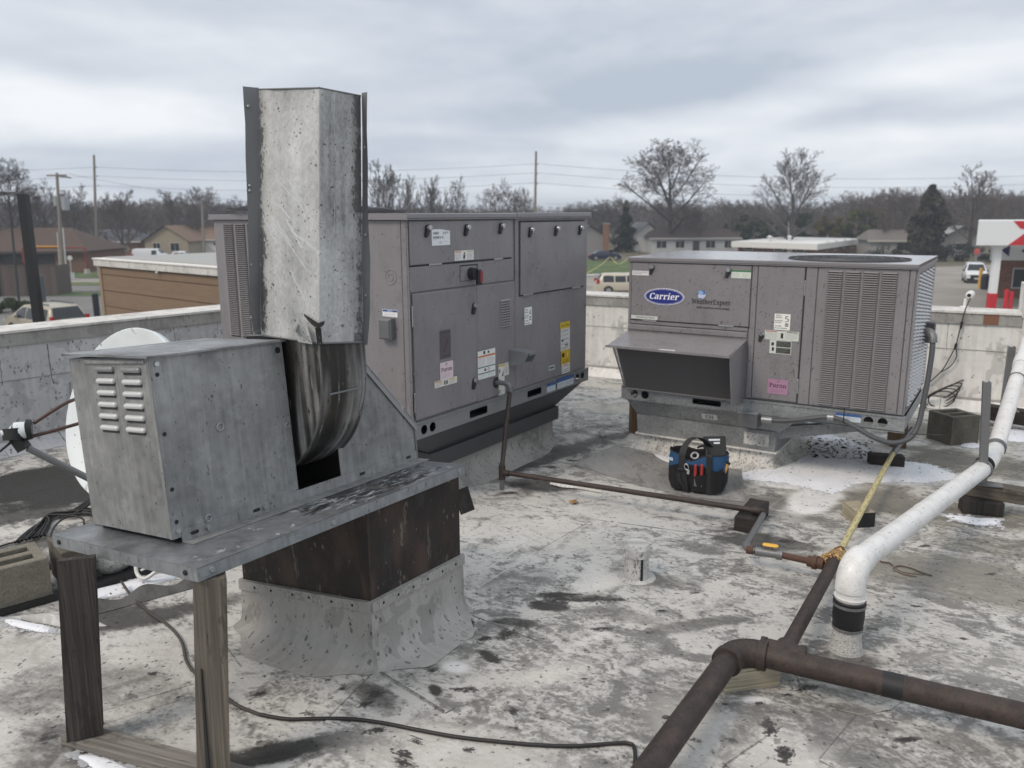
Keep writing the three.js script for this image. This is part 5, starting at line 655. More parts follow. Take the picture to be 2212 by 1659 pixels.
  { const pos = [], uv = [], idx = [], x0 = 0.658, x1 = 0.892, nx = 8; let s = 0; sp.forEach((p, j) => { if (j) s += p.distanceTo(sp[j - 1]); for (let i = 0; i <= nx; i++) { const w = FF.P(lerp(x0, x1, i / nx), p.y, p.x); pos.push(w.x, w.y, w.z); uv.push(lerp(x0, x1, i / nx), 1 - s); } }); for (let j = 0; j < 60; j++) for (let i = 0; i < nx; i++) { const a = j * (nx + 1) + i; idx.push(a, a + 1, a + nx + 1, a + 1, a + nx + 2, a + nx + 1); }
    const g = new THREE.BufferGeometry(); g.setAttribute('position', new THREE.Float32BufferAttribute(pos, 3)); g.setAttribute('uv', new THREE.Float32BufferAttribute(uv, 2)); g.setIndex(idx); g.computeVertexNormals();
    const sc = part('scroll_housing', g, M.grease, o);
    const side = new THREE.Shape(sp.map((p) => new THREE.Vector2(p.x, p.y))); const sg = new THREE.ShapeGeometry(side);
    for (const x of [0.658, 0.892]) part('side_plate', FL.g(sg.clone().translate(0, 0, -x)), M.grease, sc);
    const edge = (x) => tube(sp.slice(0, 34).map((p) => FF.P(x, p.y, p.x)), 0.0035, 6, 50); part('rolled_edge', edge(0.892), M.pipeGray, sc);
    const lap = sp.filter((p, j) => j === 13)[0]; part('wrapper_lap', FF.box(0.70, 0.885, 0.405, 0.411, -0.125, -0.111), M.ductEdge, sc); }
  // discharge duct
  const c0 = V(-0.694, 1.325, -2.892), br = V(-0.572, 1.301, -3.073), bl = V(-0.956, 1.330, -3.067), ct = V(-0.651, 2.201, -2.902), tr = V(-0.540, 2.197, -3.066), tl = V(-0.915, 2.223, -3.085);
  const b4 = br.clone().add(bl).sub(c0), t4 = tr.clone().add(tl).sub(ct), N = 10;
  const side = (A, B, At, Bt, amp, sd) => { const q = []; const P = (i, j) => { const u = i / N, v = j / N, p = A.clone().lerp(B, u).lerp(At.clone().lerp(Bt, u), v); const n = B.clone().sub(A).cross(up).normalize(); return p.addScaledVector(n, amp * (fbm(u * 3 + sd, v * 5 + sd, 3, 0, sd) - 0.5) * Math.sin(u * Math.PI)); }; const pos = [], uv = [], idx = [], W = A.distanceTo(B), H = A.distanceTo(At); for (let j = 0; j <= N; j++) for (let i = 0; i <= N; i++) { const p = P(i, j); pos.push(p.x, p.y, p.z); uv.push(W * i / N + sd * 0.31, H * j / N); } for (let j = 0; j < N; j++) for (let i = 0; i < N; i++) { const a = j * (N + 1) + i; idx.push(a, a + 1, a + N + 1, a + 1, a + N + 2, a + N + 1); } const g = new THREE.BufferGeometry(); g.setAttribute('position', new THREE.Float32BufferAttribute(pos, 3)); g.setAttribute('uv', new THREE.Float32BufferAttribute(uv, 2)); g.setIndex(idx); g.computeVertexNormals(); return g; };
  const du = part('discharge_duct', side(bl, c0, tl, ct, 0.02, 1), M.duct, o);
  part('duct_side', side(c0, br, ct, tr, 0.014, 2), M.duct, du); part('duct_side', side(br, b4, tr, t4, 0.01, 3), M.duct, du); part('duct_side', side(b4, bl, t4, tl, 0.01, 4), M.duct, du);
  for (const g of [cyl(bl, c0, 0.004, 0.004, 6), cyl(c0, br, 0.004, 0.004, 6), cyl(tl, ct, 0.003, 0.003, 6), cyl(ct, tr, 0.003, 0.003, 6)]) part('rolled_edge', g, M.ductEdge, du);
  // standing seams where the two halves meet
  const flange = (b, t, dir, w, sd) => { const n = 14, pos = [], uv = [], idx = [], th = V(-dir.z, 0, dir.x); for (let j = 0; j <= n; j++) { const v = j / n, p = b.clone().lerp(t, v), k = 0.9 + 0.35 * (fbm(v * 4 + sd, sd, 2, 0, sd) - 0.5) - 0.25 * sst(0.12, 0, v), off = 0.022 * (fbm(v * 3, sd + 4, 2, 0, sd + 3) - 0.5); for (let i = 0; i <= 2; i++) { const q = p.clone().addScaledVector(dir, w * k * i / 2).addScaledVector(th, off * (i - 0.6) - (i === 0 ? 0.004 : 0)); pos.push(q.x, q.y, q.z); uv.push(w * i / 2, v * 0.9); } } for (let j = 0; j < n; j++) for (let i = 0; i < 2; i++) { const a = j * 3 + i; idx.push(a, a + 1, a + 3, a + 1, a + 4, a + 3); } const g = new THREE.BufferGeometry(); g.setAttribute('position', new THREE.Float32BufferAttribute(pos, 3)); g.setAttribute('uv', new THREE.Float32BufferAttribute(uv, 2)); g.setIndex(idx); g.computeVertexNormals(); return g; };
  const dL = V(-0.62, 0, 0.78), dR = V(0.84, 0, 0.54);
  for (const f of [flange(bl.clone().add(V(0, 0.02, 0)), tl.clone().add(V(0, 0.005, 0)), dL, 0.056, 3), flange(br.clone().add(V(0, -0.01, 0)), tr.clone().add(V(0, 0.01, 0)), dR, 0.036, 9)]) part('standing_seam', f, M.ductEdge, du);
  const onSeam = (b, t, v, d, w) => b.clone().lerp(t, v).addScaledVector(d, w); part('rivet', [0.08, 0.3, 0.6, 0.62, 0.93].map((v) => new THREE.SphereGeometry(0.007, 8, 6).translate(...onSeam(bl, tl, v, dL, 0.04).toArray())).concat([0.2, 0.45, 0.8].map((v) => new THREE.SphereGeometry(0.006, 8, 6).translate(...onSeam(br, tr, v, dR, 0.018).toArray()))), M.galvPlain, du, 'stuff');
  // torn lower corner: black sheets laid on for the shaded gap, bent-out flap
  const onL = (u, v, d) => c0.clone().lerp(bl, u).addScaledVector(V(0, 1, 0), v).addScaledVector(V(-0.556, 0.05, 0.83), d), onR = (u, v, d) => c0.clone().lerp(br, u).addScaledVector(V(0, 1, 0), v).addScaledVector(V(0.83, 0, 0.556), d);
  const cN = (v, d) => c0.clone().addScaledVector(V(0, 1, 0), v).addScaledVector(V(0.2, 0, 0.98), d);
  part('torn_gap_shade', polyGeo([[onL(0.21, 0.103, 0.006), onL(0.20, 0.094, 0.008), onL(0.08, 0.066, 0.009), cN(0.054, 0.010), cN(0.074, 0.007), onL(0.10, 0.085, 0.006)], [cN(0.054, 0.010), onR(0.09, 0.068, 0.008), onR(0.12, 0.082, 0.006), cN(0.074, 0.007)], [onL(0.03, 0.056, 0.008), onL(0.012, -0.004, 0.008), onR(0.035, -0.006, 0.008), onR(0.02, 0.056, 0.008), cN(0.054, 0.010)]]), M.gapBlack, du);
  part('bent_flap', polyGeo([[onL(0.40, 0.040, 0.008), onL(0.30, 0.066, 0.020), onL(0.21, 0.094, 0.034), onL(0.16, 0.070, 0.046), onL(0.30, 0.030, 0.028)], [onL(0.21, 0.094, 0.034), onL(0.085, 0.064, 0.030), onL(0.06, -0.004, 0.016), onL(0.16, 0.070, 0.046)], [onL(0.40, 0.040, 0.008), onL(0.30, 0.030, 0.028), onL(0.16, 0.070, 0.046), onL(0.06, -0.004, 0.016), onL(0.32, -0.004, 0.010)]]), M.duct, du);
}
// rust-brown steel curb under the fan
{
  const c = V(-0.556, 0.270, -2.934), r = V(-0.225, 0.256, -3.420), l = V(-1.190, 0.200, -3.290), k = r.clone().add(l).sub(c), cs = [c, r, k, l];
  const o = thing('fan_curb', 'rusty brown steel curb with grey coated skirt under the exhaust fan', 'roof curb', V(-0.7, 0, -3.1));
  const topAt = (p) => { const q = FF.P(0, -0.046, 0), t = q.clone().sub(p).dot(FF.y) / FF.y.y; return p.clone().add(V(0, t, 0)); };
  const ins = (p, d) => { const m = c.clone().add(k).multiplyScalar(0.5); const e = V(m.x - p.x, 0, m.z - p.z).normalize(); return p.clone().addScaledVector(e, d); };
  const bx = cs.map((p) => ins(p, 0.012)), low = bx.map((p) => p.clone().add(V(0, -0.2, 0)));
  part('steel_box', hexa(low, bx.map(topAt)), M.rust, o);
  const bar = (a, b, n) => { const d = 0.011; const q = V(n.x * d, 0, n.z * d); return hexa([a.clone().add(q), b.clone().add(q), b.clone().sub(q), a.clone().sub(q)].map((p) => p.clone().add(V(0, -0.021, 0))), [a.clone().add(q), b.clone().add(q), b.clone().sub(q), a.clone().sub(q)].map((p) => p.clone().add(V(0, 0.021, 0)))); };
  for (let i = 0; i < 4; i++) { const a = cs[i], b = cs[(i + 1) % 4], n = V(b.z - a.z, 0, a.x - b.x).normalize(); part('termination_bar', bar(a, b, n), M.barMat ??= coat(0.34, 900, 30, 291, [1, 0.97, 0.92], 0.5), o); const g = []; for (let j = 1; j < 7; j++) { const p = a.clone().lerp(b, (j - 0.4 + 0.3 * rnd()) / 6.6); g.push(new THREE.SphereGeometry(0.0065, 8, 6).translate(p.x + Math.sign(1) * (n.dot(V(p.x + 0.7, 0, p.z + 3.15)) > 0 ? 1 : -1) * n.x * 0.009, p.y, p.z + (n.dot(V(p.x + 0.7, 0, p.z + 3.15)) > 0 ? 1 : -1) * n.z * 0.009)); } part('screw_heads', g, M.rubber, o, 'stuff'); }
  part('skirt', skirt(cs.map((p) => p.clone().add(V(0, -0.016, 0))), [[1, 0.003], [0.7, 0.005], [0.48, 0.009], [0.32, 0.018], [0.18, 0.04], [0.08, 0.08], [0.03, 0.12], [-1, 0.18]], 0.28), M.coatCurb, o);
  const ps = at(1003, 1083, 3.62), pf = new Face(ps, V(0.9, 0.25, -0.35), V(-0.45, 0.85, 0.1)); part('hinge_plate', pf.box(-0.032, 0.036, -0.055, 0.06, -0.006, 0.0, 0.002), M.rust, o);
}
// ---------- satellite dish, ballast blocks, cables behind the fan ----------
{
  const C = at(262, 893, 4.25), n = V(-0.47, 0.34, 0.82).normalize(), R = 0.455;
  const o = thing('satellite_dish', 'white speckled satellite dish facing left behind the exhaust fan', 'satellite dish', V(C.x, 0, C.z));
  const q = new THREE.Quaternion().setFromUnitVectors(V(0, 1, 0), n), prof = []; for (let i = 0; i <= 14; i++) { const r = R * i / 14; prof.push(new THREE.Vector2(r, 0.09 * (r / R) ** 2)); } prof.push(new THREE.Vector2(R + 0.006, 0.088)); prof.push(new THREE.Vector2(R + 0.006, 0.05)); for (let i = 14; i >= 0; i--) { const r = R * i / 14; prof.push(new THREE.Vector2(r * 0.985, 0.09 * (r / R) ** 2 - 0.035)); }
  const tw = new Tx(512, 512).fill((u, v) => mul([0.70, 0.75, 0.76], 0.92 + 0.14 * fbm(u * 8, v * 8, 4, 8, 601))); tw.spots(130, 1, 4, [0.05, 0.05, 0.05], { asp: 3, ang: 1.2, da: 0.4, a: 0.8 }).spots(16, 3, 7, [0.2, 0.19, 0.18], { asp: 6, ang: 1.5, da: 0.3, a: 0.7, rough: 1.2 }); M.dish = std({ map: tw.done(1, 1), roughness: 0.4 });
  const g = new THREE.LatheGeometry(prof, 64); const gp = g.attributes.position, gu = g.attributes.uv; for (let i = 0; i < gp.count; i++) gu.setXY(i, gp.getX(i) + 0.5, gp.getZ(i) + 0.5); g.translate(0, -0.09, 0);
  part('reflector', g.applyQuaternion(q).translate(C.x, C.y, C.z), M.dish, o);
  const lnb = at(52, 938, 3.95), tip = at(2, 938, 3.9), low = at(205, 1040, 4.15);
  part('feed_arm', cyl(at(60, 968, 3.97), low, 0.017, 0.017, 14), M.pipeGray, o);
  const rodA = [at(72, 915, 3.97), at(130, 878, 4.03), at(162, 863, 4.12), at(185, 862, 4.3)], rodB = [at(60, 945, 3.96), at(110, 932, 4.0), at(178, 913, 4.1), at(200, 909, 4.2)]; M.copper = std({ color: new THREE.Color(0.075, 0.04, 0.032), roughness: 0.5, metalness: 0.2 });
  part('support_rod', tube(rodA, 0.009, 8, 24), M.copper, o); part('support_rod', tube(rodB, 0.009, 8, 24), M.copper, o);
  const hd = part('feed_head', [cyl(tip, at(20, 934, 3.92), 0.017, 0.019, 18), cyl(at(20, 934, 3.92), at(28, 933, 3.925), 0.019, 0.036, 18)], M.dish, o); part('feed_horn', cyl(at(34, 932, 3.94), at(58, 928, 3.955), 0.045, 0.040, 20), M.dish, hd); part('horn_cap', cyl(at(58, 928, 3.955), at(70, 927, 3.965), 0.052, 0.048, 20), M.rubber, hd);
  part('bracket', [new THREE.BoxGeometry(0.05, 0.12, 0.05).rotateZ(0.5).translate(...at(38, 948, 3.95).toArray()), cyl(at(28, 925, 3.93), at(30, 950, 3.93), 0.046, 0.046, 14), cyl(at(0, 975, 3.9), at(28, 952, 3.93), 0.006, 0.006, 6)], M.rubber, o);
  const foot = onY(285, 1180); part('mast', tube([foot.clone(), foot.clone().add(V(0, 0.45, 0)), C.clone().addScaledVector(n, -0.16), C.clone().addScaledVector(n, -0.08)], 0.024, 10, 30), M.pipeGray, o);
  // hollow blocks
  const bl = (name, label, a, ex, ez, w, d, h, y, mat, g) => { const f = new Face(a.clone().setY(y), ex, up), o2 = thing(name, label, 'concrete block', a.clone().setY(y)); if (g) o2.userData.group = g; const wl = 0.036, m = (d - 3 * wl) / 2; const hh = new THREE.Shape([[0, 0], [w, 0], [w, d], [0, d]].map(([x, z]) => new THREE.Vector2(x, z))); for (const z0 of [wl, 2 * wl + m]) { const p = new THREE.Path(); p.moveTo(wl, z0); p.lineTo(wl, z0 + m); p.lineTo(w - wl, z0 + m); p.lineTo(w - wl, z0); p.closePath(); hh.holes.push(p); } const e = new THREE.ExtrudeGeometry(hh, { depth: h, bevelEnabled: true, bevelSize: 0.004, bevelThickness: 0.004, bevelSegments: 1 }); e.rotateX(-Math.PI / 2); part('shell', f.g(boxUV(e)), mat, o2); part('block_web', f.box(wl, w - wl, 0.004, 0.03, -d + wl, -wl), mat, o2); return o2; };
  const R0 = onY(112, 1285, 0.03); const ed = V(0.74, 0, -0.67);
  bl('concrete_block', 'hollow concrete block at the roof edge holding down the dish frame, nearer one', R0.clone().addScaledVector(ed, -0.40), ed, 0, 0.40, 0.25, 0.185, 0.03, M.block);
  bl('concrete_block', 'hollow concrete block partly hidden behind the left wooden leg of the stand', R0.clone().addScaledVector(ed, 0.03).add(V(0.02, 0, -0.03)), ed, 0, 0.13, 0.25, 0.185, 0.03, M.blockDark);
  const k2 = onY(2052, 963); bl('concrete_block', 'dark hollow concrete block standing near the white parapet and the vent posts', k2, V(0.968, 0, -0.246), 0, 0.25, 0.245, 0.225, 0, M.blockDark);
  const fr = thing('ballast_frame', 'black ballast frame bar under the concrete blocks', 'ballast frame', onY(200, 1300)); const fa = onY(-20, 1340), fb = onY(352, 1232), ff = new Face(fa, fb.clone().sub(fa).setY(0), up), fl = fb.distanceTo(fa); part('front_bar', ff.box(0, fl, 0.003, 0.034, -0.05, 0), M.rubber, fr); part('rear_bar', ff.box(0, fl, 0.003, 0.034, -0.45, -0.40), M.rubber, fr); part('cross_bar', [ff.box(0.1, 0.15, 0.003, 0.034, -0.40, -0.05)], M.rubber, fr); part('cross_bar', [ff.box(fl - 0.15, fl - 0.1, 0.003, 0.034, -0.40, -0.05)], M.rubber, fr);
  // white round fixture under the tray
  const bc = onY(238, 1240).add(V(0, 0.105, -0.02)), wb = thing('round_fixture', 'white speckled bowl shaped fixture lying under the metal tray', 'fixture', bc.clone().setY(0)); const bowl = new THREE.SphereGeometry(0.118, 28, 18).scale(1.05, 0.88, 1.0); part('bowl', bowl.translate(bc.x, bc.y, bc.z), M.ventWhite, wb);
  const ra = [at(293, 1205, 4.02), at(296, 1238, 4.0), at(312, 1250, 3.98), at(335, 1236, 3.99), at(352, 1218, 4.02)]; part('bracket', tube(ra, 0.010, 8, 40), M.pvc, wb); part('bracket_rib', tube([at(305, 1232, 4.0), at(325, 1222, 4.0), at(338, 1212, 4.02)], 0.006, 6, 16), M.pvc, wb);
  // coil of black cable
  const co = thing('cable_coil', 'loose coil of black cable lying on the roof behind the blocks', 'cable', onY(120, 1130)); const strands = []; for (let k = 0; k < 9; k++) { const j = () => rr(-5, 5), h = 0.01 + 0.008 * (k % 4); strands.push(tube([[32 + k * 8, 1172 - k * 2], [70 + k * 5 + j(), 1140 - k * 2 + j()], [108 + j(), 1117 - k + j()], [150 + j(), 1102 + k + j()], [190, 1098 + k * 1.5], [212, 1105 + k * 2]].map(([x, y]) => onY(x, y, h + 0.004)), 0.0062, 6, 40)); } for (let k = 0; k < 3; k++) strands.push(tube([[150, 1108 + k * 4], [175, 1092 + k * 5], [196, 1078 + k * 4], [225, 1052 + k * 3]].map(([x, y], i) => onY(x, y, 0.02 + i * 0.02)), 0.009, 6, 24)); strands.push(tube([[105, 1170], [120, 1135], [150, 1115], [178, 1120], [182, 1132]].map(([x, y]) => onY(x, y, 0.05)), 0.006, 6, 30), tube([[45, 1170], [20, 1174], [-30, 1190]].map(([x, y]) => onY(x, y, 0.01)), 0.005, 6, 20)); part('strands', strands, M.cable, co);
}
// brown cable across the roof
{ const P = [[262, 1256], [285, 1288], [322, 1322], [365, 1352], [392, 1385], [402, 1425], [418, 1450], [440, 1462], [470, 1490], [510, 1522], [560, 1543], [620, 1553], [690, 1552], [760, 1553], [830, 1562], [900, 1576], [990, 1592], [1100, 1604], [1180, 1610], [1250, 1611], [1320, 1606], [1360, 1606], [1371, 1618], [1372, 1659]].map(([x, y], i) => onY(x, y, i === 0 ? 0.05 : 0.008)); const o = thing('roof_cable', 'thin dark cable snaking from under the tray to the big brown pipe', 'cable', onY(760, 1553)); part('jacket', tube(P.slice(0, 11), 0.0065, 8, 90), M.cableBrown, o); part('jacket', tube(P.slice(10), 0.0068, 8, 120), M.cable, o); }
// ---------- gas piping ----------
const woodBlock = (label, pts, h, mat, y = 0, back = 0.09, darkEnd) => { // front corner order: left, middle (nearest), right on the ground
  const [l, c, r] = pts.map(([x, y0]) => onY(x, y0, y)); mat = mat === M.woodBrown ? mat : (mat.flat2 ??= woodH(mat)); const e1 = r.clone().sub(c), e2 = l.clone().sub(c); const o = thing('wood_block', label, 'wood block', c.clone()); part('timber', hexa([c, c.clone().add(e1), c.clone().add(e1).add(e2), c.clone().add(e2)], [c, c.clone().add(e1), c.clone().add(e1).add(e2), c.clone().add(e2)].map((p) => p.clone().add(V(0, h, 0)))), mat, o); if (darkEnd) { const n = V(-e1.z, 0, e1.x).normalize(); if (n.z < 0) n.negate(); const k = (p) => p.clone().addScaledVector(n, 0.003); part('dark_end', hexa([k(c), k(r), r, c], [k(c), k(r), r, c].map((p) => p.clone().add(V(0, h, 0)))), M.rubber, o); } return o; };  // optional thin black plate covers the end face
{
  const el = onY(1590, 1402, 0.135), R2 = onY(2240, 1553, 0.135), DL = onY(1392, 1675, 0.135), tee = onY(1690, 1417, 0.135);
  const o = thing('gas_pipe', 'thick dark brown gas main with an elbow resting on a wood block in front', 'gas pipe', el.clone().setY(0));
  const far = el.clone().add(R2.clone().sub(el).multiplyScalar(1.5)), near = el.clone().add(DL.clone().sub(el).multiplyScalar(2.2)), r = 0.044;
  part('pipe', cyl(toward(el, far, 0.05), far, r, r, 28), M.pipe, o); part('pipe', cyl(toward(el, near, 0.05), near, r, r, 28), M.pipe, o);
  part('elbow', [bend(el, far, near, 0.095, r + 0.009, 24, 12), cyl(toward(el, far, 0.085), toward(el, far, 0.115), r + 0.013, r + 0.013, 24), cyl(toward(el, near, 0.085), toward(el, near, 0.115), r + 0.013, r + 0.013, 24)], M.pipe, o);
  const ax = far.clone().sub(el).normalize(), t0 = tee.clone(), up2 = onY(1800, 1222, 0.10), tf = part('tee_fitting', [cyl(t0.clone().addScaledVector(ax, -0.072), t0.clone().addScaledVector(ax, 0.072), r + 0.009, r + 0.009, 24), cyl(t0.clone().addScaledVector(ax, -0.082), t0.clone().addScaledVector(ax, -0.062), r + 0.013, r + 0.013, 24), cyl(t0.clone().addScaledVector(ax, 0.062), t0.clone().addScaledVector(ax, 0.082), r + 0.013, r + 0.013, 24), cyl(t0, toward(t0, up2, 0.075), r, r, 20)], M.pipe, o);
  const band = el.clone().addScaledVector(ax, el.distanceTo(R2) * 0.555); part('tar_band', cyl(band.clone().addScaledVector(ax, -0.03), band.clone().addScaledVector(ax, 0.035), r + 0.0012, r + 0.0012, 24), M.rubber, o);
  // branch main to the valve cluster
  const b = thing('gas_pipe', 'straight brown gas pipe running from the thick main back to the rusty yellow tee', 'gas pipe', tee.clone().setY(0)), tz = onY(1806, 1206, 0.10); part('pipe', cyl(toward(tee, tz, 0.07), toward(tz, tee, 0.05), 0.029, 0.029, 22), M.pipe, b);
  const cr = part('cross_fitting', [cyl(toward(tz, tee, 0.07), toward(tz, tee, -0.09), 0.036, 0.033, 18), new THREE.SphereGeometry(0.045, 18, 12).translate(tz.x, tz.y, tz.z)], M.yellowRust, b);
  const gv = onY(1765, 1216, 0.10); part('union_nut', [cyl(toward(tz, gv, 0.02), toward(tz, gv, 0.10), 0.030, 0.030, 8), cyl(toward(tz, gv, 0.05), toward(tz, gv, 0.065), 0.037, 0.037, 16)], M.yellowRust, b);
  // thin branch: valve, run, elbow, riser to the tall unit
  const e2 = onY(1608, 1183, 0.10), e1 = onY(1652, 1106, 0.115), rb = onY(1091, 1021, 0.115), rl = onY(1090, 1047, 0), c = thing('gas_pipe', 'thin dark gas pipe with yellow valve leading to a riser at the tall unit', 'gas pipe', e1.clone().setY(0));
  const vA = onY(1632, 1190, 0.10), vB = onY(1690, 1199, 0.10), dir = vB.clone().sub(vA).normalize();
  part('nipple', cyl(vB.clone().addScaledVector(dir, -0.02), toward(gv, vB, 0.02), 0.0165, 0.0165, 16), M.pipeRust, c); part('union', [cyl(toward(gv, vB, 0.045), toward(gv, vB, -0.03), 0.028, 0.028, 8), cyl(toward(gv, vB, 0.02), toward(gv, vB, 0.0), 0.034, 0.034, 12)], M.pipeRust, c);
  const va = part('ball_valve', [cyl(vA, vA.clone().addScaledVector(dir, 0.03), 0.024, 0.024, 8), cyl(vA.clone().addScaledVector(dir, 0.03), vB.clone().addScaledVector(dir, -0.03), 0.0225, 0.0225, 14), cyl(vB.clone().addScaledVector(dir, -0.03), vB, 0.026, 0.026, 8), cyl(vA.clone().lerp(vB, 0.55), vA.clone().lerp(vB, 0.55).add(V(0, 0.04, 0)), 0.010, 0.010, 10)], M.pipeGray, c);
  { const f = new Face(vA.clone().lerp(vB, 0.5).add(V(0, 0.042, 0)), dir, up); M.yellow = std({ color: new THREE.Color(0.72, 0.42, 0.06), roughness: 0.45 }); part('valve_handle', [f.g(boxUV(new THREE.CapsuleGeometry(0.015, 0.05, 6, 14).rotateZ(Math.PI / 2).scale(1, 0.5, 1.2).translate(0.005, 0, 0)))], M.yellow, va); }
  part('coupling', cyl(vA.clone().addScaledVector(dir, -0.045), vA.clone().addScaledVector(dir, -0.012), 0.021, 0.021, 14), M.pipeRust, c); part('nipple', cyl(toward(e2, vA, 0.03), vA, 0.0165, 0.0165, 14), M.pipeGray, c); part('elbow', [bend(e2, vA, e1, 0.045, 0.0205, 14)], M.pipeGray, c);
  part('pipe', cyl(toward(e2, e1, 0.035), toward(e1, e2, 0.03), 0.0165, 0.0165, 16), M.pipeGray, c); part('elbow', [bend(e1, e2, rb, 0.045, 0.021, 14), cyl(toward(e1, rb, 0.04), toward(e1, rb, 0.07), 0.0225, 0.0225, 12)], M.pipe, c);
  part('pipe', cyl(toward(e1, rb, 0.035), toward(rb, e1, 0.02), 0.0165, 0.0165, 16), M.pipe, c);
  const rt = V(-0.033, 0.645, -5.187), rBase = V(rb.x - 0.02, 0, rb.z); part('tee_fitting', [cyl(rBase.clone().setY(0.07), rBase.clone().setY(0.165), 0.0225, 0.0225, 14), cyl(rBase.clone().setY(0.115), toward(rBase.clone().setY(0.115), e1, 0.05), 0.021, 0.021, 12)], M.pipe, c); part('drip_leg', cyl(rBase.clone().setY(0.0), rBase.clone().setY(0.1), 0.017, 0.017, 14), M.pipeGray, c);
  const eb = R1F.P(0.882, -1.10, 0.11), gi = R1F.P(0.862, -1.10, 0.0); part('riser', cyl(rBase.clone().setY(0.15), eb.clone().add(V(0, -0.04, 0)), 0.0155, 0.0155, 16), M.pipe, c); part('elbow', [bend(eb, eb.clone().add(V(0, -0.2, 0)), gi, 0.04, 0.021, 14), cyl(eb.clone().add(V(0, -0.06, 0)), eb.clone().add(V(0, -0.03, 0)), 0.024, 0.024, 12)], M.pipeGray, c); part('nipple', cyl(toward(eb, gi, 0.03), gi, 0.0165, 0.0165, 12), M.pipeGray, c);
  // yellow pipe to the lower unit
  const y0 = toward(tz, tee, -0.07), ym = onY(1930, 977, 0.145), ye = at(1972, 925, 5.72), y = thing('gas_pipe', 'flaking yellow gas pipe rising over wood blocks to the lower unit', 'gas pipe', ym.clone().setY(0)); part('pipe', cyl(y0, ym, 0.0165, 0.0165, 16), M.yellowPipe, y); part('pipe', cyl(ym, ye, 0.0165, 0.0165, 16), M.pipeGray, y); part('coupling', cyl(toward(ym, y0, 0.03), toward(ym, ye, 0.03), 0.022, 0.022, 12), M.pipeGray, y); part('coupling', cyl(y0.clone(), toward(y0, ym, 0.05), 0.024, 0.024, 10), M.rubber, y);
  woodBlock('pale weathered wood block under the elbow of the thick main', [[1546, 1458], [1566, 1497], [1684, 1480]], 0.090, M.woodPale);
  woodBlock('dark wet wood block under the thin gas pipe elbow', [[1585, 1146], [1628, 1155], [1660, 1112]], 0.085, M.woodDark);
  woodBlock('split grey wood block under the yellow pipe, nearer the rusty tee', [[1818, 1112], [1852, 1140], [1888, 1138]], 0.088, M.woodPale, 0, 0, true);
  woodBlock('dark brown wood block under the yellow pipe, standing in the snow', [[1872, 1000], [1879, 1008], [1953, 1013]], 0.085, M.woodDark);
  woodBlock('upright brown wood block under the left corner of the lower unit', [[1358, 930], [1364, 937], [1386, 938]], 0.36, M.woodBrown);
  woodBlock('brown wood block under the right corner of the lower unit', [[1915, 958], [1926, 966], [1957, 969]], 0.34, M.woodBrown);
}
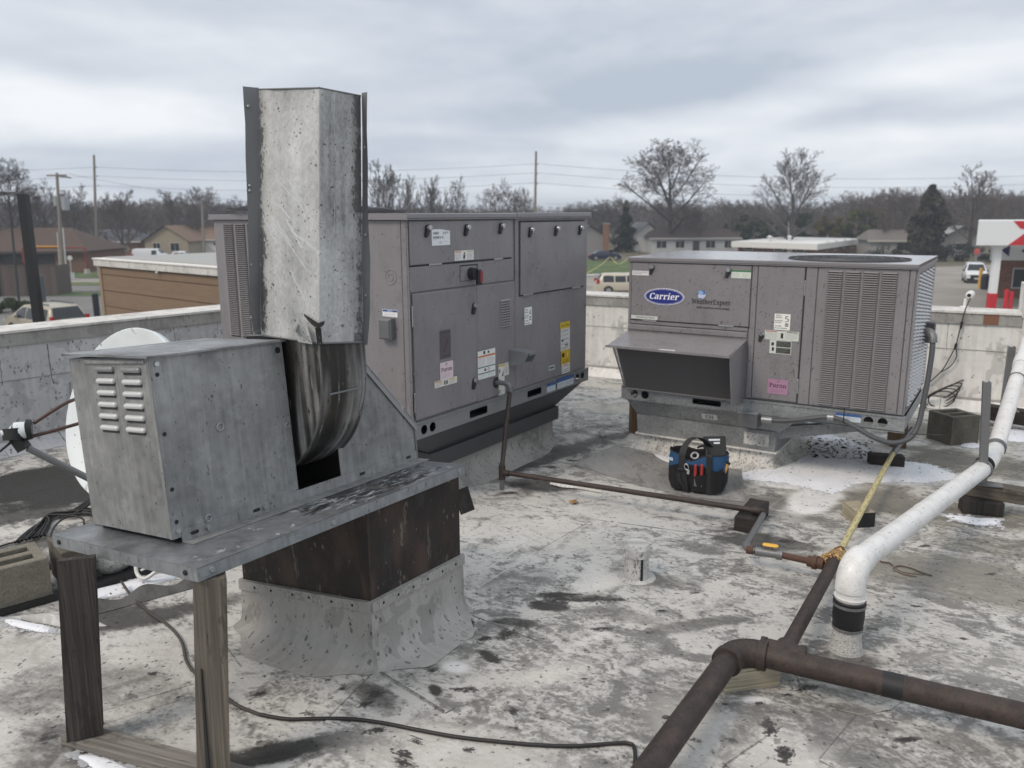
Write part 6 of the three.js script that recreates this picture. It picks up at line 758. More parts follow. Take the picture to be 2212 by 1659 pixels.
// ---------- white drain pipe, its posts and timber ----------
{
  const b = V(1.382, 0, -3.07), o = thing('drain_pipe', 'white plastic drain pipe with black rubber coupling, sloping up between grey posts', 'drain pipe', b);
  const y0 = 0.098, y1 = 0.225, yE = 0.375, e = V(1.378, yE, -3.07), r = 0.050;
  const p1 = at(2126, 1010, 4.93), p2 = at(2146, 984, 5.06), p3 = at(2205, 790, 6.2), far = p2.clone().add(p3.clone().sub(p2).multiplyScalar(1.35));
  part('base_sleeve', new THREE.LatheGeometry([[0.076, 0.002], [0.066, 0.012], [0.058, 0.06], [0.053, 0.115]].map(([x, y]) => new THREE.Vector2(x, y)), 28).translate(b.x, 0, b.z), M.ventWhite, o);
  const cp = part('rubber_coupling', new THREE.LatheGeometry([[0.052, 0], [0.058, 0.004], [0.058, 0.018], [0.061, 0.035], [0.063, 0.065], [0.061, 0.098], [0.063, 0.124], [0.063, 0.132], [0.052, 0.134]].map(([x, y]) => new THREE.Vector2(x, y + y0)), 32).translate(b.x, 0, b.z), M.rubber, o);
  for (const [y, rad] of [[y0 + 0.010, 0.0588], [y0 + 0.112, 0.0628]]) part('hose_clamp', new THREE.CylinderGeometry(rad + 0.0022, rad + 0.0022, 0.013, 32, 1, true).translate(b.x, y, b.z), M.pipeGray, cp); part('clamp_tail', new THREE.BoxGeometry(0.05, 0.012, 0.002).rotateY(0.3).rotateZ(-0.3).translate(b.x + 0.085, y0 + 0.014, b.z + 0.03), M.pipeGray, cp);
  part('elbow', [bend(e, b.clone().setY(0.1), p1, 0.105, r + 0.009, 28, 16), new THREE.CylinderGeometry(r + 0.013, r + 0.009, 0.012, 28).translate(b.x, y1 + 0.012, b.z)], M.pvc, o); part('pipe', cyl(b.clone().setY(y1 - 0.02), b.clone().setY(yE - 0.09), r + 0.004, r + 0.005, 28), M.pvc, o);
  part('pipe', cyl(toward(e, p1, 0.09), toward(p1, e, 0.02), r, r, 30), M.pvc, o); part('elbow', [bend(p1.clone().lerp(p2, 0.5), e, p3, 0.11, r + 0.006, 28, 12)], M.pvc, o); part('pipe', cyl(p2.clone(), far, r, r, 30), M.pvc, o); part('coupling', cyl(toward(p3, p2, 0.02), toward(p3, p2, -0.12), r + 0.008, r + 0.008, 28), M.pvc, o); part('pipe_joint', cyl(e.clone().lerp(p1, 0.43), e.clone().lerp(p1, 0.445), r + 0.0015, r + 0.0015, 28), M.pvc, o);
  const strap = (p, d) => new THREE.TorusGeometry(r + 0.004, 0.005, 8, 28).applyQuaternion(new THREE.Quaternion().setFromUnitVectors(V(0, 0, 1), d.clone().normalize())).translate(p.x, p.y, p.z); const sd = p2.clone().sub(p1), s1 = toward(p1, e, 0.06), s2 = toward(p2, p3, 0.10), s3 = toward(p3, p2, 0.28); part('strap', strap(s1, p1.clone().sub(e)), M.pipeGray, o); part('strap', [strap(s2, p3.clone().sub(p2)), strap(toward(p2, p3, 0.115), p3.clone().sub(p2)), strap(toward(p2, p3, 0.13), p3.clone().sub(p2))], M.pipeGray, o); part('strap', strap(s3, p3.clone().sub(p2)), M.pipeGray, o);
  // posts
  const post = (label, base, top, w) => { const q = thing('strut_post', label, 'strut post', base); const f = new Face(base, V(0.93, 0, 0.36), up), h = top.y - base.y, s = ext([[-w, -w], [w, -w], [w, w], [w * 0.45, w], [w * 0.45, w * 0.7], [w * 0.75, w * 0.7], [w * 0.75, -w * 0.75], [-w * 0.75, -w * 0.75], [-w * 0.75, w * 0.7], [-w * 0.45, w * 0.7], [-w * 0.45, w], [-w, w]], h); s.rotateX(-Math.PI / 2); const L = top.clone().sub(base).setY(0); const p = s.attributes.position; for (let i = 0; i < p.count; i++) { const t = p.getY(i) / h; p.setX(i, p.getX(i) + L.dot(f.x) * t); p.setZ(i, p.getZ(i) + L.dot(f.z) * t); } part('channel', f.g(s), M.pipeGray, q); part('foot_plate', f.box(-0.03, 0.105, 0.001, 0.007, -0.04, 0.04), M.pipeGray, q); return q; };
  const pb = onY(2122, 1046, 0.172); post('grey metal strut post strapped to the white drain pipe, nearer one', pb, V(pb.x - 0.035, 0.80, pb.z - 0.02), 0.0215);
  const pb2 = V(4.02, 0.19, -6.44); post('dark metal strut post behind the white drain pipe, farther one', pb2, V(4.06, 0.71, -6.50), 0.026);
  const beam = (label, a, c, y0b, y1b, dep, mat) => { const q = thing('timber', label, 'timber', a.clone()); const f = new Face(a.clone().setY(0), c.clone().sub(a).setY(0), up); part('beam', f.box(0, c.distanceTo(a), y0b, y1b, -dep, 0, 0.004), mat.flat2 ??= woodH(mat), q); return f; };
  const ba = onY(2070, 1068, 0.085), bb = onY(2245, 1098, 0.085), f1 = beam('grey timber beam carrying the nearer strut post', ba, ba.clone().add(bb.clone().sub(ba).multiplyScalar(2)), 0.085, 0.171, 0.10, M.woodGray);
  const pa = onY(2078, 1110), pd = onY(2142, 1116), pad = thing('timber_pad', 'dark wood pad under the timber beam of the nearer post', 'wood block', pa); { const f = new Face(pa, pd.clone().sub(pa).setY(0), up); part('pad', f.box(0, 0.22, 0.002, 0.084, -0.12, 0, 0.004), M.woodDark, pad); }
  beam('dark timber beam by the white parapet under the farther post', onY(2118, 905, 0.05), onY(2300, 935, 0.05), 0.05, 0.17, 0.12, M.woodDark);
}
// small vent stub
{ const p = onY(1375, 1246), o = thing('vent_stub', 'short white painted vent stub with round cap standing alone on the roof', 'vent pipe', p); part('pipe', [cyl(p.clone().setY(0.001), p.clone().setY(0.125), 0.068, 0.056, 28), cyl(p.clone().setY(0.001), p.clone().setY(0.010), 0.095, 0.070, 28)], M.ventWhite, o); const vc = part('cap', [cyl(p.clone().setY(0.118), p.clone().setY(0.160), 0.064, 0.065, 28), cyl(p.clone().setY(0.160), p.clone().setY(0.180), 0.065, 0.056, 28)], M.ventWhite, o); part('cap_top', cyl(p.clone().setY(0.180), p.clone().setY(0.183), 0.055, 0.053, 28), M.coatSpeck, vc); part('tar_run', hexa([V(p.x + 0.008, 0.01, p.z + 0.0695), V(p.x + 0.020, 0.01, p.z + 0.0685), V(p.x + 0.020, 0.01, p.z + 0.05), V(p.x + 0.008, 0.01, p.z + 0.05)], [V(p.x + 0.010, 0.117, p.z + 0.0580), V(p.x + 0.022, 0.117, p.z + 0.0560), V(p.x + 0.022, 0.117, p.z + 0.04), V(p.x + 0.010, 0.117, p.z + 0.04)]), M.rubber, o); }
// ---------- tool bag and the tools in it ----------
{
  const c = V(1.225, 0, -5.105), o = thing('tool_bag', 'open blue and black tool bag on the roof in front of the lower unit', 'tool bag', c); const f = new Face(c, V(0.90, 0, 0.38), up); const A = 0.19, B = 0.128;
  const sup = (t, a, b) => { const cs = Math.cos(t), sn = Math.sin(t), k = 2 / 3.2; return [Math.sign(cs) * Math.abs(cs) ** k * a, Math.sign(sn) * Math.abs(sn) ** k * b]; };
  const shell = (rows, n = 72) => { const pos = [], uv = [], idx = []; rows.forEach(([y, s, yf], j) => { for (let i = 0; i <= n; i++) { const t = i / n * Math.PI * 2, [x, z] = sup(t, A * s, B * s); const p = f.P(x, yf ? yf(t, x, z) : y, z); pos.push(p.x, p.y, p.z); uv.push(i / n, y); } }); for (let j = 0; j + 1 < rows.length; j++) for (let i = 0; i < n; i++) { const a = j * (n + 1) + i; idx.push(a, a + 1, a + n + 1, a + 1, a + n + 2, a + n + 1); } const g = new THREE.BufferGeometry(); g.setAttribute('position', new THREE.Float32BufferAttribute(pos, 3)); g.setAttribute('uv', new THREE.Float32BufferAttribute(uv, 2)); g.setIndex(idx); g.computeVertexNormals(); return g; };
  M.bagBlack = std({ color: new THREE.Color(0.010, 0.010, 0.012), roughness: 0.85, bumpMap: bumpFine, bumpScale: 0.002 }); M.bagBlue = std({ color: new THREE.Color(0.018, 0.075, 0.175), roughness: 0.8, bumpMap: bumpFine, bumpScale: 0.002 }); M.strap = std({ color: new THREE.Color(0.016, 0.016, 0.018), roughness: 0.7 });
  const rim = (t, x, z) => 0.262 - 0.05 * Math.exp(-(((x + 0.035) / 0.06) ** 2)) * (z > 0 ? 1 : 0.4) - 0.02 * (z < 0 ? 1 : 0), lowE = (t, x, z) => 0.175 + 0.02 * Math.cos(t * 3 + 1);
  part('body', shell([[0.003, 0.0001], [0.003, 0.80], [0.012, 0.90], [0.06, 0.99], [0.12, 1.0], [0.19, 1.0, lowE]]), M.bagBlack, o);
  part('upper_panel', shell([[0.17, 0.99, lowE], [0.21, 0.99, (t, x, z) => (lowE(t) + rim(t, x, z)) / 2], [0.262, 0.965, rim]]), M.bagBlue, o); part('rim_binding', shell([[0.262, 0.985, rim], [0.27, 0.975, (t, x, z) => rim(t, x, z) + 0.008], [0.262, 0.93, rim], [0.15, 0.9, () => 0.15]]), M.bagBlack, o); part('lining', shell([[0.15, 0.9], [0.15, 0.001]]), M.bagBlack, o);
  const pocket = (x0, x1, y1, zo) => { const n = 10, pos = [], idx = [], uv = []; for (let j = 0; j <= 6; j++) for (let i = 0; i <= n; i++) { const u = i / n, x = lerp(x0, x1, u), y = lerp(0.02, y1 - 0.018 * Math.sin(u * Math.PI), j / 6), k = Math.abs(x / (A * 1.0)), zb = B * Math.max(0, 1 - k ** 3.2) ** (1 / 3.2); const p = f.P(x, y, zb + zo * Math.sin(u * Math.PI) ** 0.6 * (0.5 + 0.5 * j / 6) + 0.004); pos.push(p.x, p.y, p.z); uv.push(x, y); } for (let j = 0; j < 6; j++) for (let i = 0; i < n; i++) { const a = j * (n + 1) + i; idx.push(a, a + 1, a + n + 1, a + 1, a + n + 2, a + n + 1); } const g = new THREE.BufferGeometry(); g.setAttribute('position', new THREE.Float32BufferAttribute(pos, 3)); g.setAttribute('uv', new THREE.Float32BufferAttribute(uv, 2)); g.setIndex(idx); g.computeVertexNormals(); return g; };
  part('pocket', pocket(-0.02, 0.085, 0.155, 0.022), M.bagBlack, o); part('pocket', pocket(0.095, 0.170, 0.185, 0.03), M.bagBlack, o); part('pocket', pocket(-0.15, -0.075, 0.165, 0.02), M.bagBlack, o);
  const band = (pts, w) => { const c3 = new THREE.CatmullRomCurve3(pts.map(([x, y, z]) => f.P(x, y, z))), n = 48, pos = [], uv = [], idx = []; for (let i = 0; i <= n; i++) { const p = c3.getPoint(i / n), t = c3.getTangent(i / n), s = f.z.clone().cross(t).normalize(); if (s.lengthSq() < 0.5) s.copy(f.x); const out = t.clone().cross(s); for (const [k, h] of [[-1, 0], [1, 0], [1, 0.003], [-1, 0.003]]) { const q = p.clone().addScaledVector(f.x, k * w / 2).addScaledVector(out, -h); pos.push(q.x, q.y, q.z); uv.push(k, i / n); } } for (let i = 0; i < n; i++) for (let k = 0; k < 4; k++) { const a = i * 4 + k, b = i * 4 + (k + 1) % 4; idx.push(a, b, a + 4, b, b + 4, a + 4); } const g = new THREE.BufferGeometry(); g.setAttribute('position', new THREE.Float32BufferAttribute(pos, 3)); g.setAttribute('uv', new THREE.Float32BufferAttribute(uv, 2)); g.setIndex(idx); g.computeVertexNormals(); return g; };
  part('webbing', band([[0.09, 0.01, 0.135], [0.09, 0.12, 0.136], [0.088, 0.20, 0.13], [0.085, 0.268, 0.125], [0.08, 0.272, 0.10]], 0.036), M.strap, o);
  part('handle', band([[-0.055, 0.01, 0.134], [-0.07, 0.11, 0.138], [-0.085, 0.20, 0.138], [-0.085, 0.27, 0.125], [-0.06, 0.335, 0.075], [-0.015, 0.352, 0.03], [0.03, 0.325, 0.0], [0.065, 0.28, -0.03]], 0.042), M.strap, o); part('webbing', band([[-0.10, 0.15, 0.142], [-0.095, 0.09, 0.148], [-0.06, 0.04, 0.146], [-0.03, 0.005, 0.14]], 0.02), M.strap, o);
  part('buckle', f.box(-0.112, -0.068, 0.152, 0.170, 0.140, 0.150, 0.003), M.strap, o); decal('brand_tag', new Face(f.P(-0.16, 0.215, 0.098), V(0.6, 0, 0.7), up), 'blueLab', -0.016, 0.016, -0.014, 0.016, o, 0.006);
  const tool = (name, label, cat, p) => thing(name, label, cat, p);
  const red = std({ color: new THREE.Color(0.36, 0.035, 0.03), roughness: 0.4 }), pl = tool('pliers', 'red handled pliers standing in the front pocket of the tool bag', 'pliers', f.P(0.02, 0.12, 0.14)); for (const [x, h] of [[0.005, 0.205], [0.045, 0.213]]) part('handle', f.g(boxUV(new THREE.CapsuleGeometry(0.0095, 0.065, 6, 12).translate(x, h - 0.042, 0.142))), red, pl); part('jaw', f.box(0.0, 0.05, 0.06, 0.13, 0.138, 0.146), M.pipeGray, pl);
  const sh = tool('shears', 'small shears with silver ring handle clipped to the tool bag front', 'shears', f.P(-0.05, 0.14, 0.145)); part('ring', f.g(new THREE.TorusGeometry(0.016, 0.004, 8, 24).scale(0.8, 1.2, 1).rotateZ(0.3).translate(-0.052, 0.182, 0.147)), M.chrome, sh); part('blades', f.box(-0.048, -0.032, 0.135, 0.165, 0.143, 0.149), M.chrome, sh);
  const cs = tool('tool_case', 'black meter case with white print leaning out of the back of the bag', 'tool case', f.P(0.10, 0.2, -0.07)), cf = new Face(f.P(0.085, 0.30, -0.06), V(0.98, 0.05, 0.12), V(0.1, 0.8, -0.5)); part('case_body', cf.box(-0.065, 0.075, -0.10, 0.05, -0.05, 0.0, 0.006), M.strap, cs); decal('case_print', cf, 'tool', -0.05, 0.05, -0.02, 0.038, cs, 0.002);
  const cn = tool('cable_reel', 'coil of white and orange leads lying inside the tool bag', 'cable reel', f.P(-0.03, 0.19, 0)); part('white_ring', f.g(new THREE.TorusGeometry(0.022, 0.006, 8, 24).rotateX(-0.8).translate(-0.025, 0.225, 0.02)), M.pvc, cn); part('orange_lead', tube([f.P(-0.075, 0.185, 0.07), f.P(-0.05, 0.20, 0.075), f.P(-0.025, 0.185, 0.08), f.P(0.0, 0.205, 0.05)], 0.008, 8, 24), std({ color: new THREE.Color(0.72, 0.27, 0.09), roughness: 0.5 }), cn); part('hose', tube([f.P(0.06, 0.24, 0.06), f.P(0.05, 0.275, 0.03), f.P(0.02, 0.285, -0.02), f.P(-0.02, 0.26, -0.06)], 0.007, 8, 24), M.cable, cn);
  const hd = tool('hammer', 'wooden handled tool poking out of the side pocket of the tool bag', 'hand tool', f.P(0.18, 0.15, 0.05)); part('handle', cyl(f.P(0.165, 0.12, 0.06), f.P(0.195, 0.205, 0.055), 0.011, 0.012, 12), std({ color: new THREE.Color(0.55, 0.32, 0.12), roughness: 0.6 }), hd); part('end_cap', cyl(f.P(0.195, 0.205, 0.055), f.P(0.199, 0.215, 0.055), 0.0135, 0.0135, 12), M.rubber, hd);
}
// ---------- loose things on the roof ----------
{
  const o = thing('loose_cord', 'loop of thin brown cord lying on the roof beside the white pipe', 'cord', onY(1960, 1230)); part('strand', tube([[1862, 1192], [1885, 1205], [1905, 1213], [1922, 1216], [1932, 1226], [1950, 1236], [1985, 1241], [2012, 1243], [1995, 1238], [1965, 1226], [1940, 1222], [1930, 1230], [1950, 1240], [1980, 1246]].map(([x, y]) => onY(x, y, 0.006)), 0.0042, 6, 120), std({ color: new THREE.Color(0.13, 0.10, 0.075), roughness: 0.8 }), o);
  const lf = thing('dry_leaf', 'curled orange brown leaf lying on the roof near the thin pipe', 'leaf', onY(1240, 1086)); { const p = onY(1240, 1086, 0.006), q = []; const pt = (a, r, h) => V(p.x + Math.cos(a) * r, p.y + h, p.z + Math.sin(a) * r * 0.7); for (let i = 0; i < 10; i++) q.push([pt(0, 0, 0.012), pt(i * 0.628, 0.03 + 0.008 * (i % 2), 0.0 + 0.008 * (i % 3)), pt((i + 1) * 0.628, 0.03 + 0.008 * ((i + 1) % 2), 0.008 * ((i + 1) % 3))]); part('blade', polyGeo(q), std({ color: new THREE.Color(0.30, 0.16, 0.06), roughness: 0.8 }), lf); }
  const fo = thing('membrane_scrap', 'crumpled white scrap lying along the thin gas pipe', 'scrap', onY(1240, 1055)); { const q = [], a = onY(1190, 1046), b = onY(1300, 1066), n = 12, d = b.clone().sub(a), s = V(-d.z, 0, d.x).normalize(); const P = (i, k) => { const t = i / n, w = 0.028 * Math.sin(Math.min(1, t * 1.6 + 0.15) * Math.PI) + 0.006; return a.clone().addScaledVector(d, t).addScaledVector(s, k * w).add(V(0, k === 0 ? 0.022 + 0.01 * fbm(t * 6, 2) : 0.004 + 0.008 * fbm(t * 7 + k, 5), 0)); }; for (let i = 0; i < n; i++) for (const k of [-1, 0]) q.push([P(i, k), P(i + 1, k), P(i + 1, k + 1), P(i, k + 1)]); part('sheet', polyGeo(q), M.coatClean, fo); }
  const tp = thing('paper_cup', 'small white crumpled cup lying on the roof between the two units', 'cup', onY(1300, 934)); part('cup', new THREE.CylinderGeometry(0.03, 0.022, 0.055, 14, 1, true).rotateZ(0.5).translate(...onY(1300, 934, 0.03).toArray()), M.pvc, tp); part('base', new THREE.CylinderGeometry(0.022, 0.022, 0.003, 14).translate(0, -0.027, 0).rotateZ(0.5).translate(...onY(1300, 934, 0.03).toArray()), M.pvc, tp);
  patch('grey rounded membrane patch around the base of the white drain pipe', [[1700, 1402], [1760, 1392], [1855, 1400], [1935, 1428], [1962, 1450], [1955, 1510], [1925, 1535], [1860, 1545], [1790, 1530], [1735, 1500]], M.roofNearDark);
  patch('grey rectangular membrane patch between the gas riser and the tool bag', [[1240, 1004], [1330, 962], [1440, 985], [1600, 1000], [1610, 1085], [1500, 1075], [1380, 1050]], coat(0.27, 500, 5, 561, [1, 0.985, 0.955], 1.4));
  const fl = thing('membrane_flap', 'peeled white membrane flap in front of the left concrete block', 'membrane flap', onY(140, 1335)); const ap = onY(105, 1325, 0.055); part('sheet', polyGeo([[onY(18, 1332), onY(150, 1358), ap], [onY(150, 1358), onY(232, 1352), ap], [onY(232, 1352), onY(160, 1318), ap], [onY(160, 1318), onY(18, 1332), ap]]), M.coatClean, fl);
  { const w = thing('membrane_ridge', 'wavy raised membrane lap in front of the black ballast frame', 'membrane lap', onY(330, 1300)); const a = onY(180, 1336), b = onY(425, 1270), n = 60, m = 6, pos = [], uv = [], idx = [], d = b.clone().sub(a), s = V(-d.z, 0, d.x).normalize(); if (s.z > 0) s.negate(); for (let i = 0; i <= n; i++) for (let k = 0; k <= m; k++) { const t = i / n, u = k / m, edge = 0.13 + 0.035 * Math.sin(t * 13) , p = a.clone().addScaledVector(d, t).addScaledVector(s, u * edge); const h = 0.003 + (0.016 + 0.009 * Math.sin(t * 13 + 0.6)) * Math.sin(Math.min(1, u * 1.06) * Math.PI * 0.5) * (u < 1 ? 1 : 0.1) ; pos.push(p.x, h, p.z); uv.push(t * 1.2, u * 0.2); } for (let i = 0; i < n; i++) for (let k = 0; k < m; k++) { const q = i * (m + 1) + k; idx.push(q, q + 1, q + m + 1, q + 1, q + m + 2, q + m + 1); } const g = new THREE.BufferGeometry(); g.setAttribute('position', new THREE.Float32BufferAttribute(pos, 3)); g.setAttribute('uv', new THREE.Float32BufferAttribute(uv, 2)); g.setIndex(idx); g.computeVertexNormals(); part('sheet', g, coat(0.10, 500, 4, 571, [1, 0.98, 0.95], 1.0), w); }
}
// snow patches: thin domed sheets with ragged outline
function snow(label, lobes) {
  const c = onY(lobes[0][0][0], lobes[0][0][1]), o = thing('snow_patch', label, 'snow patch', c), gs = [];
  lobes.forEach((pts, li) => { const P = pts.map(([x, y]) => onY(x, y)); const crv = new THREE.CatmullRomCurve3(P, true, 'centripetal'), n = Math.max(160, pts.length * 30), ring = crv.getPoints(n).slice(0, n), m = P.reduce((s, p) => s.add(p), V()).multiplyScalar(1 / P.length), K = 6, pos = [m.x, 0.014, m.z], uv = [m.x, m.z], idx = []; for (let k = 1; k <= K; k++) for (let i = 0; i < n; i++) { const t = k / K, j = 1 + (0.16 * (fbm(ring[i].x * 7 + li * 9, ring[i].z * 7, 3) - 0.5) + 0.10 * (fbm(ring[i].x * 40, ring[i].z * 40, 2) - 0.5)) * t, p = m.clone().lerp(ring[i], t * j); const h = 0.0015 + 0.012 * (1 - t ** 4) * (0.7 + 0.6 * fbm(p.x * 9, p.z * 9, 2)); pos.push(p.x, h, p.z); uv.push(p.x, p.z); } for (let i = 0; i < n; i++) { idx.push(0, 1 + (i + 1) % n, 1 + i); for (let k = 1; k < K; k++) { const a = 1 + (k - 1) * n + i, b = 1 + (k - 1) * n + (i + 1) % n; idx.push(a, b, a + n, b, b + n, a + n); } } const g = new THREE.BufferGeometry(); g.setAttribute('position', new THREE.Float32BufferAttribute(pos, 3)); g.setAttribute('uv', new THREE.Float32BufferAttribute(uv, 2)); g.setIndex(idx); g.computeVertexNormals(); gs.push(g); for (let i = 0; i < n * 0.6; i++) { const p0 = ring[Math.floor(rnd() * n)], out = p0.clone().sub(m).setLength(1), q = p0.clone().addScaledVector(out, (rnd() * rnd()) * 0.09 - 0.012), rad = rr(0.003, 0.012) * (0.5 + rnd()); const c = new THREE.SphereGeometry(rad, 7, 3, 0, 6.284, 0, 1.5).scale(rr(0.8, 1.8), 0.3, 1).rotateY(rnd() * 6).translate(q.x, 0.001, q.z); gs.push(c); } });
  part('snow', gs, M.snow, o);
}
snow('large patch of white snow beside and below the lower unit', [[[1582, 1032], [1640, 1010], [1720, 985], [1740, 955], [1790, 940], [1850, 955], [1900, 985], [1990, 1002], [2040, 1014], [2066, 1030], [2020, 1042], [1930, 1042], [1850, 1046], [1800, 1066], [1770, 1062], [1700, 1046], [1640, 1040]], ]);
snow('small strip of snow left of the tool bag', [[[1412, 982], [1430, 984], [1450, 992], [1452, 1002], [1432, 996]]]);
snow('narrow strip of snow in front of the timber beam pad', [[[2038, 1114], [2080, 1116], [2130, 1122], [2158, 1122], [2152, 1132], [2110, 1134], [2070, 1126]]]);
snow('snow lying along the black ballast frame under the tray', [[[182, 1282], [240, 1266], [300, 1250], [345, 1240], [388, 1246], [350, 1258], [305, 1272], [262, 1285], [225, 1292], [186, 1302]]]);
snow('small snow strip beside the peeled membrane flap', [[[10, 1338], [60, 1346], [110, 1358], [105, 1366], [40, 1356], [16, 1348]]]);
snow('snow lying beside the foot plank in the bottom corner', [[[165, 1632], [200, 1632], [262, 1652], [290, 1672], [240, 1680], [190, 1652]]]);
snow('snow under the dark concrete block near the parapet', [[[2075, 958], [2100, 956], [2118, 962], [2106, 968], [2082, 966]]]);
snow('snow and litter at the far roof edge behind the timber', [[[2160, 935], [2190, 925], [2230, 930], [2240, 950], [2200, 955], [2165, 950]]]);
{ const g = []; for (let i = 0; i < 420; i++) { const x = rr(1745, 1880) + rr(-20, 20), y = 945 + rr(0, 42) + (x - 1745) * 0.04, p = onY(x, y, 0.016 + 0.02 * rnd()); const s = new THREE.CircleGeometry(rr(0.006, 0.02), 5); s.scale(1, rr(0.25, 0.5), 1); s.rotateX(-Math.PI / 2 + rr(-0.7, 0.7)); s.rotateY(rr(0, 6.28)); s.translate(p.x, p.y, p.z); g.push(s); } const o = thing('leaf_litter', 'dark heap of wet leaf litter on the snow under the lower unit', 'leaf litter', onY(1800, 965)); o.userData.kind = 'stuff'; part('leaves', g, std({ color: new THREE.Color(0.022, 0.019, 0.017), roughness: 0.9 }), o, 'stuff'); }
// camera on the parapet
{ const b = onY(2083, 664, HB + 0.002), o = thing('security_camera', 'white bullet security camera on the parapet coping beside the lower unit', 'security camera', b); part('foot', cyl(b, b.clone().add(V(0, 0.012, 0)), 0.04, 0.034, 18), M.pvc, o); part('stem', cyl(b.clone().add(V(0, 0.01, 0)), b.clone().add(V(0.005, 0.085, 0)), 0.014, 0.014, 12), M.pvc, o); const h = b.clone().add(V(0.0, 0.122, 0.05)), d = V(0.62, 0.06, -0.78).normalize(); const body = new THREE.LatheGeometry([[0.0001, -0.055], [0.028, -0.053], [0.034, -0.03], [0.035, 0.03], [0.031, 0.06], [0.0001, 0.066]].map(([x, y]) => new THREE.Vector2(x, y)), 24).applyQuaternion(new THREE.Quaternion().setFromUnitVectors(V(0, 1, 0), d)).translate(h.x + 0.03, h.y, h.z - 0.03); const bd = part('housing', body, M.pvc, o); const l0 = h.clone().add(V(0.03, 0, -0.03)).addScaledVector(d, -0.056); part('lens', cyl(l0, l0.clone().addScaledVector(d, 0.01), 0.017, 0.017, 18), M.rubber, bd);
  const w = wallBackN.clone().multiplyScalar(0.035), Wp = (px, py, y) => { const r2 = rayOf(px, py), n = wallBackN, t = n.dot(wallBackA.clone().add(w).sub(camera.position)) / n.dot(r2); return r2.multiplyScalar(t).add(camera.position); };
  const c = thing('camera_cable', 'black camera cable hanging down the white parapet to a coil on the roof', 'cable', onY(2010, 880)); const cp = [h.clone().add(V(0, -0.03, 0.03)), Wp(2084, 672), Wp(2077, 700), Wp(2070, 725), Wp(2064, 748), Wp(2050, 775), Wp(2035, 800), Wp(2012, 822), Wp(1996, 838), onY(2000, 882, 0.02)]; part('jacket', tube(cp, 0.0055, 6, 80), M.cable, c); part('jacket', tube([Wp(2064, 748), Wp(2066, 770), Wp(2056, 788), Wp(2046, 796), Wp(2028, 806)], 0.0045, 6, 30), M.cable, c); part('plug', [cyl(Wp(2078, 695), Wp(2075, 710), 0.011, 0.011, 8), cyl(Wp(2066, 742), Wp(2063, 752), 0.013, 0.013, 8)], M.cable, c);
  const lc = onY(2022, 884).add(V(0.05, 0.0, 0.02)); const gl = []; for (let k = 0; k < 5; k++) { const pts = []; for (let i = 0; i <= 14; i++) { const a = i / 14 * 6.28; pts.push(V(lc.x - 0.02 + 0.012 * k + Math.cos(a) * (0.10 + 0.022 * k), 0.10 + 0.008 * k + (0.085 + 0.012 * k) * Math.sin(a + 0.3 * k), lc.z + 0.06 * Math.sin(a + 0.6) - 0.03 * k)); } gl.push(tube(pts, 0.0055, 6, 60)); } part('coil', gl, M.cable, c); }
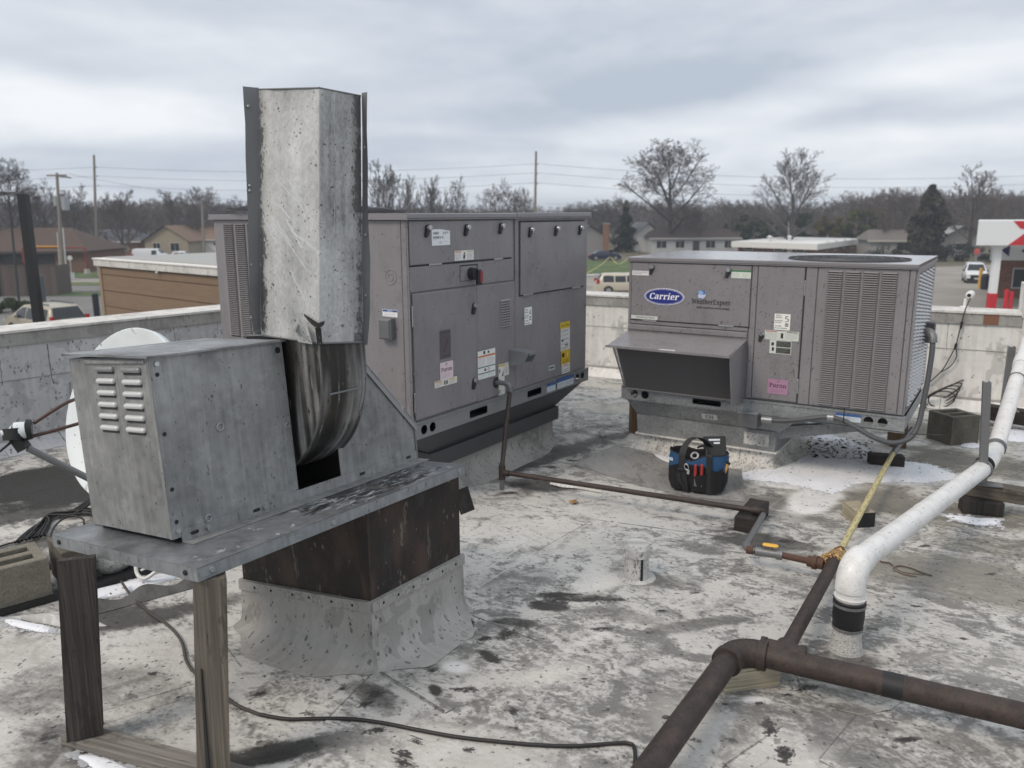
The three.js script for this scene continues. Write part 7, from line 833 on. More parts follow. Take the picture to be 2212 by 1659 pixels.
// ---------- street level ----------
{
  const asph = new Tx(512, 512).fill((u, v) => { const g = 0.165 + 0.05 * (fbm(u * 8, v * 8, 4, 8, 701) - 0.5) + 0.04 * (fbm(u * 60, v * 60, 2, 60, 702) - 0.5); return [g * 1.02, g, g * 0.96]; }); asph.spots(50, 4, 22, [0.10, 0.098, 0.095], { a: 0.4, asp: 3, rough: 1.4 });
  M.asphalt = std({ map: asph.done(14), roughness: 0.9 });
  const tan = new Tx(512, 512).fill((u, v) => { const g = 0.27 + 0.08 * (fbm(u * 6, v * 6, 4, 6, 711) - 0.5); return [g * 1.05, g * 0.98, g * 0.87]; }); tan.spots(40, 6, 40, [0.2, 0.185, 0.165], { a: 0.4, asp: 4, da: 0.2, rough: 1.4 });
  M.lot = std({ map: tan.done(26), roughness: 0.9 });
  const gr = new Tx(512, 512).fill((u, v) => { const k = fbm(u * 9, v * 9, 5, 9, 721), f = fbm(u * 70, v * 70, 2, 70, 722); return mul(mix3([0.055, 0.105, 0.026], [0.14, 0.14, 0.055], sst(0.45, 0.75, k)), 0.75 + 0.5 * f); });
  M.grass = std({ map: gr.done(9), roughness: 1 });
  const dry = new Tx(512, 512).fill((u, v) => { const k = fbm(u * 9, v * 9, 5, 9, 731); return mix3([0.09, 0.085, 0.05], [0.16, 0.135, 0.09], k); });
  M.dry = std({ map: dry.done(30), roughness: 1 });
  const g = new THREE.PlaneGeometry(1800, 1800).rotateX(-Math.PI / 2).translate(0, G0, -300); { const uv = g.attributes.uv; for (let i = 0; i < uv.count; i++) uv.setXY(i, uv.getX(i) * 1800, uv.getY(i) * 1800); }
  solid('ground', g, M.dry, 'structure');
  const area = (name, pts, mat, dy) => { const P = pts.map(([x, y]) => onY(x, y, G0)); solid(name, flat(P.map((p) => [p.x, p.z]), G0 + dy), mat, 'structure'); };
  const areaW = (name, pts, mat, dy) => solid(name, flat(pts, G0 + dy), mat, 'structure');
  areaW('asphalt_lot', [[-140, 10], [-140, -76], [-30, -76], [-2, -76], [-2, 10]], M.asphalt, 0.02);
  areaW('parking_lot', [[-2, 10], [-2, -88], [30, -92], [110, -125], [160, -125], [160, 10]], M.lot, 0.024);
  area('road', [[-300, 617], [330, 617], [330, 630], [-300, 630]], M.asphalt, 0.05); area('sidewalk', [[-300, 602], [330, 602], [330, 612], [-300, 612]], M.lot, 0.05);
  area('grass_verge', [[-300, 632], [330, 632], [330, 640], [-300, 640]], M.grass, 0.055); area('grass_verge', [[60, 578], [235, 578], [235, 601], [60, 601]], M.grass, 0.06); area('driveway', [[-60, 566], [330, 560], [330, 576], [-60, 580]], M.asphalt, 0.065); area('grass_verge', [[105, 611], [330, 611], [330, 618], [105, 618]], M.grass, 0.07);
  area('lawn', [[1180, 566], [1500, 562], [1500, 582], [1180, 598]], M.grass, 0.06); area('lawn', [[800, 566], [1180, 566], [1180, 598], [800, 600]], M.grass, 0.06);
  area('kerb', [[1180, 599], [1500, 583], [1500, 585], [1180, 602]], M.capTop, 0.09);
}
// ---------- bare trees ----------
function treeGeo(sd, o) {
  let s = sd * 7919 + 13; const r = () => { s = (s * 1664525 + 1013904223) >>> 0; return s / 4294967296; };
  const T = { p: [], n: [] }, C = { p: [], n: [] };
  const seg = (B, a, b, ra, rb, k) => { const d = b.clone().sub(a).normalize(), e = Math.abs(d.y) < 0.9 ? V(0, 1, 0) : V(1, 0, 0), x = e.clone().cross(d).normalize(), y = d.clone().cross(x); for (let i = 0; i < k; i++) { const A0 = i / k * 6.2832, A1 = (i + 1) / k * 6.2832, n0 = x.clone().multiplyScalar(Math.cos(A0)).addScaledVector(y, Math.sin(A0)), n1 = x.clone().multiplyScalar(Math.cos(A1)).addScaledVector(y, Math.sin(A1)); const q = [a.clone().addScaledVector(n0, ra), a.clone().addScaledVector(n1, ra), b.clone().addScaledVector(n1, rb), b.clone().addScaledVector(n0, rb)]; for (const [i0, nn] of [[0, n0], [1, n1], [2, n1], [0, n0], [2, n1], [3, n0]]) { B.p.push(q[i0].x, q[i0].y, q[i0].z); B.n.push(nn.x, nn.y, nn.z); } } };
  const lev = [[5, 0], [4, 0], [3, 0], [2, 0], [2, 0], [1, 0]];
  const grow = (a, dir, len, rad, lv, span) => {
    const n = lv === 0 ? 7 : lv < 3 ? 4 : lv === 3 ? 3 : lv < o.lv ? 2 : 1, end = Math.max(o.min, rad * (lv === 0 ? 0.32 : 0.42)), pts = [a.clone()], d = dir.clone(); let p = a.clone();
    for (let i = 0; i < n; i++) { d.add(V(r() - 0.5, (r() - 0.5) * 0.5, r() - 0.5).multiplyScalar(o.wig * (lv === 0 ? 0.35 : 1))); d.y += lv > 0 ? o.up : 0.02; d.normalize(); const q = p.clone().addScaledVector(d, len / n), ra = lerp(rad, end, i / n), rb = lerp(rad, end, (i + 1) / n); seg(lv < 1 ? T : C, p, q, ra, rb, lv === 0 ? 8 : lv === 1 ? 5 : 3); p = q; pts.push(p.clone()); }
    if (lv >= o.lv) return;
    const k = o.kids[lv], t0 = lv === 0 ? o.first : 0.22, ph = r() * 6.28;
    for (let j = 0; j < k; j++) {
      const t = lv === 0 ? lerp(t0, 1, j / (k - 1)) : lerp(t0, 1, (j + 0.6 * r()) / k), f = Math.min(n - 1e-4, t * n), i0 = Math.floor(f), P = pts[i0].clone().lerp(pts[i0 + 1], f - i0), D = pts[i0 + 1].clone().sub(pts[i0]).normalize();
      const ang = ph + j * 2.4 + r() * 0.8, e = Math.abs(D.y) < 0.95 ? V(0, 1, 0) : V(1, 0, 0), x = e.clone().cross(D).normalize(), y = D.clone().cross(x);
      const sp = lv === 0 ? lerp(o.aLow, o.aTop, (t - t0) / (1 - t0)) : o.spread * (0.75 + 0.5 * r()); const nd = D.clone().multiplyScalar(Math.cos(sp)).addScaledVector(x, Math.cos(ang) * Math.sin(sp)).addScaledVector(y, Math.sin(ang) * Math.sin(sp)).normalize();
      const L2 = lv === 0 ? o.l0 * o.trunk * (0.7 + 0.6 * Math.sin(Math.PI * (0.25 + 0.6 * (t - t0) / (1 - t0)))) * (0.8 + 0.35 * r()) * 0.62 : len * o.ratio * lerp(1.05, 0.6, t) * (0.75 + 0.5 * r());
      grow(P, nd, L2, Math.max(o.min, lerp(rad, end, t) * (lv === 0 ? 0.62 : 0.6)), lv + 1);
    }
  };
  grow(V(0, 0, 0), V(0, 1, 0), o.trunk, o.rad, 0);
  const mk = (B) => { const g = new THREE.BufferGeometry(); g.setAttribute('position', new THREE.Float32BufferAttribute(B.p, 3)); g.setAttribute('normal', new THREE.Float32BufferAttribute(B.n, 3)); g.setAttribute('uv', new THREE.Float32BufferAttribute(new Float32Array(B.p.length / 3 * 2), 2)); g.computeBoundingBox(); return g; };
  const t = mk(T), c = mk(C); return { t, c, H: c.boundingBox.max.y, W: Math.max(c.boundingBox.max.x - c.boundingBox.min.x, c.boundingBox.max.z - c.boundingBox.min.z) };
}
M.bark = std({ color: new THREE.Color(0.075, 0.066, 0.06), roughness: 1 }); M.twig = std({ color: new THREE.Color(0.105, 0.092, 0.088), roughness: 1 }); M.twigWarm = std({ color: new THREE.Color(0.135, 0.113, 0.101), roughness: 1 });
const protos = [
  treeGeo(1, { trunk: 14, rad: 0.42, first: 0.3, kids: [11, 8, 7, 5, 4], aLow: 1.05, aTop: 0.3, spread: 0.72, l0: 0.86, ratio: 0.50, lv: 5, wig: 0.20, up: 0.06, min: 0.019 }),   // broad round crown
  treeGeo(2, { trunk: 15, rad: 0.40, first: 0.22, kids: [11, 7, 6, 5, 3], aLow: 0.85, aTop: 0.25, spread: 0.6, l0: 0.72, ratio: 0.46, lv: 5, wig: 0.20, up: 0.11, min: 0.025 }),     // upright
  treeGeo(3, { trunk: 9, rad: 0.34, first: 0.12, kids: [12, 7, 6, 5, 3], aLow: 0.95, aTop: 0.35, spread: 0.62, l0: 1.15, ratio: 0.46, lv: 5, wig: 0.22, up: 0.12, min: 0.024 }),     // many stems from low down
  treeGeo(5, { trunk: 12, rad: 0.36, first: 0.28, kids: [8, 7, 6, 5, 3], aLow: 0.95, aTop: 0.35, spread: 0.75, l0: 0.9, ratio: 0.52, lv: 5, wig: 0.26, up: 0.07, min: 0.025 }),
  treeGeo(8, { trunk: 13, rad: 0.42, first: 0.14, kids: [13, 8, 7, 5, 4], aLow: 1.15, aTop: 0.22, spread: 0.68, l0: 1.05, ratio: 0.46, lv: 5, wig: 0.2, up: 0.09, min: 0.02 }),   // dense, several tops
];
const treeProto = protos.map(() => null);
function bareTree(label, px, baseY, topY, dist, kind, widthPx, turn, warm) {
  const P = protos[kind], p = at(px, baseY, dist), top = at(px, topY, dist), h = top.y - G0, w = widthPx * 1.18 / FPX * dist;
  const pos = V(p.x, G0, p.z); let o;
  if (!treeProto[kind]) { o = thing('bare_tree', label, 'tree', pos, 'bare trees behind the houses'); const t = new THREE.Mesh(P.t, M.bark), c = new THREE.Mesh(P.c, warm ? M.twigWarm : M.twig); t.name = 'trunk'; c.name = 'crown'; for (const m of [t, c]) { m.castShadow = m.receiveShadow = true; o.add(m); } treeProto[kind] = o; }
  else { o = treeProto[kind].clone(); o.name = numbered('bare_tree'); o.position.copy(pos); o.userData = { label, category: 'tree', group: 'bare trees behind the houses' }; o.children[1].material = warm ? M.twigWarm : M.twig; scene.add(o); }
  o.rotation.y = turn; o.scale.set(w / P.W, h / P.H, w / P.W); return o;
}
bareTree('broad crowned bare tree standing alone behind the white house', 1447, 540, 303, 138, 0, 225, 0.4);
bareTree('tall bare tree with double peak above the flat roofed brick building', 1708, 540, 318, 135, 4, 200, 1.2);
bareTree('large bare tree at the right above the petrol station roof', 2092, 540, 352, 120, 1, 130, 2.4, true);
bareTree('dense bare tree beside the discharge duct, leftmost above the tall unit', 838, 540, 345, 120, 2, 118, 0.3);
bareTree('thin bare tree second from the duct above the tall unit', 890, 540, 372, 128, 1, 64, 3.1);
bareTree('bare tree third from the duct above the tall unit', 935, 540, 378, 130, 2, 82, 1.8);
bareTree('slim upright bare tree fourth from the duct above the tall unit', 985, 540, 376, 128, 1, 60, 5.0);
bareTree('rounded bare tree left of the single pole above the tall unit', 1072, 540, 384, 132, 3, 100, 2.2, true);
bareTree('spreading bare tree between the slim tree and the single pole', 1125, 540, 402, 140, 2, 84, 4.0, true);
bareTree('large bare tree at the left edge behind the black lamp post', 30, 560, 342, 105, 0, 165, 2.0);
bareTree('bare tree between the lamp post and the wooden utility pole', 100, 560, 385, 110, 3, 110, 0.9);
bareTree('bare tree right of the pole transformers', 165, 560, 395, 118, 1, 105, 4.4);
bareTree('dense bare tree right of the tall thin pole at the left', 268, 560, 408, 125, 2, 130, 2.7, true);
bareTree('bare tree behind the beige gabled house', 380, 555, 408, 140, 2, 120, 5.4, true);
bareTree('bare tree behind the garage of the beige house', 440, 555, 402, 142, 0, 110, 3.3, true);
bareTree('low bare tree just left of the discharge duct', 505, 555, 420, 145, 3, 100, 1.1, true);
bareTree('bare tree behind the brown roofed house under the transformers', 205, 560, 430, 135, 3, 100, 0.5, true);
bareTree('bare tree right of the dark evergreen beyond the blue car', 1300, 548, 438, 165, 2, 130, 1.0);
bareTree('bare tree behind the tall unit corner near the blue car', 1245, 548, 440, 170, 3, 110, 2.9);
bareTree('bare tree between the broad tree and the double peaked tree', 1580, 548, 425, 160, 3, 130, 3.9, true);
bareTree('bare tree at the left of the dark column evergreen', 1930, 545, 405, 130, 2, 130, 0.2, true);
bareTree('bare tree right of the dark column evergreen', 2165, 545, 405, 140, 3, 140, 4.8, true);
bareTree('bare tree over the green conifers at the white canopy side', 1860, 545, 420, 150, 2, 130, 2.1, true);
bareTree('small bare tree in front of the broad crowned tree', 1492, 545, 440, 140, 2, 90, 5.9, true);
// distant wood reading as one mass
{
  const lo = treeGeo(9, { trunk: 11, rad: 0.34, first: 0.15, kids: [9, 6, 5, 3], aLow: 0.95, aTop: 0.35, spread: 0.65, l0: 1.0, ratio: 0.5, lv: 4, wig: 0.24, up: 0.1, min: 0.035 }), g = mergeGeometries([lo.t, lo.c]); const spots = [];
  for (let x = -160; x < 2420; x += 13) { const k = x > 1840 ? 1.75 : x > 1800 ? 1.4 : x > 1230 && x < 1800 ? 1.02 : x < 700 ? 0.98 : 0.7, d = rr(150, 215), top = 462 - 34 * k * (0.65 + 0.55 * fbm(x * 0.012, 4, 3)) ; spots.push([x + rr(-8, 8), d, top]); spots.push([x + rr(-8, 8), d + 25, top + 14]); }
  const im = new THREE.InstancedMesh(g, M.twigWarm, spots.length), m4 = new THREE.Matrix4(); spots.forEach(([x, d, top], i) => { const p = at(x, 500, d), t = at(x, top, d), h = t.y - G0, w = h * rr(0.75, 1.1); m4.compose(V(p.x, G0, p.z), new THREE.Quaternion().setFromAxisAngle(up, rnd() * 6.28), V(w / lo.W, h / lo.H, w / lo.W)); im.setMatrixAt(i, m4); });
  im.name = 'bare_wood'; im.userData = { kind: 'stuff', label: 'far belt of bare brown trees along the horizon', category: 'wood' }; im.castShadow = im.receiveShadow = true; scene.add(im);
}
// leafy things: clumps of small faces
function leafGeo(sd, n, size, shape) { let s = sd * 977 + 5; const r = () => { s = (s * 1664525 + 1013904223) >>> 0; return s / 4294967296; }; const pos = [], nor = []; for (let i = 0; i < n; i++) { const c = shape(r), a = V(r() - 0.5, r() - 0.5, r() - 0.5).normalize(), b = V(r() - 0.5, r() - 0.5, r() - 0.5).cross(a).normalize(), k = size * (0.5 + r()); const nn = a.clone().cross(b).normalize(); for (const [u, v] of [[-1, -0.4], [1, -0.4], [0, 0.9]]) { const p = c.clone().addScaledVector(a, u * k).addScaledVector(b, v * k); pos.push(p.x, p.y, p.z); nor.push(nn.x, nn.y, nn.z); } } const g = new THREE.BufferGeometry(); g.setAttribute('position', new THREE.Float32BufferAttribute(pos, 3)); g.setAttribute('normal', new THREE.Float32BufferAttribute(nor, 3)); g.setAttribute('uv', new THREE.Float32BufferAttribute(new Float32Array(pos.length / 3 * 2), 2)); return g; }
const clumps = (n, sd, w, h, y0) => { let s = sd; const r = () => { s = (s * 1664525 + 1013904223) >>> 0; return s / 4294967296; }; const cs = []; for (let i = 0; i < n; i++) { const a = r() * 6.28, q = Math.sqrt(r()), y = y0 + r() * (h - y0); const k = Math.sqrt(Math.max(0.05, 1 - ((y - y0 * 0.7) / h - 0.45) ** 2 * 2.6)); cs.push([Math.cos(a) * q * w * k, y, Math.sin(a) * q * w * k, (0.16 + 0.16 * r()) * w]); } return (rn) => { const c = cs[Math.floor(rn() * n)], t = rn() * 6.28, z = rn() * 2 - 1, m = Math.sqrt(1 - z * z), R = c[3] * Math.cbrt(rn()); return V(c[0] + Math.cos(t) * m * R, c[1] + z * R * 0.6, c[2] + Math.sin(t) * m * R); }; };
function evergreen(label, px, baseY, topY, dist, wPx, col, sd, conic, y0 = 0.32) { const p = at(px, baseY, dist), pos = V(p.x, G0, p.z), h = at(px, topY, dist).y - G0, w = wPx / FPX * dist / 2, o = thing('evergreen_tree', label, 'tree', pos); part('trunk', cyl(pos, pos.clone().add(V(0, h * 0.6, 0)), 0.22, 0.1, 8), M.bark, o); let g; if (conic) g = leafGeo(sd, 5200, 0.24, (r) => { const t = Math.pow(r(), 0.7), y = h * (0.08 + 0.92 * (1 - t)), R = w * t * (0.75 + 0.35 * Math.sin(y * 2.4 + Math.floor(y * 1.1))), a = r() * 6.28, q = Math.sqrt(r()); return V(Math.cos(a) * R * q, y - 0.25 * q * R, Math.sin(a) * R * q); }); else if (y0 < 0.2) g = leafGeo(sd, 9000, 0.26, (r) => { const t = r(), y = h * (0.05 + 0.95 * t), a = r() * 6.28, R = w * Math.pow(Math.sin(Math.PI * Math.min(0.97, 0.12 + 0.85 * t ** 0.9)), 0.6) * (0.5 + 0.9 * vn(a * 1.9 + 9, y * 0.8)) * (t > 0.8 ? 1 - (t - 0.8) * 2.6 : 1), q = Math.pow(r(), 0.55); return V(Math.cos(a) * R * q, y, Math.sin(a) * R * q); }); else g = leafGeo(sd, 6500, 0.3, clumps(y0 < 0.2 ? 30 : 16, sd, w, h, h * y0)); const m = new THREE.Mesh(g, std({ color: new THREE.Color(...col), roughness: 1 })); m.name = 'crown'; m.castShadow = m.receiveShadow = true; o.add(m); }
evergreen('dark pointed evergreen beside the house with the blue car', 1350, 545, 434, 143, 74, [0.022, 0.032, 0.02], 11, true);
evergreen('dark green rounded pine left of the flat roofed building', 1630, 548, 470, 150, 80, [0.04, 0.062, 0.022], 12);
evergreen('dark green pine behind the middle of the flat roofed building', 1715, 548, 466, 150, 84, [0.035, 0.055, 0.022], 13);
evergreen('yellow tinged pine behind the corner of the flat roofed building', 1792, 548, 465, 148, 66, [0.13, 0.105, 0.03], 14);
evergreen('olive green pine right of the flat roofed building', 1855, 550, 460, 146, 96, [0.075, 0.085, 0.026], 15);
evergreen('tall dark column shaped evergreen left of the petrol station', 2000, 552, 402, 118, 70, [0.062, 0.055, 0.042], 16, false, 0.06);
evergreen('small dark evergreen between the broad tree and the pines', 1565, 548, 485, 150, 34, [0.03, 0.04, 0.024], 17, true);
function shrub(label, px, baseY, dist, wPx, hPx, col, sd, kind = 'shrub') { const p = onY(px, baseY, G0); const q = dist ? at(px, baseY, dist) : p, pos = V(q.x, G0, q.z), d = dist || -p.z, w = wPx / FPX * d / 2, h = hPx / FPX * d, o = thing(kind, label, kind === 'hedge' ? 'hedge' : 'shrub', pos); const m = new THREE.Mesh(leafGeo(sd, 2600, 0.11, clumps(14, sd, w, h, 0.1)), std({ color: new THREE.Color(...col), roughness: 1 })); m.name = 'foliage'; m.castShadow = true; o.add(m); part('stem', cyl(pos, pos.clone().add(V(0, h * 0.5, 0)), 0.06, 0.04, 6), M.bark, o); }
shrub('brown leafless bush above the brown fence at the left edge', 20, 578, 76, 84, 52, [0.07, 0.05, 0.042], 31); shrub('low green shrub beside the beige minivan', 30, 660, 57, 84, 26, [0.045, 0.06, 0.022], 32);
shrub('dark shrub in front of the grey roofed house', 232, 556, 118, 40, 26, [0.06, 0.045, 0.038], 33); shrub('dark bush beside the white garage door of the beige house', 480, 556, 138, 34, 34, [0.03, 0.028, 0.024], 34);
for (const [l, x, w, s] of [['dark hedge along the far edge of the tan lot, nearest the lower unit', 1935, 130, 41], ['dark hedge along the far edge of the tan lot, below the column evergreen', 2040, 120, 42], ['dark hedge along the far edge of the tan lot, beside the petrol station', 2130, 110, 43]]) shrub(l, x, 560, 112, w, 34, [0.026, 0.028, 0.02], s, 'hedge');
// ---------- buildings ----------
const paintM = {}; const col = (r, g, b, o = {}) => paintM[[r, g, b, o.roughness, o.metalness]] ??= std({ color: new THREE.Color(r, g, b), roughness: 0.7, ...o });
M.glassDark = std({ color: new THREE.Color(0.02, 0.024, 0.028), roughness: 0.12, metalness: 0.0 });
const brick = new Tx(512, 512).fill((u, v) => { const row = Math.floor(v * 32), x = u * 16 + (row % 2) * 0.5, b = TB[(row * 131 + Math.floor(x) * 17) & 65535]; const j = (x % 1 < 0.06 || (v * 32) % 1 < 0.14); return j ? [0.2, 0.18, 0.16] : mul([0.15, 0.075, 0.05], 0.6 + 0.9 * b); }); M.brick = std({ map: brick.done(3.2, 2.4), roughness: 0.9 });
M.brickBrown = std({ color: new THREE.Color(1.35, 1.2, 1.1), roughness: 0.9, map: M.brick.map });
function house(name, label, px, basePy, dist, w, d, eave, ridge, yaw, wall, roof, o = {}) {
  const q = at(px, basePy, dist), base = V(q.x, G0, q.z), t = thing(name, label, o.cat || 'house', base), F = new Face(base, V(Math.cos(yaw), 0, -Math.sin(yaw)), up), x0 = -w / 2, x1 = w / 2, ov = 0.5;
  part('wall', F.box(x0, x1, 0, eave, -d, 0), wall, t);
  if (o.gable === 'front') { part('gable', F.g(ext([[x0, eave], [x1, eave], [0, ridge]], d - 0.05).translate(0, 0, -d + 0.02)), wall, t); part('roof', [polyGeo([[F.P(x0 - ov, eave - 0.25, 0.4), F.P(0, ridge + 0.12, 0.4), F.P(0, ridge + 0.12, -d - 0.4), F.P(x0 - ov, eave - 0.25, -d - 0.4)], [F.P(0, ridge + 0.12, 0.4), F.P(x1 + ov, eave - 0.25, 0.4), F.P(x1 + ov, eave - 0.25, -d - 0.4), F.P(0, ridge + 0.12, -d - 0.4)]])], roof, t); }
  else { const ri = o.hip ?? 0, zc = -d / 2; part('roof', polyGeo([[F.P(x0 - ov, eave - 0.05, ov), F.P(x1 + ov, eave - 0.05, ov), F.P(x1 + ov - ri, ridge, zc), F.P(x0 - ov + ri, ridge, zc)], [F.P(x1 + ov, eave - 0.05, -d - ov), F.P(x0 - ov, eave - 0.05, -d - ov), F.P(x0 - ov + ri, ridge, zc), F.P(x1 + ov - ri, ridge, zc)], [F.P(x1 + ov, eave - 0.05, ov), F.P(x1 + ov, eave - 0.05, -d - ov), F.P(x1 + ov - ri, ridge, zc)], [F.P(x0 - ov, eave - 0.05, -d - ov), F.P(x0 - ov, eave - 0.05, ov), F.P(x0 - ov + ri, ridge, zc)]]), roof, t); part('eave_trim', F.box(x0 - ov, x1 + ov, eave - 0.3, eave - 0.06, ov - 0.06, ov + 0.02), o.trim || col(0.5, 0.48, 0.44), t); }
  for (const [wx, wy, ww, wh] of o.windows || []) { const f = part('window', F.box(wx - ww / 2, wx + ww / 2, wy, wy + wh, 0, 0.06), col(0.6, 0.6, 0.58), t); part('pane', F.box(wx - ww / 2 + 0.08, wx - 0.03, wy + 0.08, wy + wh - 0.08, 0.05, 0.07), M.glassDark, f); part('pane', F.box(wx + 0.03, wx + ww / 2 - 0.08, wy + 0.08, wy + wh - 0.08, 0.05, 0.07), M.glassDark, f); }
  for (const [wx, ww, wh, m] of o.doors || []) part('door', F.box(wx - ww / 2, wx + ww / 2, 0.02, wh, 0, 0.06), m, t);
  return { t, F };
}
const roofBrown = col(0.085, 0.058, 0.046, { roughness: 0.95 }), roofGray = col(0.105, 0.112, 0.125, { roughness: 0.95 }), roofTan = col(0.20, 0.135, 0.095, { roughness: 0.95 }), roofDark = col(0.055, 0.04, 0.036, { roughness: 0.95 });
{
  const b = house('house', 'brown roofed brick house with open carport behind the lamp post', 45, 560, 96, 15.5, 10, 2.6, 5.2, 0.02, M.brick, roofBrown, { hip: 4.5, trim: col(0.05, 0.035, 0.03) });
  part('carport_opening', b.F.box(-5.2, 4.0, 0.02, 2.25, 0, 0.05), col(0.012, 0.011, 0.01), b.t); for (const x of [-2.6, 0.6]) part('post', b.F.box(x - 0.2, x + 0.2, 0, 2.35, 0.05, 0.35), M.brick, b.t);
}
house('house', 'grey roofed low house with white garage door beside the tall thin pole', 228, 552, 135, 11, 9, 2.5, 4.3, 0.1, M.brickBrown, roofGray, { hip: 2.5, doors: [[-0.8, 2.6, 2.1, col(0.72, 0.72, 0.72)]], windows: [[3, 0.9, 1.6, 1.2]] });
house('house', 'beige gabled house with tan roof wing and white garage door', 440, 556, 138, 13, 9, 2.7, 4.6, -0.05, col(0.34, 0.29, 0.215), roofTan, { hip: 2, doors: [[1.6, 2.8, 2.2, col(0.74, 0.73, 0.72)], [-4.3, 0.4, 2.2, col(0.25, 0.13, 0.09)]], windows: [[-2.6, 0.9, 1.6, 1.3]] });
house('house', 'beige front gable house left of the tan roof wing', 362, 556, 132, 7.2, 8, 2.7, 4.9, -0.05, col(0.36, 0.31, 0.225), roofTan, { gable: 'front', windows: [[-1.6, 0.9, 1.3, 1.4], [1.4, 0.9, 1.6, 1.4]] });
house('house', 'grey gabled house with porch beyond the blue car', 1272, 553, 138, 7, 8, 2.6, 4.6, 0.2, col(0.30, 0.29, 0.28), roofGray, { gable: 'front', windows: [[-1.2, 0.9, 1.3, 1.3]] });
{ const q = at(1308, 553, 136), o = thing('brick_chimney', 'red brick chimney beside the grey gabled house', 'chimney', V(q.x, G0, q.z)); part('stack', cbox(q.x - 0.45, q.x + 0.45, G0, G0 + 4.9, q.z - 0.45, q.z + 0.45), M.brickBrown, o); part('chimney_cap', cbox(q.x - 0.55, q.x + 0.55, G0 + 4.9, G0 + 5.1, q.z - 0.55, q.z + 0.55), col(0.3, 0.27, 0.25), o); }
house('house', 'white front gable house behind the broad crowned tree', 1398, 553, 142, 5, 8, 2.9, 5.0, 0.1, col(0.56, 0.56, 0.55), roofGray, { gable: 'front', windows: [[1.2, 0.9, 1.1, 1.2]] });
house('house', 'long low white house with dark brown roof behind the bare tree trunk', 1500, 553, 136, 14.5, 8, 2.7, 4.1, 0.0, col(0.46, 0.47, 0.47), roofDark, { hip: 1.5, trim: col(0.4, 0.39, 0.38), windows: [[-5.6, 0.9, 1.8, 1.3], [-2.5, 0.9, 1.6, 1.3], [2.6, 0.9, 1.7, 1.3], [5.6, 0.9, 1.5, 1.3]], doors: [[0.2, 1.1, 2.1, col(0.06, 0.05, 0.045)]] });
house('house', 'pale low house half hidden in the trees behind the dark column evergreen', 1935, 553, 126, 8, 7, 2.5, 4.0, -0.15, col(0.33, 0.33, 0.32), col(0.16, 0.14, 0.125), { hip: 1, windows: [[1, 0.9, 2.2, 1.2]] });
house('house', 'pale house half hidden in the trees left of the petrol station canopy', 2072, 555, 124, 8, 7, 2.7, 4.5, 0.1, col(0.28, 0.27, 0.26), col(0.33, 0.33, 0.33), { gable: 'front', windows: [[0, 0.9, 1.8, 1.2]] });
// flat roofed brick building
{
  const A = at(1578, 552, 128).setY(G0), B = at(1764, 552, 116).setY(G0), C = at(1862, 552, 140).setY(G0), o = thing('brick_building', 'low brick building with wide white flat roof fascia beyond the lower unit', 'building', B.clone()); const D4 = A.clone().add(C).sub(B), topY = at(1764, 527, 116).y, H = topY - G0;
  const in_ = (p, k) => { const m = A.clone().add(C).multiplyScalar(0.5); return p.clone().lerp(m, k); }; const ring = (k, y) => [A, B, C, D4].map((p) => in_(p, k).setY(G0 + y)); part('wall', hexa(ring(0.10, 0), ring(0.10, H - 0.8)), M.brickBrown, o); part('fascia', hexa(ring(0, H - 0.85), ring(0, H)), col(0.72, 0.72, 0.7), o);
  const f = new Face(ring(0.1, 0)[0], ring(0.1, 0)[1].clone().sub(ring(0.1, 0)[0]), up), L = ring(0.1, 0)[0].distanceTo(ring(0.1, 0)[1]); for (const t of [0.15, 0.55, 0.82]) { const w = part('window', f.box(L * t - 0.8, L * t + 0.8, 0.9, 2.3, 0, 0.06), col(0.6, 0.6, 0.58), o); part('pane', f.box(L * t - 0.7, L * t + 0.7, 1.0, 2.2, 0.05, 0.075), M.glassDark, w); } part('door', f.box(L * 0.66, L * 0.72, 0, 2.3, 0, 0.06), col(0.7, 0.7, 0.68), o);
  const f2 = new Face(ring(0.1, 0)[1], ring(0.1, 0)[2].clone().sub(ring(0.1, 0)[1]), up), L2 = ring(0.1, 0)[1].distanceTo(ring(0.1, 0)[2]); for (const t of [0.25, 0.45, 0.65, 0.85]) { const w = part('window', f2.box(L2 * t - 0.8, L2 * t + 0.8, 0.9, 2.4, 0, 0.06), col(0.6, 0.6, 0.58), o); part('pane', f2.box(L2 * t - 0.7, L2 * t + 0.7, 1.0, 2.3, 0.05, 0.075), M.glassDark, w); }
  for (const [px, s, l] of [[1662, 0.5, 'left'], [1705, 0.45, 'right']]) { const q = at(px, 522, 126), u = thing('roof_vent', l === 'left' ? 'small pale roof vent cluster on the flat roof, left of the other' : 'small pale roof vent on the flat roof beside the thin pole', 'roof vent', V(q.x, topY, q.z)); part('vent_body', cyl(V(q.x, topY, q.z), V(q.x, topY + 0.7, q.z), s * 0.6, s * 0.6, 12), col(0.6, 0.6, 0.6), u); part('vent_cap', new THREE.ConeGeometry(s, 0.35, 14).translate(q.x, topY + 0.85, q.z), col(0.6, 0.6, 0.6), u); }
  // roof sheet
}
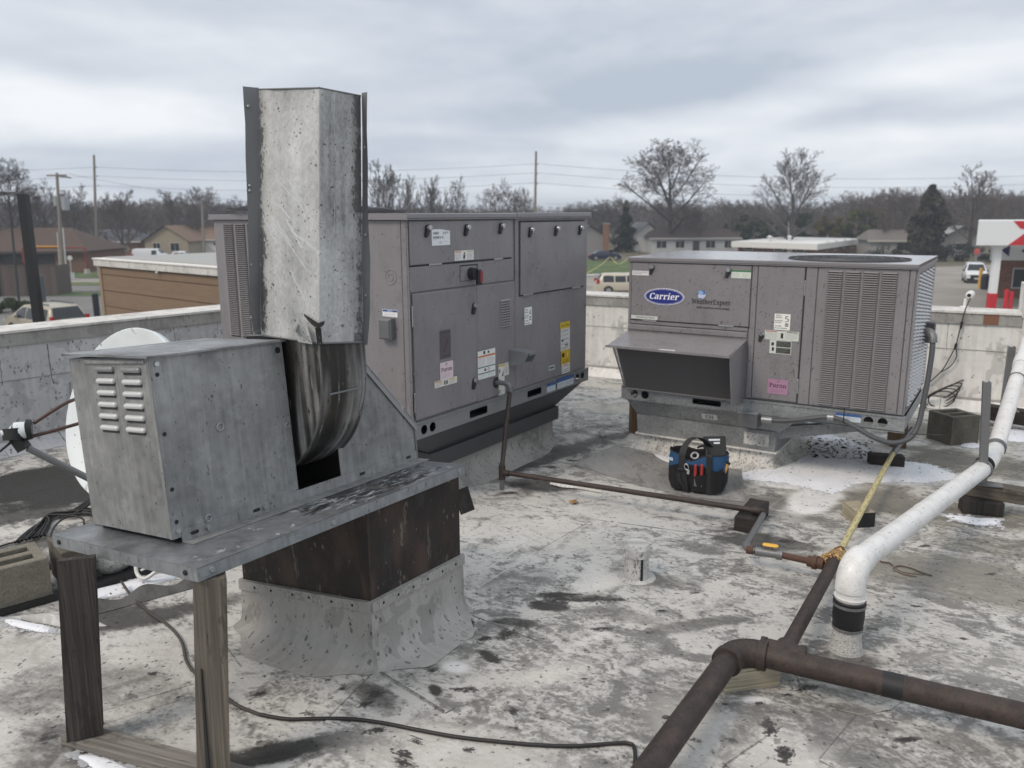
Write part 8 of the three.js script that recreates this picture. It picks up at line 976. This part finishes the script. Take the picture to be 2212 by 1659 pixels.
// neighbour: timber clad building with pale coping
{
  const cA = at(213, 574, 17.2), cB = at(560, 579.7, 13.35); const A = cA.clone().setY(0), B = cB.clone().setY(0), f = new Face(A, B.clone().sub(A), up), L = A.distanceTo(B), o = thing('clad_building', 'neighbouring building clad in tan boards with a pale flat coping', 'building', A.clone().setY(G0)); const sgn = 1; const top = at(205, 557, 17.2).y, low = cA.y; const sid = (() => { const t = new Tx(512, 256).fill((u, v) => { const k = fbm(u * 9, v * 70, 4, 0, 801), b = fbm(u * 3, v * 6, 3, 0, 802); return mul([0.235, 0.165, 0.108], 0.82 + 0.24 * k + 0.2 * (b - 0.5)); }); return std({ map: t.done(1.6, 0.4), roughness: 0.75, bumpMap: bumpStreak, bumpScale: 0.001 }); })();
  part('wall', f.box(0.02, L, G0, low - 0.002, -5, -0.02), col(0.05, 0.035, 0.025), o); let y = low - 0.02, first = 0.165; for (let k = 0; y > low - 2.6; k++) { const h = k ? 0.335 : first; part('siding_board', f.box(0.12, L, y - h + 0.014, y, -0.02, 0.0, 0.004), sid, o); y -= h; } part('siding_board', f.box(0.12, L, G0 + 0.02, y, -0.02, 0.0), sid, o);
  part('corner_trim', f.box(0.0, 0.118, G0, low, -0.03, 0.02, 0.004), col(0.30, 0.215, 0.145), o); part('fascia', f.box(-0.09, L, low, top - 0.03, -5.1, 0.06, 0.004), M.capTop, o); part('coping', f.box(-0.11, L, top - 0.03, top, -5.12, 0.08, 0.004), col(0.72, 0.71, 0.68), o); part('roof_sheet', f.box(0.1, L, top, top + 0.02, -5.0, -0.1), col(0.35, 0.35, 0.34), o);
  const lt = part('wall_lamp', [new THREE.SphereGeometry(0.03, 12, 8).translate(...f.P(L * 0.44, low - 0.03, 0.06).toArray()), cyl(f.P(L * 0.44, low + 0.06, 0.065), f.P(L * 0.44, low - 0.02, 0.065), 0.006, 0.006, 6)], col(0.6, 0.58, 0.54), o);
  const eq = (label, x0, x1, z0, z1, h, m) => { const e = thing('roof_equipment', label, 'air handler', f.P((x0 + x1) / 2, top, (z0 + z1) / 2)); part('casing', f.box(x0, x1, top + 0.02, top + h, z0, z1, 0.01), m, e); part('top_panel', f.box(x0 - 0.02, x1 + 0.02, top + h, top + h + 0.02, z0 - 0.02, z1 + 0.02), col(0.42, 0.44, 0.45), e); part('access_panel', f.box(lerp(x0, x1, 0.15), lerp(x0, x1, 0.45), top + h * 0.2, top + h * 0.75, z1, z1 + 0.012, 0.004), m, e); };
  eq('pale grey roof equipment casing on the clad building, nearest its corner', 1.0, 1.85, -4.6, -3.6, 0.34, col(0.40, 0.42, 0.43)); eq('long grey roof duct casing on the clad building', 1.95, 3.9, -4.6, -3.8, 0.30, col(0.24, 0.26, 0.265));
}
// petrol station: canopy on red footed columns, brick shop
{
  const d = 55, A = at(2108, 530, d), f = new Face(A.clone().setY(G0), V(0.985, 0, 0.17), up), yb = A.y - G0, yt = at(2108, 477, d).y - G0, red = col(0.50, 0.018, 0.03), blue = col(0.012, 0.02, 0.12), white = col(0.74, 0.77, 0.78);
  const o = thing('station_canopy', 'white petrol station canopy with red sweep on its fascia', 'canopy', A.clone().setY(G0)); { const a = f.P(0, 0, 0), dd = V(a.x, 0, a.z).normalize(), b = a.clone().addScaledVector(dd, 9), c = b.clone().addScaledVector(f.x, 14), e = f.P(14, 0, 0), H = (p, y) => p.clone().setY(G0 + y); part('canopy_box', hexa([a, e, c, b].map((p) => H(p, yb)), [a, e, c, b].map((p) => H(p, yt))), white, o); }
  const P = (x, y) => [(x - 760) / 400 * ((yt - yb) * 1.09), yb + (490 - y) / 370 * (yt - yb)]; part('red_band', f.g(ext([[P(1245, 120)[0], P(0, 122)[1]], [14, P(0, 122)[1]], [14, P(0, 488)[1]], P(1210, 488), P(1480, 258), P(1350, 235)], 0.02).translate(0, 0, 0.004)), red, o);
  const cl = (px, pyB, lab) => 0; const q = at(2166, 660, d - 0.4), xq = q.clone().sub(f.o).dot(f.x); part('column', f.box(xq - 0.22, xq + 0.22, 0.0, yb, -1.2, -0.75, 0.01), white, o); part('column_base', f.box(xq - 0.25, xq + 0.25, 0.0, 1.15, -1.22, -0.72, 0.01), red, o);
  const s = thing('station_shop', 'brick petrol station shop with white fascia and blue arrow shapes under the canopy', 'shop', at(2140, 640, 64).setY(G0)); const g = new Face(at(2133, 640, 64).setY(G0), V(0.985, 0, 0.17), up), hb = at(2133, 561, 64).y - G0, ht = at(2127, 528, 64).y - G0; const skew = (x0, y0, y1, z1, dep) => { const a = g.P(x0, 0, z1), dd = V(a.x, 0, a.z).normalize(), e = g.P(12, 0, z1), b = a.clone().addScaledVector(dd, dep), c = e.clone().addScaledVector(dd, dep), H = (p, y) => p.clone().setY(G0 + y); return hexa([a, e, c, b].map((p) => H(p, y0)), [a, e, c, b].map((p) => H(p, y1))); }; part('wall', skew(0, 0, hb, 0, 8), M.brickBrown, s); part('fascia', skew(-0.25, hb, ht + 0.1, 0.25, 8.2), white, s);
  const hh = ht - hb; part('blue_arrow', g.g(ext([[0.5, hb + hh * 0.66], [1.1, hb + hh * 0.98], [1.1, hb + hh * 0.26]], 0.02).translate(0, 0, 0.252)), blue, s); part('blue_band', g.g(ext([[1.95, hb + hh * 0.62], [2.5, hb + hh * 0.98], [12, hb + hh * 0.98], [12, hb + hh * 0.04], [2.95, hb + hh * 0.04]], 0.02).translate(0, 0, 0.252)), blue, s); part('window', g.box(1.6, 4.4, 0.8, 2.4, 0, 0.05), col(0.5, 0.5, 0.5), s); part('pane', g.box(1.7, 4.3, 0.9, 2.3, 0.045, 0.065), M.glassDark, s); part('door', g.box(4.8, 6.0, 0, 2.3, 0, 0.05), M.glassDark, s);
  const bol = (label, px, by, ty, dist, m, r) => { const b = at(px, by, dist); const k = thing('bollard', label, 'bollard', V(b.x, G0, b.z)); const h = at(px, ty, dist).y - G0; part('post', cyl(V(b.x, G0, b.z), V(b.x, G0 + h, b.z), r, r, 12), m, k); part('cap', new THREE.SphereGeometry(r, 12, 8).scale(1, 0.4, 1).translate(b.x, G0 + h, b.z), m, k); };
  bol('red bollard just right of the canopy column', 2171, 660, 626, 54, red, 0.13); bol('red bollard second from the canopy column', 2182, 660, 631, 54, red, 0.13); bol('yellow bollard in front of the white van', 2116, 614, 580, 72, col(0.62, 0.36, 0.05), 0.14); bol('grey vent post beside the brown fence', 94, 648, 596, 64, col(0.075, 0.085, 0.10), 0.2);
  const tb = at(2127, 614, 71); const t = thing('litter_bin', 'dark blue litter bin between the yellow bollard and the brick shop', 'bin', V(tb.x, G0, tb.z)); part('bin_body', cyl(V(tb.x, G0, tb.z), V(tb.x, G0 + 1.15, tb.z), 0.3, 0.36, 12), col(0.018, 0.022, 0.04), t); part('lid', cyl(V(tb.x, G0 + 1.15, tb.z), V(tb.x, G0 + 1.4, tb.z), 0.37, 0.2, 12), col(0.014, 0.016, 0.025), t);
  const ss = at(2110, 543, 100), st = thing('stop_sign', 'faded red octagonal road sign left of the petrol station', 'road sign', V(ss.x, G0, ss.z)); part('post', cyl(V(ss.x, G0, ss.z), V(ss.x, ss.y - 0.2, ss.z), 0.04, 0.04, 8), col(0.3, 0.3, 0.3), st); part('plate', new THREE.CylinderGeometry(0.42, 0.42, 0.03, 8).rotateY(0.3927).rotateX(Math.PI / 2).translate(ss.x, ss.y, ss.z + 0.06), col(0.45, 0.09, 0.07), st);
}
// ---------- vehicles ----------
function vehicle(name, label, cat, pos, yaw, S, paintMat, k = {}) {
  const o = thing(name, label, cat, pos), F = new Face(pos, V(Math.cos(yaw), 0, -Math.sin(yaw)), up); // x: rear (0) to front (L); z: right hand side facing
  const L = S.L, W = S.W / 2, top = (x) => { const T = S.top; for (let i = 0; i + 1 < T.length; i++) if (x <= T[i + 1][0]) { const t = (x - T[i][0]) / (T[i + 1][0] - T[i][0]); return lerp(T[i][1], T[i + 1][1], t * t * (3 - 2 * t) * 0.35 + t * 0.65); } return T[T.length - 1][1]; };
  const wid = (x) => W * (1 - 0.10 * Math.pow(Math.abs(x / L - 0.5) * 2, 4)), roofW = (x, y) => { const t = sst(S.belt, S.H, y); return wid(x) * lerp(1, S.tumble, t); };
  const N = 48, rows = [], side = (x, y) => (y <= S.belt ? wid(x) * (1 - 0.06 * (1 - y / S.belt) ** 2) : roofW(x, y));
  for (let i = 0; i <= N; i++) { const x = L * i / N, ty = top(x), b = Math.min(S.belt, ty - 0.04), ring = [[S.sill, side(x, S.sill) * 0.96], [S.sill + 0.1, side(x, 0.45)], [b * 0.75, wid(x)], [b, side(x, b)], [lerp(b, ty, 0.55), roofW(x, lerp(b, ty, 0.55))], [ty - 0.05, roofW(x, ty - 0.02)], [ty - 0.008, roofW(x, ty) * 0.9], [ty + 0.008, 0]]; rows.push([x, ring]); }
  const pos3 = [], idx = [], R = 15; rows.forEach(([x, r]) => { for (let i = 0; i < 8; i++) { const p = F.P(x, r[i][0], r[i][1]); pos3.push(p.x, p.y, p.z); } for (let i = 6; i >= 0; i--) { const p = F.P(x, r[i][0], -r[i][1]); pos3.push(p.x, p.y, p.z); } }); for (let j = 0; j < N; j++) for (let i = 0; i < R - 1; i++) { const a = j * R + i; idx.push(a, a + R, a + 1, a + 1, a + R, a + R + 1); } for (let i = 1; i < R - 1; i++) { idx.push(0, i, i + 1); const e = N * R; idx.push(e, e + i + 1, e + i); }
  const g = new THREE.BufferGeometry(); g.setAttribute('position', new THREE.Float32BufferAttribute(pos3, 3)); g.setIndex(idx); g.computeVertexNormals(); g.setAttribute('uv', new THREE.Float32BufferAttribute(new Float32Array(pos3.length / 3 * 2), 2)); part('body', g, paintMat, o);
  for (const s of [1, -1]) for (const [x0, x1] of S.windows) { const q = [], n = 6, yb = S.belt + 0.02; for (let i = 0; i < n; i++) { const xa = lerp(x0, x1, i / n), xb = lerp(x0, x1, (i + 1) / n); const yt = (x) => Math.max(yb + 0.02, Math.min(top(x) - 0.13, S.H - 0.15)); const P = (x, y) => F.P(x, y, s * (side(x, y) + 0.006)); q.push([P(xa, yb), P(xb, yb), P(xb, (yb + yt(xb)) / 2), P(xa, (yb + yt(xa)) / 2)], [P(xa, (yb + yt(xa)) / 2), P(xb, (yb + yt(xb)) / 2), P(xb, yt(xb)), P(xa, yt(xa))]); } part('side_window', polyGeo(q), M.glassDark, o); }
  const screen = (nm, x0, x1) => { const n = 5, q = []; const off = x0 < L / 2 ? -1 : 1; for (let i = 0; i < n; i++) { const xa = lerp(x0, x1, i / n), xb = lerp(x0, x1, (i + 1) / n), ya = top(xa) + 0.010, yb = top(xb) + 0.010, wa = roofW(xa, ya) * 0.86, wb = roofW(xb, yb) * 0.86; q.push([F.P(xa + off * 0.012, ya, -wa), F.P(xa + off * 0.012, ya, wa), F.P(xb + off * 0.012, yb, wb), F.P(xb + off * 0.012, yb, -wb)]); } part(nm, polyGeo(q), M.glassDark, o); };
  screen('rear_window', ...S.rear); screen('windscreen', ...S.front);
  for (const x of S.wheels) for (const s of [1, -1]) { const w = part('wheel', F.g(new THREE.CylinderGeometry(0.335, 0.335, 0.22, 28).rotateX(Math.PI / 2).translate(x, 0.335, s * (W - 0.10))), M.rubber, o); part('rim', F.g(new THREE.CylinderGeometry(0.22, 0.22, 0.02, 20).rotateX(Math.PI / 2).translate(x, 0.335, s * (W + 0.012))), col(0.35, 0.35, 0.36, { metalness: 0.5, roughness: 0.4 }), w); part('wheel_arch', F.g(new THREE.TorusGeometry(0.385, 0.035, 8, 24, Math.PI).translate(x, 0.335, s * (W - 0.02))), M.rubber, o); }
  const red2 = col(0.34, 0.012, 0.014, { roughness: 0.25 }); for (const s of [1, -1]) part('tail_lamp', F.box(0.0, 0.26, S.tail[0], S.tail[1], s * (wid(0.1) - 0.10), s * (wid(0.12) + 0.018), 0.0), red2, o); for (const s of [1, -1]) part('headlamp', F.box(L - 0.30, L - 0.02, S.head[0], S.head[1], s * (W * 0.55), s * (W * 0.9)), col(0.6, 0.62, 0.64, { roughness: 0.2 }), o);
  part('bumper', F.box(-0.06, 0.12, 0.28, 0.62, -W * 0.9, W * 0.9), k.bumper || paintMat, o); part('bumper', F.box(L - 0.12, L + 0.03, 0.25, 0.5, -W * 0.88, W * 0.88), k.bumper || paintMat, o); if (k.grille) part('grille', F.box(L - 0.05, L + 0.04, 0.5, 0.82, -W * 0.55, W * 0.55), M.rubber, o); part('number_plate', F.box(k.grille ? L + 0.04 : -0.075, k.grille ? L + 0.05 : -0.062, k.grille ? 0.42 : 0.72, k.grille ? 0.55 : 0.86, -0.18, 0.18), col(0.5, 0.55, 0.6), o);
  if (k.rails) for (const s of [1, -1]) part('roof_rail', F.box(0.8, 3.0, S.H + 0.01, S.H + 0.05, s * 0.58, s * 0.62), M.rubber, o); for (const s of [1, -1]) part('door_mirror', F.box(L * 0.64, L * 0.64 + 0.16, S.belt + 0.02, S.belt + 0.17, s * (W + 0.02), s * (W + 0.17)), k.bumper || paintMat, o);
  for (const s of [1, -1]) part('sill_trim', F.box(0.9, L - 1.3, 0.30, 0.36, s * (W - 0.02), s * (W + 0.004)), M.rubber, o); return o;
}
const vanS = { L: 5.0, W: 1.98, H: 1.75, belt: 1.02, sill: 0.22, tumble: 0.78, top: [[0, 0.92], [0.1, 1.06], [0.52, 1.66], [0.85, 1.73], [2.2, 1.75], [3.0, 1.69], [3.95, 1.14], [4.5, 1.0], [4.9, 0.82], [5.0, 0.62]], windows: [[0.55, 1.45], [1.55, 2.45], [2.55, 3.45]], rear: [0.14, 0.5], front: [3.05, 3.88], wheels: [1.0, 4.0], tail: [0.92, 1.26], head: [0.68, 0.84] };
const beige = col(0.42, 0.38, 0.30, { metalness: 0.25, roughness: 0.3 }), whiteCar = col(0.66, 0.68, 0.70, { roughness: 0.25 });
{ const p = onY(1287, 636, G0); vehicle('minivan', 'beige minivan parked on the lot beyond the gap between the two units', 'minivan', V(p.x, G0, p.z - 0.6), 0.02, vanS, col(0.58, 0.53, 0.43, { metalness: 0.2, roughness: 0.3 })); }
{ const p = at(150, 706, 40); vehicle('minivan', 'beige minivan behind the black lamp post below the parapet', 'minivan', V(p.x + 0.15, G0 + 0.6, p.z), 2.55, vanS, beige, { rails: true }); }
{ const p = at(2103, 612, 79), s2 = { ...vanS, L: 4.4, W: 1.84, H: 1.84, belt: 1.06, top: [[0, 1.2], [0.03, 1.75], [0.3, 1.84], [2.3, 1.84], [2.75, 1.74], [3.45, 1.16], [4.1, 1.0], [4.33, 0.85], [4.4, 0.6]], windows: [[2.0, 2.95]], rear: [0.0, 0.02], front: [2.72, 3.42], wheels: [0.8, 3.55] }; vehicle('delivery_van', 'white compact van facing us on the tan lot by the petrol station', 'van', V(p.x + 0.9, G0, p.z - 2.0), -2.0, s2, whiteCar, { grille: true, bumper: M.rubber }); }
const sedan = { L: 4.6, W: 1.8, H: 1.45, belt: 0.92, sill: 0.2, tumble: 0.74, top: [[0, 0.75], [0.15, 0.95], [0.7, 1.02], [1.35, 1.40], [2.0, 1.45], [2.6, 1.40], [3.4, 0.98], [4.3, 0.86], [4.6, 0.6]], windows: [[1.15, 1.9], [2.0, 2.9]], rear: [0.75, 1.3], front: [2.7, 3.35], wheels: [0.85, 3.75], tail: [0.68, 0.86], head: [0.62, 0.76] };
{ const p = at(1272, 563, 118); vehicle('saloon_car', 'dark blue car parked by the lawn beyond the tall unit', 'car', V(p.x, G0, p.z), 0.1, sedan, col(0.015, 0.022, 0.06, { roughness: 0.25 })); }
{ const p = at(330, 558, 112); vehicle('pickup_truck', 'white vehicle with dark windows parked before the beige house, right of the other', 'pickup truck', V(p.x + 1.0, G0, p.z), 0.05, { ...sedan, L: 5.4, H: 1.8, W: 2.0, belt: 1.15, top: [[0, 1.05], [1.9, 1.1], [2.0, 1.72], [3.2, 1.8], [3.6, 1.72], [4.2, 1.2], [5.2, 1.08], [5.4, 0.7]], windows: [[2.15, 2.9], [3.0, 3.7]], rear: [1.92, 1.99], front: [3.6, 4.15], wheels: [1.1, 4.4] }, whiteCar); }
{ const p = at(290, 556, 116); vehicle('cargo_van', 'white van parked before the beige house, left of the pickup', 'van', V(p.x, G0, p.z), 0.05, { ...vanS, H: 2.0, top: [[0, 1.2], [0.05, 1.9], [0.4, 2.0], [3.2, 2.0], [3.6, 1.85], [4.2, 1.3], [4.9, 1.0], [5.0, 0.6]], windows: [[2.8, 3.5]], rear: [0.0, 0.03], front: [3.55, 4.15] }, whiteCar); }
// ---------- poles, lamp post, fences, cabinets ----------
const poleM = col(0.21, 0.185, 0.155, { roughness: 0.95 }), steelDark = col(0.02, 0.021, 0.024, { roughness: 0.5 });
const tips = {};
function pole(key, label, px, basePx, topY, d, r0, r1, m = poleM) { const b = at(basePx, 560, d), t = at(px, topY, d), o = thing('utility_pole', label, 'utility pole', V(b.x, G0, b.z)); part('shaft', cyl(V(b.x, G0, b.z), V(t.x, t.y, t.z), r0, r1, 10), m, o); tips[key] = t; return { o, t }; }
{
  const a = pole('a', 'tall thin wooden pole carrying three wires, left of the duct', 203, 209, 335, 118, 0.24, 0.15), c = pole('c', 'tall pole standing alone above the roof of the tall unit', 1158, 1154, 327, 112, 0.24, 0.15);
  for (const p of [a, c]) part('insulator', [26, 45, 66].map((dy) => new THREE.SphereGeometry(0.12, 8, 6).translate(p.t.x + 0.15, p.t.y - dy / FPX * 115, p.t.z)), col(0.3, 0.3, 0.3), p.o, 'stuff');
  const b = pole('b', 'wooden utility pole with crossarm and two transformers behind the lamp post', 123, 131, 374, 84, 0.2, 0.14); const X = b.t.clone(), f = new Face(V(X.x, X.y, X.z), V(0.96, 0, 0.28), up); part('crossarm', f.box(-1.15, 1.35, -0.32, -0.16, 0.1, 0.24), poleM, b.o); part('crossarm', new Face(V(X.x, X.y, X.z), V(0.6, -0.12, -0.8), up).box(0, 1.4, -0.34, -0.2, -0.06, 0.06), poleM, b.o);
  const tr = (dx, dy, r, h, dz) => { const q = V(X.x + dx, X.y - dy, X.z + dz); const k = part('transformer', cyl(q.clone().add(V(0, -h, 0)), q, r, r, 18), col(0.33, 0.36, 0.38, { roughness: 0.4 }), b.o); part('transformer_lid', cyl(q, q.clone().add(V(0, 0.08, 0)), r * 1.06, r * 0.9, 18), col(0.25, 0.26, 0.27), k); }; tr(0.62, 2.45, 0.36, 1.3, 0.25); tr(-0.32, 2.45, 0.24, 0.85, 0.15); part('riser_conduit', [cyl(at(140, 560, 84).setY(G0), at(136, 492, 84), 0.08, 0.08, 8), cyl(at(126, 560, 84).setY(G0), at(124, 502, 84), 0.06, 0.06, 8)], col(0.42, 0.43, 0.43), b.o);
  pole('d', 'weathered wooden pole behind the garage of the beige house', 436, 442, 434, 130, 0.22, 0.16); pole('e', 'short wooden pole among the bare trees right of the duct', 1043, 1043, 462, 130, 0.16, 0.12); pole('g', 'thin pole rising behind the flat roofed brick building', 1703, 1703, 478, 130, 0.08, 0.06, col(0.3, 0.3, 0.3));
  const wire = (label, A, B, sag, r) => { const o = thing('power_line', label, 'power line', A.clone()); const pts = []; for (let i = 0; i <= 12; i++) { const t = i / 12; const p = A.clone().lerp(B, t); p.y -= sag * 4 * t * (1 - t); pts.push(p); } part('wire', tube(pts, r, 4, 24), steelDark, o); }; const lab = ['uppermost', 'middle', 'lowest'];
  [26, 45, 66].forEach((dy, i) => { const k = dy / FPX * 115, A = a.t.clone().add(V(0.2, -k, 0)), B = c.t.clone().add(V(0, -k * 0.97, 0)); wire(lab[i] + ' wire strung between the two tall poles', A, B, 0.9, 0.016); wire(lab[i] + ' wire running off to the left from the tall thin pole', A, A.clone().add(V(-60, -0.6, 18)), 0.9, 0.016); wire(lab[i] + ' wire running off to the right from the pole above the tall unit', B, B.clone().add(V(75, -1.5, -6)), 1.2, 0.016); });
  wire('wire from the wooden crossarm to the right', X.clone().add(V(1.3, -0.1, 0.2)), X.clone().add(V(26, -3.5, -28)), 0.8, 0.012);
  wire('long low wire before the trees above the lower unit', at(1180, 440, 140), at(2120, 450, 140), 0.6, 0.014);
}
{ const d = 12.4, t = at(47, 419, d), b = V(t.x + 0.02, G0, t.z), o = thing('lamp_post', 'black square steel lamp post rising beyond the left parapet', 'lamp post', b), w = 0.062; part('post', cbox(b.x - w, b.x + w, G0, t.y, b.z - w, b.z + w), steelDark, o); part('arm', cbox(t.x - 0.28, t.x + 0.02, t.y - 0.01, t.y + 0.03, t.z - 0.03, t.z + 0.03), col(0.10, 0.105, 0.11), o); part('lamp_head', cbox(t.x - 0.62, t.x - 0.24, t.y - 0.015, t.y + 0.035, t.z - 0.13, t.z + 0.13, 0.01), col(0.12, 0.12, 0.125), o); }
{ const d = 60, t = at(19, 425, d), b = at(29, 560, d).setY(G0), o = thing('street_light', 'thin dark street light pole left of the black lamp post', 'street light', b); part('shaft', cyl(b, t, 0.1, 0.07, 8), col(0.03, 0.03, 0.033), o); part('arm', cyl(t, t.clone().add(V(1.0, 0.25, 0)), 0.05, 0.04, 8), col(0.05, 0.05, 0.05), o); part('lamp_head', new THREE.BoxGeometry(0.7, 0.12, 0.3).translate(t.x + 1.2, t.y + 0.28, t.z), col(0.1, 0.1, 0.1), o); }
{ const A = onY(-60, 642, G0), B = onY(126, 639, G0), f = new Face(A, B.clone().sub(A), up), L = A.distanceTo(B), h = 2.55, o = thing('board_fence', 'brown board enclosure fence left of the road', 'fence', A); const m = [col(0.105, 0.082, 0.07), col(0.097, 0.075, 0.063), col(0.115, 0.09, 0.077)]; for (let x = 0, k = 0; x < L; x += 0.32, k++) part('board', f.box(x + 0.005, Math.min(L, x + 0.312), 0.05, h, -0.03, 0.0 + 0.004 * (k % 2)), m[k % 3], o); part('return_panel', f.box(L - 0.02, L + 0.03, 0.05, h, -3, 0), m[1], o); for (const x of [2.2, 4.5]) part('post', f.box(x - 0.07, x + 0.07, 0, h + 0.1, 0.005, 0.12), col(0.03, 0.027, 0.025), o); part('top_rail', f.box(0, L, h, h + 0.06, -0.06, 0.05), m[0], o); }
{ const d = 93, a = at(48, 535, d), b = at(183, 535, d), red = col(0.22, 0.028, 0.022), o = thing('red_frame', 'red pipe frame with orange beam standing on the verge', 'pipe frame', a.clone().setY(G0)); part('post', cyl(a.clone().setY(G0), a, 0.09, 0.09, 8), red, o); part('post', cyl(b.clone().setY(G0), b, 0.09, 0.09, 8), red, o); part('beam', cyl(a, b, 0.08, 0.08, 8), red, o); part('orange_beam', cyl(at(70, 533, d - 0.2), at(140, 533, d - 0.2), 0.1, 0.1, 8), col(0.55, 0.25, 0.02), o); part('footing', cyl(b.clone().setY(G0), b.clone().setY(G0 + 0.6), 0.35, 0.3, 10), col(0.4, 0.38, 0.35), o); }
{ const q = onY(223, 598, G0), o = thing('electrical_cabinet', 'pale green grey electrical cabinet at the corner of the clad building', 'cabinet', q); const f = new Face(q, V(1, 0, 0.1), up); part('casing', f.box(-0.65, 0.75, 0.02, 2.0, -1, 0, 0.02), col(0.22, 0.27, 0.28), o); for (const x of [-0.6, 0.08]) part('door', f.box(x, x + 0.62, 0.15, 1.9, 0, 0.03, 0.01), col(0.25, 0.30, 0.31), o); }
{ const q = onY(150, 606, G0), o = thing('utility_box', 'small white utility box at the foot of the wooden pole', 'utility box', q); const f = new Face(q, V(1, 0, 0.1), up); part('casing', f.box(-0.3, 0.3, 0.0, 0.75, -0.5, 0, 0.02), col(0.6, 0.6, 0.58), o); part('lid', f.box(-0.33, 0.33, 0.75, 0.8, -0.53, 0.03), col(0.55, 0.55, 0.53), o); }
{ const q = at(211, 690, 45), o = thing('waste_bin', 'black post shaped bin at the corner of the clad building', 'bin', V(q.x, G0, q.z)); const h = at(211, 634, 45).y - G0; part('bin_body', cyl(V(q.x, G0, q.z), V(q.x, G0 + h, q.z), 0.16, 0.17, 12), steelDark, o); part('bin_cap', cyl(V(q.x, G0 + h, q.z), V(q.x, G0 + h + 0.06, q.z), 0.19, 0.1, 12), steelDark, o); }
{ const q = at(152, 568, 95), o = thing('small_sign', 'small white sign on a short post by the driveway', 'sign', V(q.x, G0, q.z)); part('post', cyl(V(q.x, G0, q.z), V(q.x, G0 + 1.6, q.z), 0.05, 0.05, 6), col(0.5, 0.5, 0.48), o); part('plate', new THREE.CylinderGeometry(0.3, 0.3, 0.04, 14).rotateX(Math.PI / 2).translate(q.x, G0 + 1.8, q.z), col(0.6, 0.6, 0.58), o); }
{ const o = thing('yellow_rope', 'pale yellow rope strung across the lawn behind the minivan', 'rope', onY(1300, 592, G0)); const pts = [[1262, 600, 0.3], [1300, 590, 1.0], [1318, 578, 1.3], [1335, 586, 0.8], [1358, 578, 1.2]].map(([x, y, h]) => onY(x, y, G0).add(V(0, h, 0))); part('strand', tube(pts, 0.05, 5, 40), col(0.5, 0.47, 0.2), o); }
scene.fog = new THREE.FogExp2(0xc9d3df, 0.0008);
renderer.render(scene, camera);
